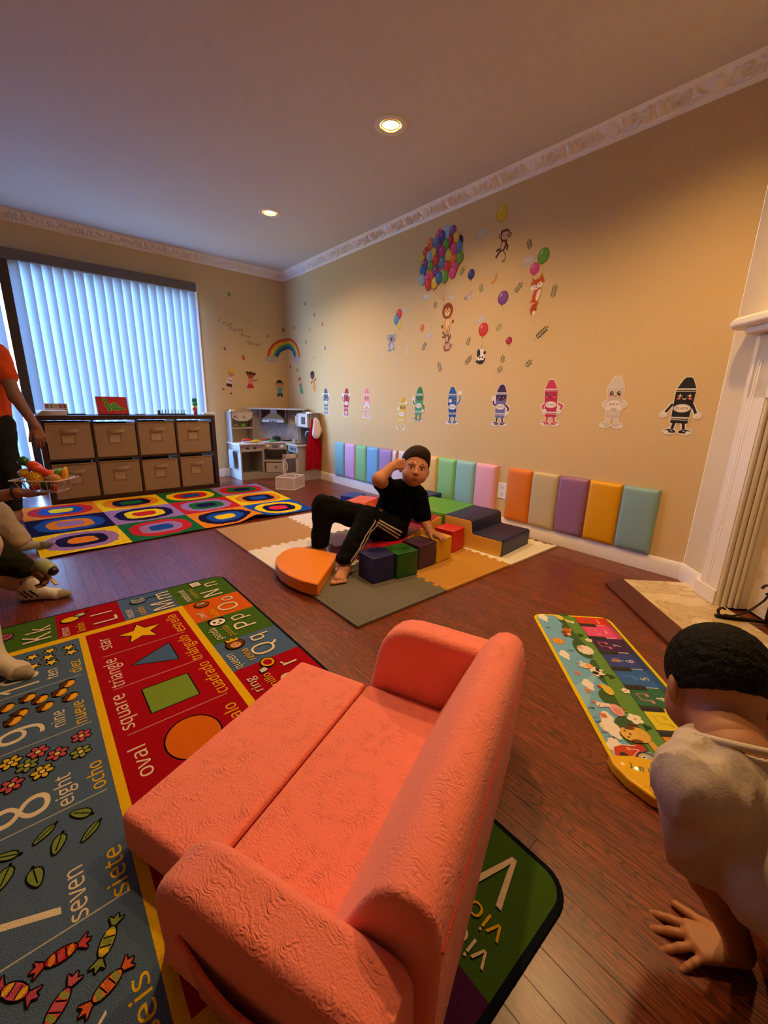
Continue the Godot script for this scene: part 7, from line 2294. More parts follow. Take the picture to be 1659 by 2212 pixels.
	var monkey := func(p, fur, flip):
		var skin := "d9a890"
		var y: float = flip
		p.line([[0.006, -0.045 * y], [0.03, -0.075 * y], [0.030, -0.11 * y], [0.014, -0.115 * y], [0.013, -0.10 * y]], 0.006, fur)
		p.line([[-0.01, -0.035 * y], [-0.035, -0.06 * y], [-0.05, -0.085 * y]], 0.016, fur); p.line([[0.0, -0.03 * y], [-0.045, -0.035 * y], [-0.055, -0.045 * y]], 0.015, fur)
		p.line([[0.015, 0.0], [0.035, -0.02 * y], [0.034, -0.045 * y]], 0.013, fur); p.line([[-0.015, 0.01 * y], [-0.035, 0.05 * y], [-0.03, 0.085 * y]], 0.013, fur)
		p.ell(0, -0.012 * y, 0.026, 0.038, fur, -0.2); p.ell(-0.006, -0.014 * y, 0.015, 0.025, skin, -0.2)
		for s in [-1, 1]: p.ell(s * 0.040, 0.048 * y, 0.014, 0.015, fur); p.ell(s * 0.040, 0.048 * y, 0.009, 0.010, skin)
		p.ell(0, 0.052 * y, 0.038, 0.035, fur); p.ell(-0.011, 0.054 * y, 0.016, 0.018, skin); p.ell(0.011, 0.054 * y, 0.016, 0.018, skin); p.ell(0, 0.040 * y, 0.027, 0.018, skin)
		for s in [-1, 1]: p.ell(s * 0.011, 0.052 * y, 0.0035, 0.0045, "20140e", 0.0, 8)
		p.ell(0, 0.044 * y, 0.003, 0.002, "5a2a20", 0.0, 8); p.line([[-0.008, 0.036 * y], [0, 0.032 * y], [0.008, 0.036 * y]], 0.002, "7a3a30")
	decal("monkey_sticker", "brown monkey sticker holding the yellow balloon at the top", "wall sticker", G, 3.235, 2.03, func(p):
		p.line([[-0.03, 0.085], [-0.036, 0.14]], 0.0022, "a89a7a")
		monkey.call(p, "5a3428", 1.0)
		balloon(p, -0.036, 0.192, 0.045, 0.052, "d9b81c", -0.25), false, 1.0, -0.1)
	decal("monkey_sticker", "brown monkey sticker hanging upside down under the lion", "wall sticker", G, 2.765, 1.44, func(p):
		monkey.call(p, "7a4a3c", -1.0)
		p.line([[0.0, 0.05], [-0.012, 0.07], [0.012, 0.075]], 0.005, "7a4a3c"), false, 0.95, 0.12)
	decal("fox_sticker", "orange fox sticker hanging from a green and a pink balloon", "wall sticker", G, 3.53, 1.67, func(p):
		p.line([[0.03, 0.06], [0.022, 0.155]], 0.0022, "a89a7a"); p.line([[0.012, 0.07], [-0.025, 0.115]], 0.0022, "a89a7a")
		balloon(p, 0.020, 0.215, 0.042, 0.048, BAL.green, -0.15)
		balloon(p, -0.033, 0.150, 0.035, 0.036, BAL.pink, -0.1)
		var f := "c0501c"
		p.line([[0.03, 0.045], [0.036, 0.075]], 0.014, f); p.line([[-0.02, -0.04], [-0.04, -0.055]], 0.013, f)
		p.ell(0.0, -0.015, 0.030, 0.048, f, -0.25); p.ell(0.012, -0.015, 0.015, 0.036, "ecdcc4", -0.25)
		p.ell(-0.012, -0.10, 0.024, 0.036, "b0471a", -0.15); p.ell(-0.006, -0.122, 0.014, 0.014, "ecdcc4"); p.line([[0.0, -0.055], [0.016, -0.075]], 0.014, f)
		p.poly([[-0.055, 0.035], [-0.042, 0.095], [-0.012, 0.07]], f); p.poly([[0.05, 0.06], [0.022, 0.112], [0.0, 0.075]], f); p.poly([[-0.046, 0.05], [-0.040, 0.08], [-0.025, 0.066]], "ecd4bc")
		p.ell(-0.006, 0.05, 0.046, 0.034, f, 0.15); p.ell(-0.030, 0.036, 0.022, 0.017, "efe2cc"); p.ell(0.018, 0.046, 0.022, 0.017, "efe2cc"); p.ell(-0.008, 0.032, 0.014, 0.012, "efe2cc")
		p.ell(-0.026, 0.044, 0.004, 0.005, "20140e", 0.0, 8); p.ell(0.012, 0.052, 0.004, 0.005, "20140e", 0.0, 8); p.ell(-0.008, 0.034, 0.005, 0.004, "20140e", 0.0, 8))
	decal("koala_sticker", "grey koala sticker hanging from red, blue and yellow balloons", "wall sticker", G, 2.075, 1.50, func(p):
		for q in [[0.095, 0.165], [0.06, 0.13], [0.108, 0.085]]: p.line([[0.04, 0.03], [q[0], q[1]]], 0.002, "c9c0b0")
		balloon(p, 0.094, 0.215, 0.038, 0.045, BAL.red, -0.2); balloon(p, 0.060, 0.176, 0.035, 0.045, BAL.blue, -0.1); balloon(p, 0.108, 0.122, 0.028, 0.036, "d8bc40", 0.0)
		var g := "8f8f9c"
		p.line([[0.02, -0.01], [0.045, 0.0], [0.05, 0.03]], 0.016, g); p.line([[-0.02, -0.02], [-0.05, -0.03]], 0.016, g)
		p.ell(0.0, -0.05, 0.036, 0.042, g); p.ell(0.004, -0.05, 0.022, 0.028, "c4c2c8"); p.ell(0.035, -0.075, 0.016, 0.012, g); p.ell(-0.03, -0.085, 0.016, 0.012, g)
		for s in [-1, 1]: p.ell(s * 0.044, 0.035, 0.022, 0.024, g); p.ell(s * 0.044, 0.035, 0.013, 0.015, "c8b8bc")
		p.ell(0, 0.018, 0.042, 0.036, g); p.ell(0, 0.012, 0.010, 0.015, "2f2c33")
		for s in [-1, 1]: p.ell(s * 0.02, 0.022, 0.0045, 0.005, "201c22", 0.0, 8))
	decal("panda_sticker", "upside-down panda sticker hanging from a red balloon", "wall sticker", G, 3.116, 1.31, func(p):
		p.line([[0.0, 0.06], [0.001, 0.125]], 0.0022, "9a8a6a")
		balloon(p, 0.001, 0.177, 0.044, 0.048, BAL.red, -0.1)
		p.line([[0.0, 0.02], [-0.012, 0.045], [0.002, 0.065]], 0.008, "a8948c")
		p.ell(-0.006, 0.0, 0.036, 0.042, "efe8dc"); p.ell(-0.026, 0.008, 0.016, 0.034, "262a33", 0.1); p.ell(0.030, 0.012, 0.012, 0.012, "262a33")
		p.ell(0.0, -0.028, 0.032, 0.022, "efe8dc"); p.ell(-0.012, -0.02, 0.008, 0.007, "262a33"); p.ell(0.012, -0.018, 0.008, 0.007, "262a33")
		p.line([[-0.03, -0.04], [-0.045, -0.055]], 0.016, "262a33"); p.line([[0.026, -0.036], [0.038, -0.03]], 0.016, "262a33")
		p.ell(-0.002, -0.055, 0.028, 0.016, "262a33"); p.ell(-0.028, -0.05, 0.010, 0.010, "262a33"); p.ell(0.024, -0.048, 0.010, 0.010, "262a33"))
	decal("bird_sticker", "small grey-lilac bird sticker below the navy balloon", "wall sticker", G, 2.9517, 1.7356, func(p):
		p.ell(0, 0, 0.034, 0.022, "b9a8b4", 0.5); p.ell(0.006, -0.004, 0.02, 0.012, "d0c2cc", 0.5); p.ell(-0.022, -0.006, 0.016, 0.014, "a99ab0"); p.poly([[-0.036, -0.006], [-0.048, -0.012], [-0.034, -0.014]], "5a4a4a"); p.ell(-0.027, -0.003, 0.003, 0.003, "201c22", 0.0, 8); p.line([[0.022, 0.02], [0.038, 0.042]], 0.008, "a99ab0"))
	for h in [[0.89, 1.78, "", ""]]: pass

# ---------------------------------------------------------------- people
func head_shape(fd: Field, c: Vector3, b: Basis, s := 1.0, face := true):
	# b: x to the right of the viewer who faces the head, y up, z out of the face
	var P := func(x, y, z): return c + b * (Vector3(x, y, z) * s)
	fd.ell(P.call(0, 0.022, -0.012), Vector3(0.080, 0.093, 0.098) * s, b, 0.02 * s)
	fd.ell(P.call(0, -0.045, 0.018), Vector3(0.066, 0.066, 0.070) * s, b, 0.04 * s)
	fd.ell(P.call(0, -0.092, 0.042), Vector3(0.030, 0.024, 0.028) * s, b, 0.03 * s)
	for q in [-1, 1]:
		fd.ell(P.call(q * 0.036, -0.058, 0.038), Vector3(0.033, 0.032, 0.034) * s, b, 0.025 * s)
		fd.ell(P.call(q * 0.081, -0.022, -0.012), Vector3(0.010, 0.028, 0.019) * s, b * Basis(Vector3.UP, q * -0.4), 0.008 * s)
	if face:
		for q in [-1, 1]:
			fd.ell(P.call(q * 0.031, -0.018, 0.094), Vector3(0.018, 0.011, 0.012) * s, b, 0.012 * s, true)
			fd.cap(P.call(q * 0.016, 0.004, 0.087), P.call(q * 0.045, 0.003, 0.078), 0.006 * s, 0.005 * s, 0.012 * s)
		fd.cap(P.call(0, -0.012, 0.086), P.call(0, -0.046, 0.096), 0.006 * s, 0.010 * s, 0.012 * s)
		for q in [-1, 1]: fd.ell(P.call(q * 0.010, -0.049, 0.092), Vector3(0.007, 0.006, 0.007) * s, b, 0.006 * s)
		fd.cap(P.call(-0.018, -0.074, 0.079), P.call(0.018, -0.074, 0.079), 0.005 * s, 0.005 * s, 0.010 * s)
		fd.cap(P.call(-0.014, -0.083, 0.078), P.call(0.014, -0.083, 0.078), 0.006 * s, 0.006 * s, 0.008 * s)
		fd.ell(P.call(0, -0.0785, 0.089), Vector3(0.026, 0.0022, 0.006) * s, b, 0.003 * s, true)

func hand_shape(fd: Field, w: Vector3, d: Vector3, n: Vector3, t: Vector3, s: float, curl: Array, thumb: Vector3, spread := 0.12):
	# w wrist, d towards the fingers, n out of the palm, t towards the thumb
	d = d.normalized(); n = (n - d * n.dot(d)).normalized(); t = (t - d * t.dot(d) - n * t.dot(n)).normalized()
	var off := [0.027, 0.0095, -0.009, -0.026]
	var reach := [0.084, 0.088, 0.083, 0.073]
	var ln := [0.070, 0.079, 0.073, 0.057]
	for i in 4:
		var a = w + t * off[i] * 0.55 * s
		var k: Vector3 = w + d * reach[i] * s + t * off[i] * s
		fd.cap(a, k, 0.0145 * s, 0.0125 * s, 0.012 * s)
	for i in 4:
		var p: Vector3 = w + d * reach[i] * s + t * off[i] * s
		var ax: Vector3 = (d + t * spread * (1.5 - i) * 0.66).normalized()
		var ang := 0.0
		var r: float = [0.0088, 0.009, 0.0087, 0.0078][i] * s
		for j in 3:
			ang += curl[i][j]
			var q: Vector3 = p + (ax * cos(ang) + n * sin(ang)) * ln[i] * [0.45, 0.30, 0.25][j] * s
			fd.cap(p, q, r * 1.03, r * 0.94, 0.004 * s)
			p = q
			r *= 0.94
	var b0: Vector3 = w + d * 0.018 * s + t * 0.018 * s + n * 0.006 * s
	var b1: Vector3 = w + (d * 0.042 + t * 0.040 + n * 0.010) * s
	fd.cap(b0, b1, 0.017 * s, 0.0135 * s, 0.012 * s)
	var td := (d * thumb.x + n * thumb.y + t * thumb.z).normalized()
	var b2 := b1 + td * 0.032 * s
	fd.cap(b1, b2, 0.0118 * s, 0.0105 * s, 0.006 * s)
	fd.cap(b2, b2 + (td + d * 0.15 - n * 0.1).normalized() * 0.027 * s, 0.0105 * s, 0.0085 * s, 0.004 * s)

func foot_shape(fd: Field, ank: Vector3, d: Vector3, ground: float, s: float, left_toe: float, bare := true):
	d.y = 0.0
	d = d.normalized()
	var t := d.cross(Vector3.UP) * left_toe     # towards the big toe
	var g := Vector3(ank.x, ground, ank.z)
	fd.ell(g - d * 0.02 * s + Vector3.UP * 0.028 * s, Vector3(0.030, 0.030, 0.032) * s, Basis(), 0.015 * s)
	fd.cap(ank, g + d * 0.02 * s + Vector3.UP * 0.042 * s, 0.033 * s, 0.036 * s, 0.02 * s)
	fd.cap(g + d * 0.01 * s + Vector3.UP * 0.036 * s, g + d * 0.125 * s + t * 0.010 * s + Vector3.UP * 0.022 * s, 0.034 * s, 0.021 * s, 0.02 * s)
	fd.cap(g + d * 0.0 * s + Vector3.UP * 0.03 * s, g + d * 0.115 * s - t * 0.024 * s + Vector3.UP * 0.017 * s, 0.028 * s, 0.016 * s, 0.02 * s)
	if bare:
		for i in 5:
			var u: float = 0.026 - i * 0.0165
			var r: float = [0.0125, 0.0095, 0.009, 0.0085, 0.008][i]
			var a: Vector3 = g + d * (0.13 - 0.006 * i) * s + t * u * s + Vector3.UP * 0.014 * s
			fd.cap(a, a + d * [0.034, 0.036, 0.032, 0.027, 0.022][i] * s - Vector3.UP * 0.003 * s, r * s, r * 0.95 * s, 0.005 * s)
	else:
		fd.cap(g + d * 0.12 * s + t * 0.012 * s + Vector3.UP * 0.02 * s, g + d * 0.165 * s + Vector3.UP * 0.016 * s, 0.022 * s, 0.015 * s, 0.015 * s)
		fd.cap(g + d * 0.10 * s - t * 0.02 * s + Vector3.UP * 0.018 * s, g + d * 0.15 * s - t * 0.01 * s + Vector3.UP * 0.015 * s, 0.018 * s, 0.014 * s, 0.015 * s)

func surface_at(fd: Field, a: Vector3, dir: Vector3, far := 0.16) -> Vector3:
	var last := a
	for i in 60:
		var p := a + dir * far * i / 60.0
		var g := (p - fd.lo) / fd.h
		var x := clampi(int(round(g.x)), 0, fd.nx - 1)
		var y := clampi(int(round(g.y)), 0, fd.ny - 1)
		var z := clampi(int(round(g.z)), 0, fd.nz - 1)
		if fd.d[(x * fd.ny + y) * fd.nz + z] > 0.0 and i > 2: return p
		last = p
	return last

func stripe(fd: Field, a: Vector3, b: Vector3, dir: Vector3, ang: float, mb: MB, wide: float, n := 12):
	var ax := (b - a).normalized()
	var pts := PackedVector3Array()
	for i in n + 1:
		var c := a.lerp(b, float(i) / n)
		var d := (dir - ax * dir.dot(ax)).normalized().rotated(ax, ang)
		var sd := ax.cross(d)
		var p := surface_at(fd, c, d, 0.12) + d * 0.005
		pts.append(p + sd * wide / 2 - d * 0.001); pts.append(p); pts.append(p - sd * wide / 2 - d * 0.001)
	mb.sheet(pts, n + 1, 3, false, (a + b) / 2)

func face_parts(t: Node3D, head: Vector3, hb: Basis, base: Vector3, s: float, brow: String, lips: String):
	var P := func(x, y, z): return head + hb * (Vector3(x, y, z) * s)
	for q in [-1, 1]:
		var mb := MB.new().k("d9cfc6")
		mb.ball(P.call(q * 0.031, -0.019, 0.074), Vector3(0.0135, 0.010, 0.0125) * s, 14, hb)
		var ey := obj("eye", mb, M.eye, t, base)
		mb = MB.new().k("1c120e")
		mb.ball(P.call(q * 0.031 - 0.001, -0.0195, 0.0830), Vector3(0.0062, 0.0068, 0.0045) * s, 12, hb)
		obj("iris", mb, M.eye, ey, base)
		mb = MB.new().k("7d4c38")
		mb.tube([P.call(q * 0.018, -0.0145, 0.0835), P.call(q * 0.031, -0.0105, 0.0855), P.call(q * 0.046, -0.0165, 0.076)], [0.0025 * s, 0.0036 * s, 0.0022 * s], 8)
		obj("eyelid", mb, M.skin, t, base)
		mb = MB.new().k(brow)
		mb.tube([P.call(q * 0.013, 0.006, 0.091), P.call(q * 0.03, 0.011, 0.088), P.call(q * 0.05, 0.004, 0.075)], [0.0016, 0.0027, 0.0012], 8)
		obj("eyebrow", mb, M.hair, t, base)
	var lip := MB.new().k(lips)
	lip.tube([P.call(-0.035, -0.064, 0.0745), P.call(-0.017, -0.0755, 0.0845), P.call(0, -0.079, 0.0870), P.call(0.017, -0.0755, 0.0845), P.call(0.035, -0.064, 0.0745)], [0.0012, 0.0032, 0.0036, 0.0032, 0.0012], 8)
	obj("mouth", lip, M.skin, t, base)

func people():
	boy_in_black()
	boy_in_white()
	standing_adult()
	seated_adults()

func boy_in_black():
	var base := Vector3(3.28, 0.012, 1.1)
	var t := thing("person", "boy in black shirt and white-striped black pants giving a thumbs up on the red ramp", "person", base)
	var R := Vector3(0.648, 0.0224, -0.761)
	var U := Vector3(-0.210, 0.966, -0.150)
	var B := Vector3(0.732, 0.257, 0.631)
	var pel := Vector3(3.283, 0.165, 1.050)
	var hipL := Vector3(3.335, 0.155, 1.065)
	var hipR := Vector3(3.225, 0.185, 1.085)
	var kneeL := Vector3(3.392, 0.300, 1.301)
	var ankL := Vector3(3.438, 0.070, 1.500)
	var kneeR := Vector3(3.062, 0.312, 1.392)
	var ankR := Vector3(3.085, 0.068, 1.440)
	var chest := Vector3(3.344, 0.362, 1.017)
	var neck := Vector3(3.402, 0.470, 1.004)
	var head := Vector3(3.447, 0.575, 0.990)
	var shR := Vector3(3.350, 0.430, 1.105)
	var elR := Vector3(3.462, 0.530, 1.284)
	var wrR := Vector3(3.480, 0.598, 1.205)
	var shL := Vector3(3.410, 0.385, 0.928)
	var elL := Vector3(3.475, 0.245, 0.925)
	var wrL := Vector3(3.545, 0.186, 0.940)
	var up := (U * cos(0.17) + R * sin(0.17)).normalized()
	var fz := (B * 0.99 + R * 0.06 - U * 0.05)
	fz = (fz - up * fz.dot(up)).normalized()
	var hb := Basis(up.cross(fz), up, fz)
	var skin := MB.new().k("bd8262")
	var fd := Field.new(Vector3(2.93, 0.0, 0.80), Vector3(3.72, 0.52, 1.72), 0.010)
	fd.cap(pel, chest, 0.085, 0.085, 0.03)
	fd.cap(chest, neck, 0.08, 0.04, 0.03)
	fd.cap(shR, elR, 0.042, 0.034, 0.02); fd.cap(elR, wrR, 0.036, 0.024, 0.015)
	fd.cap(shL, elL, 0.040, 0.034, 0.02); fd.cap(elL, wrL, 0.034, 0.023, 0.015)
	fd.cap(hipL, kneeL, 0.058, 0.045, 0.02); fd.cap(kneeL, ankL, 0.043, 0.028, 0.02)
	fd.cap(hipR, kneeR, 0.058, 0.045, 0.02); fd.cap(kneeR, ankR, 0.043, 0.028, 0.02)
	fd.into(skin, base)
	# forearms and hands, feet, head on finer grids
	var f2 := Field.new(Vector3(3.38, 0.47, 1.06), Vector3(3.60, 0.74, 1.36), 0.0045)
	f2.cap(shR.lerp(elR, 0.72), elR, 0.037, 0.036, 0.02); f2.cap(elR, wrR, 0.0375, 0.0245, 0.02)
	var fist := [[1.45, 1.6, 1.0], [1.5, 1.6, 1.0], [1.5, 1.6, 1.0], [1.5, 1.6, 1.0]]
	var hd := (R * 0.86 + U * 0.18 + B * 0.05).normalized()
	hand_shape(f2, wrR, hd, -B, U, 0.80, fist, Vector3(0.25, 0.05, 1.0))
	f2.into(skin, base)
	f2 = Field.new(Vector3(3.42, 0.150, 0.84), Vector3(3.72, 0.30, 1.03), 0.004)
	f2.cap(elL, wrL, 0.034, 0.0235, 0.02)
	var flat := [[0.10, 0.06, 0.05], [0.08, 0.06, 0.05], [0.08, 0.06, 0.05], [0.08, 0.08, 0.05]]
	hand_shape(f2, wrL, Vector3(1.0, -0.13, -0.12), Vector3.DOWN, Vector3.BACK, 0.78, flat, Vector3(0.8, 0.2, 0.7), 0.16)
	f2.into(skin, base)
	f2 = Field.new(Vector3(3.38, 0.008, 1.43), Vector3(3.66, 0.15, 1.72), 0.005)
	f2.cap(kneeL.lerp(ankL, 0.8), ankL, 0.032, 0.030, 0.02)
	foot_shape(f2, ankL, Vector3(0.62, 0, 0.78), 0.0125, 0.92, 1.0)
	f2.into(skin, base)
	f2 = Field.new(Vector3(2.90, 0.008, 1.37), Vector3(3.17, 0.13, 1.63), 0.006)
	f2.cap(kneeR.lerp(ankR, 0.8), ankR, 0.032, 0.030, 0.02)
	foot_shape(f2, ankR, Vector3(-0.55, 0, 0.6), 0.0125, 0.9, -1.0)
	f2.into(skin, base)
	f2 = Field.new(head - Vector3(0.145, 0.165, 0.145), head + Vector3(0.145, 0.15, 0.145), 0.0042)
	f2.cap(neck - up * 0.02, head - up * 0.05 - fz * 0.02, 0.046, 0.047, 0.02)
	head_shape(f2, head, hb, 1.0)
	f2.into(skin, base)
	obj("body", skin, M.skin, t)
	var P := func(x, y, z): return head + hb * Vector3(x, y, z)
	face_parts(t, head, hb, base, 1.0, "4a2d20", "8a4038")
	f2 = Field.new(head - Vector3(0.13, 0.12, 0.13), head + Vector3(0.13, 0.15, 0.13), 0.005)
	f2.ell(P.call(0, 0.030, -0.014), Vector3(0.0865, 0.0935, 0.104), hb, 0.01)
	f2.ell(P.call(0.01, 0.075, 0.03), Vector3(0.06, 0.042, 0.06), hb, 0.03)
	f2.ell(P.call(0, -0.048, 0.055), Vector3(0.080, 0.104, 0.085), hb, 0.012, true)
	f2.clip(P.call(0, -0.03, 0.0), (hb * Vector3(0, -0.9, 0.42)).normalized())
	f2.fold(0.002, 60.0, 3, Vector3(1, 1, 1))
	var hr := MB.new().k("2b1d15")
	f2.into(hr, base)
	obj("hair", hr, M.hair, t)
	# black shirt
	var sf := Field.new(Vector3(3.12, 0.09, 0.78), Vector3(3.60, 0.60, 1.30), 0.008)
	sf.cap(pel + Vector3(0, 0.01, 0), chest, 0.120, 0.112, 0.04)
	sf.cap(chest, neck - up * 0.03, 0.105, 0.060, 0.04)
	sf.cap(neck - up * 0.06, shR, 0.062, 0.058, 0.03); sf.cap(neck - up * 0.06, shL, 0.062, 0.056, 0.03)
	sf.cap(shR, shR.lerp(elR, 0.72), 0.058, 0.052, 0.03)
	sf.cap(shL, shL.lerp(elL, 0.86), 0.058, 0.056, 0.03)
	sf.fold(0.009, 9.0, 12, Vector3(1, 0.6, 1))
	sf.clip(neck + up * 0.018, (up + fz * 0.25).normalized(), neck, 0.08)
	sf.clip(shR.lerp(elR, 0.70), (elR - shR).normalized(), elR, 0.09)
	var sm := MB.new().k("0b0b0d")
	sf.into(sm, base)
	obj("shirt", sm, M.cloth, t)
	# black track pants with three stripes on the left leg
	var pf := Field.new(Vector3(2.93, 0.03, 0.92), Vector3(3.60, 0.44, 1.60), 0.009)
	pf.cap(pel, pel + Vector3(0.03, 0.06, 0), 0.118, 0.11, 0.03)
	pf.cap(hipL, kneeL, 0.090, 0.062, 0.05); pf.cap(kneeL, ankL + Vector3(0, 0.03, 0), 0.060, 0.048, 0.03)
	pf.cap(hipR, kneeR, 0.092, 0.066, 0.05); pf.cap(kneeR, ankR + Vector3(0, 0.02, 0), 0.066, 0.054, 0.03)
	pf.fold(0.008, 10.0, 22, Vector3(1, 0.7, 1))
	pf.clip(Vector3(0, 0.085, 0), Vector3.DOWN, ankL, 0.085)
	pf.clip(Vector3(0, 0.060, 0), Vector3.DOWN, ankR, 0.085)
	var pm := MB.new().k("0d0d0f")
	pf.into(pm, base)
	var pants := obj("track_pants", pm, M.cloth, t)
	var sd := (B * 0.75 + R * 0.55 - U * 0.05).normalized()
	for i in 3:
		var mb := MB.new().k("cfc4b4")
		stripe(pf, hipL.lerp(kneeL, 0.12), hipL.lerp(kneeL, 0.97), sd, -0.42 + i * 0.22, mb, 0.0095)
		stripe(pf, kneeL.lerp(ankL, 0.04), ankL + Vector3(0, 0.025, 0), (B * 0.35 + R * 0.9).normalized(), 0.30 - i * 0.30, mb, 0.0085)
		obj("white_stripe", mb, M.cloth, pants, base)
	var lg := MB.new().k("cfc4b4")
	var lp := surface_at(pf, hipL.lerp(kneeL, 0.55), (B * 0.5 + U * 0.8).normalized())
	for i in 3: lg.bar(lp + R * (i * 0.007) + U * -0.004, lp + R * (i * 0.007 + 0.006) + U * (0.006 + (2 - i) * 0.004) - B * 0.006, 0.003, 0.003, 0.001)
	obj("white_emblem", lg, M.cloth, pants, base)

func boy_in_white():
	var base := Vector3(5.25, 0.0, 2.02)
	var t := thing("person", "child with black hair in white T-shirt seen from behind beside the musical mat", "person", base)
	var head := Vector3(5.098, 0.478, 1.880)
	var neck := Vector3(5.140, 0.447, 1.972)
	var chest := Vector3(5.236, 0.335, 1.985)
	var pel := Vector3(5.375, 0.125, 1.97)
	var shL := Vector3(5.125, 0.412, 2.058)
	var shR := Vector3(5.245, 0.44, 1.905)
	var elL := Vector3(5.166, 0.215, 1.998)
	var wrL := Vector3(5.224, 0.034, 1.912)
	var elR := Vector3(5.31, 0.25, 1.76)
	var wrR := Vector3(5.27, 0.06, 1.60)
	var up := Vector3(-0.28, 0.80, -0.45).normalized()
	var fz := Vector3(-0.55, -0.48, -0.72)
	fz = (fz - up * fz.dot(up)).normalized()
	var hb := Basis(up.cross(fz), up, fz)
	var skin := MB.new().k("b07a58")
	var fd := Field.new(Vector3(4.95, -0.005, 1.52), Vector3(5.64, 0.62, 2.36), 0.010)
	fd.cap(pel, chest, 0.085, 0.085, 0.03); fd.cap(chest, neck, 0.07, 0.045, 0.03)
	fd.cap(shL, elL, 0.038, 0.031, 0.02); fd.cap(elL, wrL, 0.031, 0.021, 0.02)
	fd.cap(shR, elR, 0.038, 0.031, 0.02); fd.cap(elR, wrR, 0.031, 0.021, 0.02)
	for q in [-1, 1]:
		var hip = pel + Vector3(0.045, -0.01, 0.06) * q
		var kn = Vector3(5.30, 0.06, 1.80) + Vector3(0.07, 0, 0.08) * q
		fd.cap(hip, kn, 0.055, 0.042, 0.02)
		fd.cap(kn, kn + Vector3(0.24, -0.02, 0.14), 0.042, 0.03, 0.02)
		foot_shape(fd, kn + Vector3(0.26, -0.01, 0.15), Vector3(0.7, 0, 0.7), 0.0, 0.8, 1.0, false)
	fd.into(skin, base)
	var f2 := Field.new(Vector3(5.08, -0.004, 1.83), Vector3(5.28, 0.24, 2.06), 0.0036)
	f2.cap(elL, wrL, 0.031, 0.0215, 0.02)
	var splay := [[0.22, 0.12, 0.10], [0.22, 0.12, 0.10], [0.22, 0.14, 0.10], [0.22, 0.16, 0.12]]
	hand_shape(f2, wrL + Vector3(0, -0.008, 0), Vector3(-0.80, -0.10, 0.59), Vector3.DOWN, Vector3(-0.67, 0, -0.74), 0.84, splay, Vector3(0.85, 0.15, 0.75), 0.42)
	f2.into(skin, base)
	f2 = Field.new(Vector3(5.10, -0.01, 1.42), Vector3(5.36, 0.14, 1.68), 0.005)
	hand_shape(f2, wrR, Vector3(-0.8, -0.25, -0.5), Vector3.DOWN, Vector3(-0.4, 0, 0.7), 0.74, splay, Vector3(0.9, 0.3, 0.5))
	f2.into(skin, base)
	f2 = Field.new(head - Vector3(0.14, 0.16, 0.14), head + Vector3(0.14, 0.14, 0.14), 0.0042)
	f2.cap(neck - up * 0.01 + Vector3(0.01, 0, 0.012), head - up * 0.045 - fz * 0.02, 0.047, 0.046, 0.02)
	head_shape(f2, head, hb, 0.86)
	f2.into(skin, base)
	obj("body", skin, M.skin, t)
	var P := func(x, y, z): return head + hb * (Vector3(x, y, z) * 0.86)
	face_parts(t, head, hb, base, 0.86, "1d1512", "8a4038")
	f2 = Field.new(head - Vector3(0.135, 0.13, 0.135), head + Vector3(0.135, 0.14, 0.135), 0.0045)
	f2.ell(P.call(0, 0.026, -0.016), Vector3(0.088, 0.096, 0.104) * 0.86, hb, 0.01)
	f2.ell(P.call(0, -0.02, -0.06), Vector3(0.07, 0.06, 0.045) * 0.86, hb, 0.02)
	f2.clip(P.call(0, 0.035, 0.055), (hb * Vector3(0, -0.55, 0.83)).normalized())
	f2.clip(P.call(0, -0.012, -0.08), (hb * Vector3(0, -1, -0.15)).normalized())
	f2.fold(0.003, 45.0, 31)
	var hr := MB.new().k("15110f")
	f2.into(hr, base)
	obj("hair", hr, M.hair, t)
	var sf := Field.new(Vector3(5.02, 0.07, 1.76), Vector3(5.56, 0.56, 2.22), 0.0075)
	sf.cap(pel + Vector3(0.01, 0.02, 0), chest, 0.116, 0.102, 0.04)
	sf.cap(chest, neck - up * 0.045, 0.105, 0.066, 0.05)
	sf.cap(neck - up * 0.05, shL, 0.064, 0.054, 0.03); sf.cap(neck - up * 0.05, shR, 0.064, 0.054, 0.03)
	sf.cap(shL, shL.lerp(elL, 0.80), 0.052, 0.056, 0.012); sf.cap(shR, shR.lerp(elR, 0.9), 0.056, 0.062, 0.025)
	sf.fold(0.010, 7.5, 33, Vector3(1.3, 0.45, 1.3))
	sf.clip(neck + up * 0.010 + Vector3(0.008, 0, 0.01), (up * 0.9 - fz * 0.25).normalized(), neck + up * 0.05, 0.07)
	sf.clip(shL.lerp(elL, 0.78), (elL - shL).normalized(), elL, 0.075)
	sf.clip(Vector3(0, 0.10, 0), Vector3.DOWN)
	var sm := MB.new().k("cabeb2")
	sf.into(sm, base)
	var sh := obj("t_shirt", sm, M.cloth, t)
	var cl := MB.new().k("d2c6ba")
	var ring := []
	for i in 25:
		var a := TAU * i / 24.0
		var dir := (hb.x * cos(a) + hb.z * sin(a)).normalized()
		ring.append(neck + up * 0.006 + Vector3(0.008, 0, 0.01) + dir * 0.055 - fz * 0.004)
	cl.tube(ring, 0.0055, 8)
	obj("collar", cl, M.cloth, sh, base)
	var pf := Field.new(Vector3(5.10, -0.002, 1.62), Vector3(5.70, 0.26, 2.20), 0.011)
	pf.cap(pel, pel + Vector3(0, 0.03, 0), 0.12, 0.11, 0.03)
	for q in [-1, 1]:
		var hip = pel + Vector3(0.045, -0.01, 0.06) * q
		var kn = Vector3(5.30, 0.06, 1.80) + Vector3(0.07, 0, 0.08) * q
		pf.cap(hip, kn, 0.075, 0.056, 0.03)
		pf.cap(kn, kn + Vector3(0.22, -0.01, 0.13), 0.054, 0.044, 0.03)
	pf.fold(0.006, 9.0, 35)
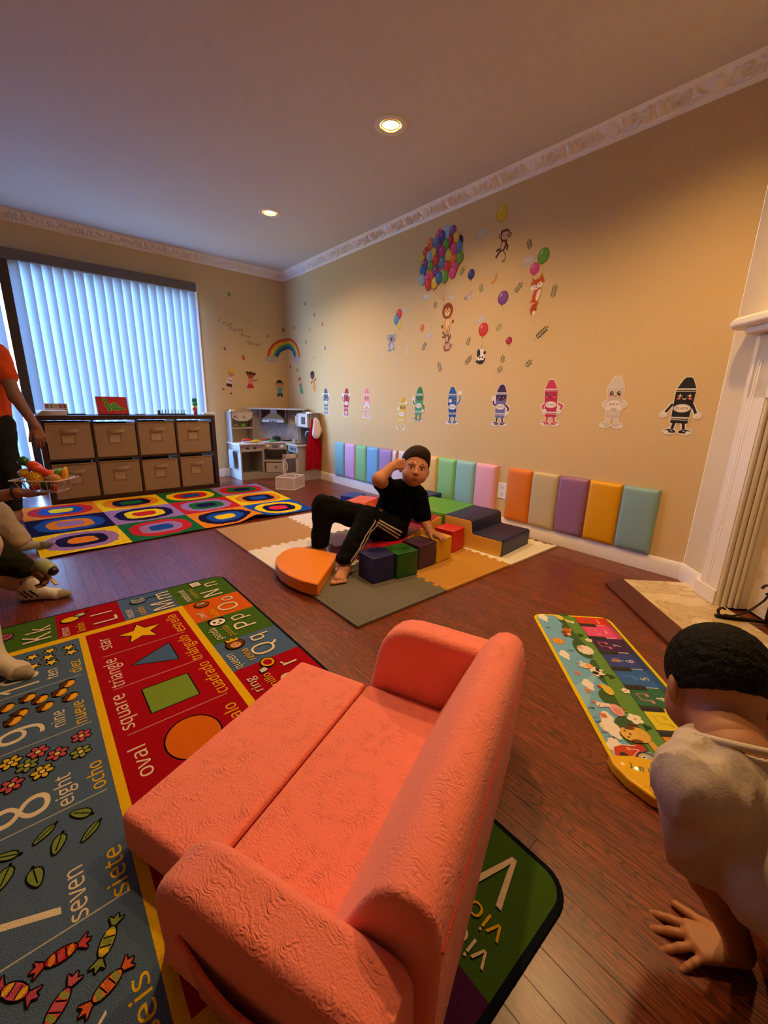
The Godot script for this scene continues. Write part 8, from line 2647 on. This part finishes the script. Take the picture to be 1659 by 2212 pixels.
	pf.clip(Vector3(0, 0.001, 0), Vector3.DOWN)
	var pm := MB.new().k("15151a")
	pf.into(pm, base)
	obj("trousers", pm, M.cloth, t)

func standing_adult():
	var base := Vector3(1.02, 0, 2.93)
	var t := thing("person", "standing adult in orange top and dark leggings near the window at the left", "person", base)
	var hip := Vector3(1.02, 0.72, 2.96)
	var chest := Vector3(0.98, 1.08, 2.93)
	var neck := Vector3(0.96, 1.30, 2.93)
	var head := Vector3(0.97, 1.46, 2.92)
	var shR := Vector3(1.08, 1.20, 2.80)
	var elR := Vector3(1.24, 0.92, 2.75)
	var wrR := Vector3(1.40, 0.72, 2.67)
	var shL := Vector3(0.86, 1.22, 3.08)
	var elL := Vector3(0.80, 0.95, 3.13)
	var wrL := Vector3(0.86, 0.72, 3.12)
	var skin := MB.new().k("8a5a40")
	var fd := Field.new(Vector3(0.66, -0.005, 2.55), Vector3(1.56, 1.64, 3.26), 0.014)
	fd.cap(hip, chest, 0.11, 0.11, 0.04); fd.cap(chest, neck, 0.10, 0.05, 0.05); fd.cap(neck, head, 0.052, 0.05, 0.02)
	var hb := Basis(Vector3(0.64, 0, -0.76), Vector3.UP, Vector3(0.76, 0, 0.64))
	var f2 := Field.new(head - Vector3(0.13, 0.14, 0.13), head + Vector3(0.13, 0.14, 0.13), 0.006)
	head_shape(f2, head, hb)
	f2.into(skin, base)
	face_parts(t, head, hb, base, 1.0, "1d1512", "7a3a34")
	fd.cap(shR, elR, 0.048, 0.040, 0.03); fd.cap(elR, wrR, 0.040, 0.027, 0.02)
	fd.cap(shL, elL, 0.048, 0.040, 0.03); fd.cap(elL, wrL, 0.040, 0.027, 0.02)
	for q in [-1, 1]:
		var hp = hip + Vector3(0.05, 0, -0.07) * q
		var kn := Vector3(hp.x + 0.02, 0.42, hp.z - 0.01)
		var an := Vector3(hp.x + 0.0, 0.07, hp.z)
		fd.cap(hp, kn, 0.085, 0.058, 0.03); fd.cap(kn, an, 0.056, 0.036, 0.02)
		foot_shape(fd, an, Vector3(0.9, 0, 0.2), 0.0, 1.25, 1.0, false)
	fd.into(skin, base)
	var relaxed := [[0.35, 0.5, 0.3], [0.4, 0.55, 0.35], [0.45, 0.6, 0.4], [0.5, 0.6, 0.4]]
	f2 = Field.new(wrR - Vector3(0.13, 0.22, 0.13), wrR + Vector3(0.17, 0.06, 0.13), 0.005)
	f2.cap(elR.lerp(wrR, 0.6), wrR, 0.032, 0.027, 0.02)
	hand_shape(f2, wrR, Vector3(0.42, -0.85, -0.1), Vector3(-0.8, -0.3, 0.1), Vector3(0.2, 0, 0.9), 0.95, relaxed, Vector3(0.9, 0.3, 0.4))
	f2.into(skin, base)
	f2 = Field.new(wrL - Vector3(0.1, 0.2, 0.1), wrL + Vector3(0.1, 0.06, 0.1), 0.006)
	hand_shape(f2, wrL, Vector3(0.05, -1, 0), Vector3(0.9, 0, -0.4), Vector3(0.4, 0, 0.9), 0.95, relaxed, Vector3(0.9, 0.3, 0.4))
	f2.into(skin, base)
	obj("body", skin, M.skin, t)
	var hr := Field.new(head - Vector3(0.16, 0.28, 0.16), head + Vector3(0.16, 0.16, 0.16), 0.008)
	hr.ell(head + Vector3(-0.02, 0.03, -0.015), Vector3(0.098, 0.105, 0.10), Basis(), 0.02)
	hr.ell(head + Vector3(-0.07, -0.10, -0.06), Vector3(0.06, 0.14, 0.08), Basis(), 0.04)
	hr.clip(head + Vector3(0.05, 0.04, 0.04), Vector3(0.66, -0.5, 0.56))
	var hm := MB.new().k("1d1512")
	hr.into(hm, base)
	obj("hair", hm, M.hair, t)
	var sf := Field.new(Vector3(0.68, 0.62, 2.62), Vector3(1.32, 1.40, 3.24), 0.012)
	sf.cap(hip + Vector3(0.02, 0.06, -0.02), chest + Vector3(0.02, 0, -0.02), 0.150, 0.140, 0.05); sf.cap(chest + Vector3(0.05, 0.0, -0.02), chest + Vector3(0.04, 0.05, 0.1), 0.11, 0.11, 0.05)
	sf.cap(chest, neck - Vector3(0, 0.05, 0), 0.13, 0.07, 0.05)
	sf.cap(neck - Vector3(0, 0.08, 0), shR, 0.07, 0.068, 0.04); sf.cap(neck - Vector3(0, 0.08, 0), shL, 0.07, 0.068, 0.04)
	sf.cap(shR, shR.lerp(elR, 0.5), 0.066, 0.062, 0.04); sf.cap(shL, shL.lerp(elL, 0.5), 0.066, 0.062, 0.04)
	sf.fold(0.010, 5.0, 44, Vector3(1, 0.7, 1))
	sf.clip(Vector3(0, 0.765, 0), Vector3.DOWN)
	sf.clip(neck + Vector3(0, 0.0, 0), Vector3.UP)
	var sm := MB.new().k("d8532a")
	sf.into(sm, base)
	obj("top", sm, M.cloth, t)
	var pf := Field.new(Vector3(0.74, 0.05, 2.66), Vector3(1.34, 0.90, 3.22), 0.012)
	pf.cap(hip, hip + Vector3(0, 0.08, 0), 0.145, 0.13, 0.03)
	for q in [-1, 1]:
		var hp = hip + Vector3(0.06, 0, -0.075) * q
		var kn := Vector3(hp.x + 0.02, 0.42, hp.z - 0.01)
		pf.cap(hp, kn, 0.108, 0.078, 0.03); pf.cap(kn, Vector3(hp.x, 0.10, hp.z), 0.075, 0.05, 0.02)
	pf.fold(0.005, 6.0, 45)
	pf.clip(Vector3(0, 0.09, 0), Vector3.DOWN)
	var pm := MB.new().k("2a2729")
	pf.into(pm, base)
	obj("leggings", pm, M.cloth, t)

func seated_adults():
	# the one who holds the basket of toy food
	var base := Vector3(1.9, 0, 3.25)
	var t := thing("person", "seated person in cream trousers and grey-toed sock holding out the basket of toy food", "person", base)
	var pel := Vector3(1.86, 0.11, 3.36)
	var chest := Vector3(1.80, 0.45, 3.38)
	var neck := Vector3(1.80, 0.62, 3.37)
	var head := Vector3(1.83, 0.78, 3.34)
	var sh := Vector3(1.90, 0.56, 3.22)
	var el := Vector3(1.985, 0.352, 3.03)
	var wr := Vector3(2.088, 0.398, 2.815)
	var kn := Vector3(1.84, 0.22, 2.975)
	var an := Vector3(1.955, 0.075, 2.865)
	var skin := MB.new().k("a8714e")
	var fd := Field.new(Vector3(1.50, -0.005, 2.62), Vector3(2.30, 0.96, 3.60), 0.013)
	fd.cap(pel, chest, 0.11, 0.11, 0.04); fd.cap(chest, neck, 0.10, 0.05, 0.05); fd.cap(neck, head, 0.05, 0.05, 0.02)
	var hb := Basis(Vector3(-0.3, 0, -0.95), Vector3.UP, Vector3(0.95, 0, -0.3))
	var f2 := Field.new(head - Vector3(0.13, 0.14, 0.13), head + Vector3(0.13, 0.14, 0.13), 0.006)
	head_shape(f2, head, hb)
	f2.into(skin, base)
	face_parts(t, head, hb, base, 1.0, "1d1512", "7a3a34")
	fd.cap(sh, el, 0.05, 0.044, 0.03); fd.cap(el, wr, 0.045, 0.029, 0.02)
	var sh2 := Vector3(1.74, 0.56, 3.52)
	fd.cap(sh2, sh2 + Vector3(0.05, -0.24, -0.02), 0.05, 0.042, 0.03); fd.cap(sh2 + Vector3(0.05, -0.24, -0.02), sh2 + Vector3(0.16, -0.38, -0.14), 0.042, 0.028, 0.02)
	fd.cap(pel + Vector3(0, 0, -0.06), kn, 0.085, 0.06, 0.03); fd.cap(kn, an, 0.055, 0.036, 0.02)
	fd.cap(pel + Vector3(-0.09, 0, 0.0), Vector3(1.62, 0.2, 3.05), 0.085, 0.06, 0.03); fd.cap(Vector3(1.62, 0.2, 3.05), Vector3(1.8, 0.06, 3.0), 0.055, 0.036, 0.02)
	fd.into(skin, base)
	f2 = Field.new(wr - Vector3(0.08, 0.10, 0.24), wr + Vector3(0.19, 0.12, 0.10), 0.0048)
	f2.cap(el.lerp(wr, 0.35), wr, 0.038, 0.029, 0.02)
	var hold := [[0.25, 0.25, 0.2], [0.2, 0.2, 0.2], [0.2, 0.25, 0.2], [0.25, 0.3, 0.2]]
	hand_shape(f2, wr + Vector3(0, -0.004, 0), Vector3(0.60, -0.10, -0.76), Vector3(0, 1, 0), Vector3(-0.76, 0, -0.6), 0.98, hold, Vector3(0.5, 0.85, 0.35))
	f2.into(skin, base)
	obj("body", skin, M.skin, t)
	var pf := Field.new(Vector3(1.48, 0.0, 2.72), Vector3(2.12, 0.36, 3.56), 0.012)
	pf.cap(pel, pel + Vector3(0, 0.06, 0), 0.15, 0.14, 0.04)
	pf.cap(pel + Vector3(0, 0, -0.06), kn, 0.125, 0.10, 0.05); pf.cap(kn, an + Vector3(0, 0.02, 0.0), 0.092, 0.058, 0.04)
	pf.cap(pel + Vector3(-0.09, 0, 0.0), Vector3(1.62, 0.2, 3.05), 0.12, 0.09, 0.05); pf.cap(Vector3(1.62, 0.2, 3.05), Vector3(1.8, 0.08, 3.0), 0.085, 0.06, 0.04)
	pf.fold(0.010, 6.0, 51)
	pf.clip(Vector3(0, 0.002, 0), Vector3.DOWN)
	var pm := MB.new().k("b7a58e")
	pf.into(pm, base)
	obj("trousers", pm, M.cloth, t)
	var sk := Field.new(Vector3(1.86, 0.0, 2.62), Vector3(2.06, 0.16, 2.95), 0.006)
	sk.cap(kn.lerp(an, 0.75), an, 0.046, 0.040, 0.02)
	foot_shape(sk, an + Vector3(0, 0, -0.01), Vector3(0.06, 0, -1), 0.017, 0.85, 1.0, false)
	var km := MB.new()
	sk.into(km, base, func(p): return K("6f6f74") if p.z < 2.77 else K("a9a6a6"))
	obj("sock", km, M.cloth, t)
	var tf := Field.new(Vector3(1.55, 0.08, 3.08), Vector3(2.06, 0.70, 3.62), 0.014)
	tf.cap(pel + Vector3(0, 0.08, 0), chest, 0.15, 0.14, 0.05); tf.cap(chest, neck - Vector3(0, 0.04, 0), 0.13, 0.07, 0.05)
	tf.cap(neck - Vector3(0, 0.06, 0), sh, 0.07, 0.065, 0.04); tf.cap(sh, sh.lerp(el, 0.5), 0.065, 0.06, 0.03)
	tf.cap(neck - Vector3(0, 0.06, 0), sh2, 0.07, 0.065, 0.04)
	var tm := MB.new().k("5f6468")
	tf.into(tm, base)
	obj("shirt", tm, M.cloth, t)
	var hr := Field.new(head - Vector3(0.14, 0.14, 0.14), head + Vector3(0.14, 0.15, 0.14), 0.009)
	hr.ell(head + Vector3(-0.012, 0.032, 0.004), Vector3(0.10, 0.1, 0.092), Basis(), 0.02)
	hr.clip(head + Vector3(0.055, 0.045, -0.015), Vector3(0.8, -0.55, -0.25))
	var hm := MB.new().k("1d1512")
	hr.into(hm, base)
	obj("hair", hm, M.hair, t)
	var bd := MB.new().k("17130f")
	var ax := (wr - el).normalized()
	var bx := ax.cross(Vector3.UP).normalized()
	var by := bx.cross(ax)
	for i in 18:
		var a := TAU * i / 18.0
		bd.ball(wr - ax * 0.016 + (bx * cos(a) + by * sin(a)) * 0.0345, Vector3.ONE * 0.0068, 8)
	obj("bead_bracelet", bd, M.plastic, t, base)
	basket_of_food()
	# the one in dark green whose socked feet reach towards the rug
	base = Vector3(3.0, 0, 3.3)
	t = thing("person", "seated person in dark green sleeve and white striped socks at the lower left edge", "person", base)
	pel = Vector3(3.10, 0.12, 3.42)
	chest = Vector3(3.02, 0.46, 3.45)
	neck = Vector3(3.02, 0.64, 3.42)
	head = Vector3(3.04, 0.80, 3.38)
	var k1 := Vector3(2.70, 0.24, 3.03)
	var a1 := Vector3(2.745, 0.075, 2.835)
	var k2 := Vector3(3.215, 0.420, 2.945)
	var a2 := Vector3(3.365, 0.085, 2.945)
	var s1 := Vector3(2.90, 0.52, 3.30)
	var e1 := Vector3(2.715, 0.28, 3.00)
	var w1 := Vector3(2.805, 0.170, 2.812)
	skin = MB.new().k("8a5a42")
	fd = Field.new(Vector3(2.55, -0.005, 2.70), Vector3(3.55, 0.98, 3.68), 0.014)
	fd.cap(pel, chest, 0.11, 0.11, 0.04); fd.cap(chest, neck, 0.1, 0.05, 0.05); fd.cap(neck, head, 0.05, 0.05, 0.02)
	hb = Basis(Vector3(-0.9, 0, -0.3), Vector3.UP, Vector3(0.3, 0, -0.9))
	f2 = Field.new(head - Vector3(0.13, 0.14, 0.13), head + Vector3(0.13, 0.14, 0.13), 0.006)
	head_shape(f2, head, hb)
	f2.into(skin, base)
	face_parts(t, head, hb, base, 1.0, "1d1512", "7a3a34")
	fd.cap(s1, e1, 0.05, 0.042, 0.03); fd.cap(e1, w1, 0.042, 0.028, 0.02)
	var s2 := Vector3(3.18, 0.52, 3.46)
	fd.cap(s2, s2 + Vector3(0.12, -0.22, -0.05), 0.05, 0.042, 0.03); fd.cap(s2 + Vector3(0.12, -0.22, -0.05), s2 + Vector3(0.10, -0.36, -0.2), 0.042, 0.028, 0.02)
	fd.cap(pel + Vector3(-0.08, 0, 0), k1, 0.085, 0.06, 0.03); fd.cap(k1, a1, 0.055, 0.036, 0.02)
	fd.cap(pel + Vector3(0.08, 0, 0), k2, 0.085, 0.06, 0.03); fd.cap(k2, a2, 0.055, 0.036, 0.02)
	fd.into(skin, base)
	f2 = Field.new(w1 - Vector3(0.08, 0.14, 0.16), w1 + Vector3(0.16, 0.08, 0.08), 0.005)
	f2.cap(e1.lerp(w1, 0.7), w1, 0.030, 0.026, 0.02)
	hand_shape(f2, w1, Vector3(0.42, -0.55, -0.55), Vector3(0.6, -0.3, 0.5), Vector3(0.3, 0.8, -0.4), 0.85, [[0.5, 0.7, 0.5], [0.6, 0.8, 0.5], [0.7, 0.8, 0.5], [0.7, 0.9, 0.5]], Vector3(0.8, 0.5, 0.3))
	f2.into(skin, base)
	obj("body", skin, M.skin, t)
	pf = Field.new(Vector3(2.54, 0.0, 2.74), Vector3(3.52, 0.56, 3.62), 0.013)
	pf.cap(pel, pel + Vector3(0, 0.06, 0), 0.15, 0.14, 0.04)
	pf.cap(pel + Vector3(-0.08, 0, 0), k1, 0.115, 0.085, 0.04); pf.cap(k1, a1 + Vector3(-0.01, 0.03, 0.02), 0.08, 0.056, 0.03)
	pf.cap(pel + Vector3(0.08, 0, 0), k2, 0.115, 0.082, 0.04); pf.cap(k2, a2 + Vector3(-0.02, 0.06, 0.03), 0.078, 0.058, 0.03)
	pf.fold(0.009, 6.0, 61)
	pf.clip(Vector3(0, 0.002, 0), Vector3.DOWN)
	pm = MB.new().k("b39f8c")
	pf.into(pm, base)
	obj("trousers", pm, M.cloth, t)
	for q in [[a1, k1, Vector3(0.50, 0, -0.86), 0.0, "e3ded6"], [a2, k2, Vector3(0.80, 0, -0.60), 0.0085, "c9bfae"]]:
		var an2: Vector3 = q[0]
		sk = Field.new(an2 - Vector3(0.10, an2.y, 0.27), an2 + Vector3(0.27, 0.12, 0.10), 0.0055)
		sk.cap(an2.lerp(q[1], 0.3), an2, 0.045, 0.042, 0.02)
		foot_shape(sk, an2, q[2], q[3], 1.0, 1.0, false)
		var dd: Vector3 = q[2].normalized()
		var hx: String = q[4]
		km = MB.new()
		sk.into(km, base, func(p): return K("9a917f") if (p - an2).dot(dd) > 0.135 else K(hx))
		var so := obj("sock", km, M.cloth, t)
		if q[3] == 0.0:
			var sdir := dd.cross(Vector3.UP).normalized()
			if sdir.x < 0.0: sdir = -sdir
			for i in 3:
				var mb := MB.new().k("1b1a1c")
				var pts := PackedVector3Array()
				for j in 6:
					var c := an2 + dd * (0.015 + i * 0.022 - j * 0.006) + Vector3.UP * (-0.050 + j * 0.007)
					for e in [-0.0048, 0.0048]:
						var c2 = c + dd * e
						pts.append(surface_at(sk, c2, sdir, 0.08) + sdir * 0.002)
				mb.sheet(pts, 6, 2, false, an2)
				obj("dark_stripe", mb, M.cloth, so, base)
			var mk := MB.new().k("1b1a1c")
			for i in 3:
				var c := an2 + dd * (-0.012 + i * 0.009) + Vector3.UP * 0.022
				var p0 := surface_at(sk, c, sdir, 0.09) + sdir * 0.001
				mk.bar(p0 - Vector3.UP * 0.008 - dd * 0.003, p0 + Vector3.UP * (0.003 + i * 0.005) + dd * 0.003, 0.006, 0.002, 0.0008)
			obj("three_bar_emblem", mk, M.cloth, so, base)
	tf = Field.new(Vector3(2.58, 0.06, 2.70), Vector3(3.40, 0.74, 3.70), 0.012)
	tf.cap(pel + Vector3(0, 0.08, 0), chest, 0.16, 0.15, 0.05); tf.cap(chest, neck - Vector3(0, 0.04, 0), 0.13, 0.07, 0.05)
	tf.cap(neck - Vector3(0, 0.06, 0), s1, 0.08, 0.085, 0.04); tf.cap(s1, e1, 0.088, 0.105, 0.04); tf.cap(e1, w1 + Vector3(-0.01, 0.004, 0.02), 0.108, 0.045, 0.04)
	tf.cap(neck - Vector3(0, 0.06, 0), s2, 0.08, 0.075, 0.04); tf.cap(s2, s2 + Vector3(0.12, -0.22, -0.05), 0.075, 0.07, 0.03)
	tf.fold(0.014, 6.5, 62, Vector3(1, 1.4, 0.5))
	tm = MB.new().k("23261a")
	tf.into(tm, base)
	obj("green_top", tm, M.cloth, t)
	hr = Field.new(head - Vector3(0.14, 0.14, 0.14), head + Vector3(0.14, 0.15, 0.14), 0.009)
	hr.ell(head + Vector3(0.0, 0.032, 0.012), Vector3(0.098, 0.1, 0.1), Basis(), 0.02)
	hr.clip(head + Vector3(0.01, 0.045, -0.055), Vector3(0.25, -0.55, -0.8))
	hm = MB.new().k("1d1512")
	hr.into(hm, base)
	obj("hair", hm, M.hair, t)
	# what that hand holds
	var o := Vector3(2.862, 0.18, 2.752)
	var th := thing("toy_bottle", "light green toy with a black tip held beside the dark green sleeve", "toy", o)
	var ax2 := Vector3(0.62, -0.30, -0.42).normalized()
	var bs := Basis(ax2.cross(Vector3.UP).normalized(), ax2, ax2.cross(Vector3.UP).normalized().cross(ax2))
	var mb2 := MB.new().k("9fae86")
	mb2.lathe(Transform3D(bs, o), [[0.0, -0.05], [0.026, -0.045], [0.032, -0.02], [0.030, 0.02], [0.024, 0.035], [0.0, 0.036]], 20)
	obj("green_body", mb2, M.plastic, th, o)
	mb2 = MB.new().k("121212")
	mb2.lathe(Transform3D(bs, o), [[0.0, 0.034], [0.023, 0.034], [0.019, 0.05], [0.0, 0.055]], 20)
	obj("black_tip", mb2, M.plastic, th, o)
	mb2 = MB.new().k("d9c09a")
	mb2.bar(Vector3(2.872, 0.140, 2.752), Vector3(2.93, 0.112, 2.728), 0.014, 0.008, 0.002)
	tag(obj("wooden_peg", mb2, M.plastic), "short cream toy stick held in the same hand as the green toy", "toy stick")

func basket_of_food():
	var o := Vector3(2.175, 0.412, 2.690)
	var ax := Vector3(0.62, 0.0, -0.785)       # long side, to the right in view
	var az := Vector3(0.785, 0.0, 0.62)        # towards the camera
	var fr := Transform3D(Basis(ax, Vector3.UP, az), o)
	var t := thing("wire_basket", "small pale pink wire basket full of toy fruit held in an outstretched hand", "basket", o)
	var rect := func(hx: float, hz: float, y: float, r: float) -> Array:
		var a := []
		for q in rounded(-hx, -hz, hx, hz, r, 4): a.append(fr * Vector3(q[0], y, q[1]))
		a.append(a[0])
		return a
	var mb := MB.new().k("c9aea6")
	mb.tube(rect.call(0.122, 0.082, 0.066, 0.02), 0.0042, 8)
	mb.tube(rect.call(0.135, 0.094, 0.067, 0.024), 0.0026, 6)
	obj("rim", mb, M.plastic, t, o)
	mb = MB.new().k("b89c96")
	mb.tube(rect.call(0.092, 0.058, 0.0, 0.016), 0.0032, 8)
	for i in 7: mb.tube([fr * Vector3(-0.08 + i * 0.0267, 0.0, -0.057), fr * Vector3(-0.08 + i * 0.0267, 0.0, 0.057)], 0.0022, 6)
	obj("base_wire", mb, M.plastic, t, o)
	for s in [-1, 1]:
		for i in 6:
			var f := -1.0 + 2.0 * i / 5.0
			mb = MB.new().k("c4a8a0")
			mb.tube([fr * Vector3(f * 0.082, 0.0, s * 0.058), fr * Vector3(f * 0.10, 0.04, s * 0.072), fr * Vector3(f * 0.108, 0.066, s * 0.082)], 0.0024, 6)
			obj("wire", mb, M.plastic, t, o)
		for i in 4:
			var f := -1.0 + 2.0 * i / 3.0
			mb = MB.new().k("c4a8a0")
			mb.tube([fr * Vector3(s * 0.092, 0.0, f * 0.048), fr * Vector3(s * 0.11, 0.04, f * 0.06), fr * Vector3(s * 0.122, 0.066, f * 0.068)], 0.0024, 6)
			obj("wire", mb, M.plastic, t, o)
	var F := func(called: String, label: String, at: Vector3, parts):
		var p: Vector3 = fr * at
		var th := thing(called, label, "toy food", p, 0.0, "")
		for q in parts:
			var m := MB.new().k(q[1])
			q[2].call(m)
			m.shift(Vector3.ZERO)
			var ob := obj(q[0], m, M.fruit, th)
			ob.basis = fr.basis
	F.call("toy_lemon", "yellow toy lemon at the left of the toy food basket", Vector3(-0.098, 0.098, 0.005), [["fruit", "e8b41c", func(m): m.ball(Vector3.ZERO, Vector3(0.032, 0.026, 0.026), 18)], ["tip", "efd9a0", func(m): m.ball(Vector3(-0.031, 0.004, 0), Vector3(0.009, 0.008, 0.008), 10)]])
	F.call("toy_pineapple", "bumpy yellow toy pineapple in the middle of the toy food basket", Vector3(-0.030, 0.066, 0.018), [["fruit", "e3ab14", func(m):
		m.ball(Vector3.ZERO, Vector3(0.044, 0.046, 0.042), 20)
		for i in 7:
			for j in 12:
				var la := -1.0 + i * 0.33
				var lo := (j + (i % 2) * 0.5) * TAU / 12.0
				m.ball(Vector3(cos(la) * cos(lo) * 0.043, sin(la) * 0.045, cos(la) * sin(lo) * 0.041), Vector3.ONE * 0.006, 6)]])
	F.call("toy_carrot", "glossy orange toy carrot with green top lying across the basket, farthest left", Vector3(-0.048, 0.132, -0.012), [["root", "ea5418", func(m): m.tube([Vector3(-0.032, 0.008, 0), Vector3(-0.015, 0.006, 0), Vector3(0.012, -0.006, 0.0), Vector3(0.034, -0.022, 0)], [0.022, 0.030, 0.027, 0.017], 16)], ["leaf", "2d6a30", func(m): m.lathe(Transform3D(Basis(Vector3.BACK, 0.9), Vector3(-0.045, 0.02, 0)), [[0.0, -0.01], [0.016, -0.008], [0.028, 0.014], [0.024, 0.034], [0.0, 0.03]], 10)]])
	F.call("toy_carrot", "orange-red toy carrot half lying over the pineapple", Vector3(0.008, 0.108, 0.012), [["root", "e8521c", func(m): m.tube([Vector3(-0.042, 0.018, 0), Vector3(-0.015, 0.010, 0), Vector3(0.025, -0.01, 0), Vector3(0.045, -0.022, 0)], [0.016, 0.022, 0.019, 0.010], 14)]])
	F.call("toy_peach", "pale orange toy peach beside the orange toy carrots", Vector3(0.04, 0.094, 0.0), [["fruit", "ef7a3c", func(m): m.ball(Vector3.ZERO, Vector3(0.027, 0.025, 0.026), 16)], ["stem", "6b4a22", func(m): m.tube([Vector3(0, 0.022, 0), Vector3(0.003, 0.032, 0)], 0.0025, 6)]])
	F.call("toy_cabbage", "green toy lettuce behind the tan toy potato in the basket", Vector3(0.073, 0.090, -0.025), [["leaf", "6fa03a", func(m): m.lathe(Transform3D(), [[0.0, -0.03], [0.028, -0.02], [0.038, 0.0], [0.032, 0.02], [0.014, 0.03], [0.0, 0.028]], 11)], ["core", "b7cf7a", func(m): m.ball(Vector3(0, 0.006, 0.0), Vector3(0.026, 0.026, 0.026), 12)]])
	F.call("toy_potato", "tan toy potato at the front right of the basket", Vector3(0.072, 0.070, 0.024), [["fruit", "cf9a66", func(m): m.ball(Vector3.ZERO, Vector3(0.040, 0.028, 0.030), 18)]])
	F.call("toy_melon_slice", "yellow toy fruit slice standing at the right end of the basket", Vector3(0.112, 0.092, -0.005), [["slice", "e9b01c", func(m): m.ball(Vector3.ZERO, Vector3(0.011, 0.046, 0.026), 18, Basis(Vector3.BACK, -0.22))], ["flesh", "d98a14", func(m): m.ball(Vector3(0.002, 0.0, 0.006), Vector3(0.009, 0.036, 0.022), 14, Basis(Vector3.BACK, -0.22))]])
	F.call("toy_pepper", "dark green toy pepper low at the front of the basket", Vector3(0.030, 0.036, 0.040), [["fruit", "1f4f24", func(m): m.ball(Vector3.ZERO, Vector3(0.024, 0.030, 0.018), 14)], ["stem", "4a6a2a", func(m): m.tube([Vector3(0, 0.026, 0), Vector3(0.004, 0.038, 0)], 0.0035, 6)]])
	F.call("toy_tomato", "red toy tomato at the bottom left of the basket", Vector3(-0.036, 0.022, 0.032), [["fruit", "b3221c", func(m): m.ball(Vector3.ZERO, Vector3(0.030, 0.018, 0.022), 16)], ["calyx", "3a5a24", func(m): m.ball(Vector3(0, 0.016, 0), Vector3(0.01, 0.003, 0.01), 8)]])
	F.call("toy_strawberry", "red toy strawberry at the bottom right of the basket", Vector3(0.070, 0.022, 0.034), [["fruit", "c3281e", func(m): m.ball(Vector3.ZERO, Vector3(0.022, 0.018, 0.018), 14)], ["piece", "ef9a2a", func(m): m.ball(Vector3(0.012, 0.014, 0.012), Vector3(0.012, 0.006, 0.008), 10)]])
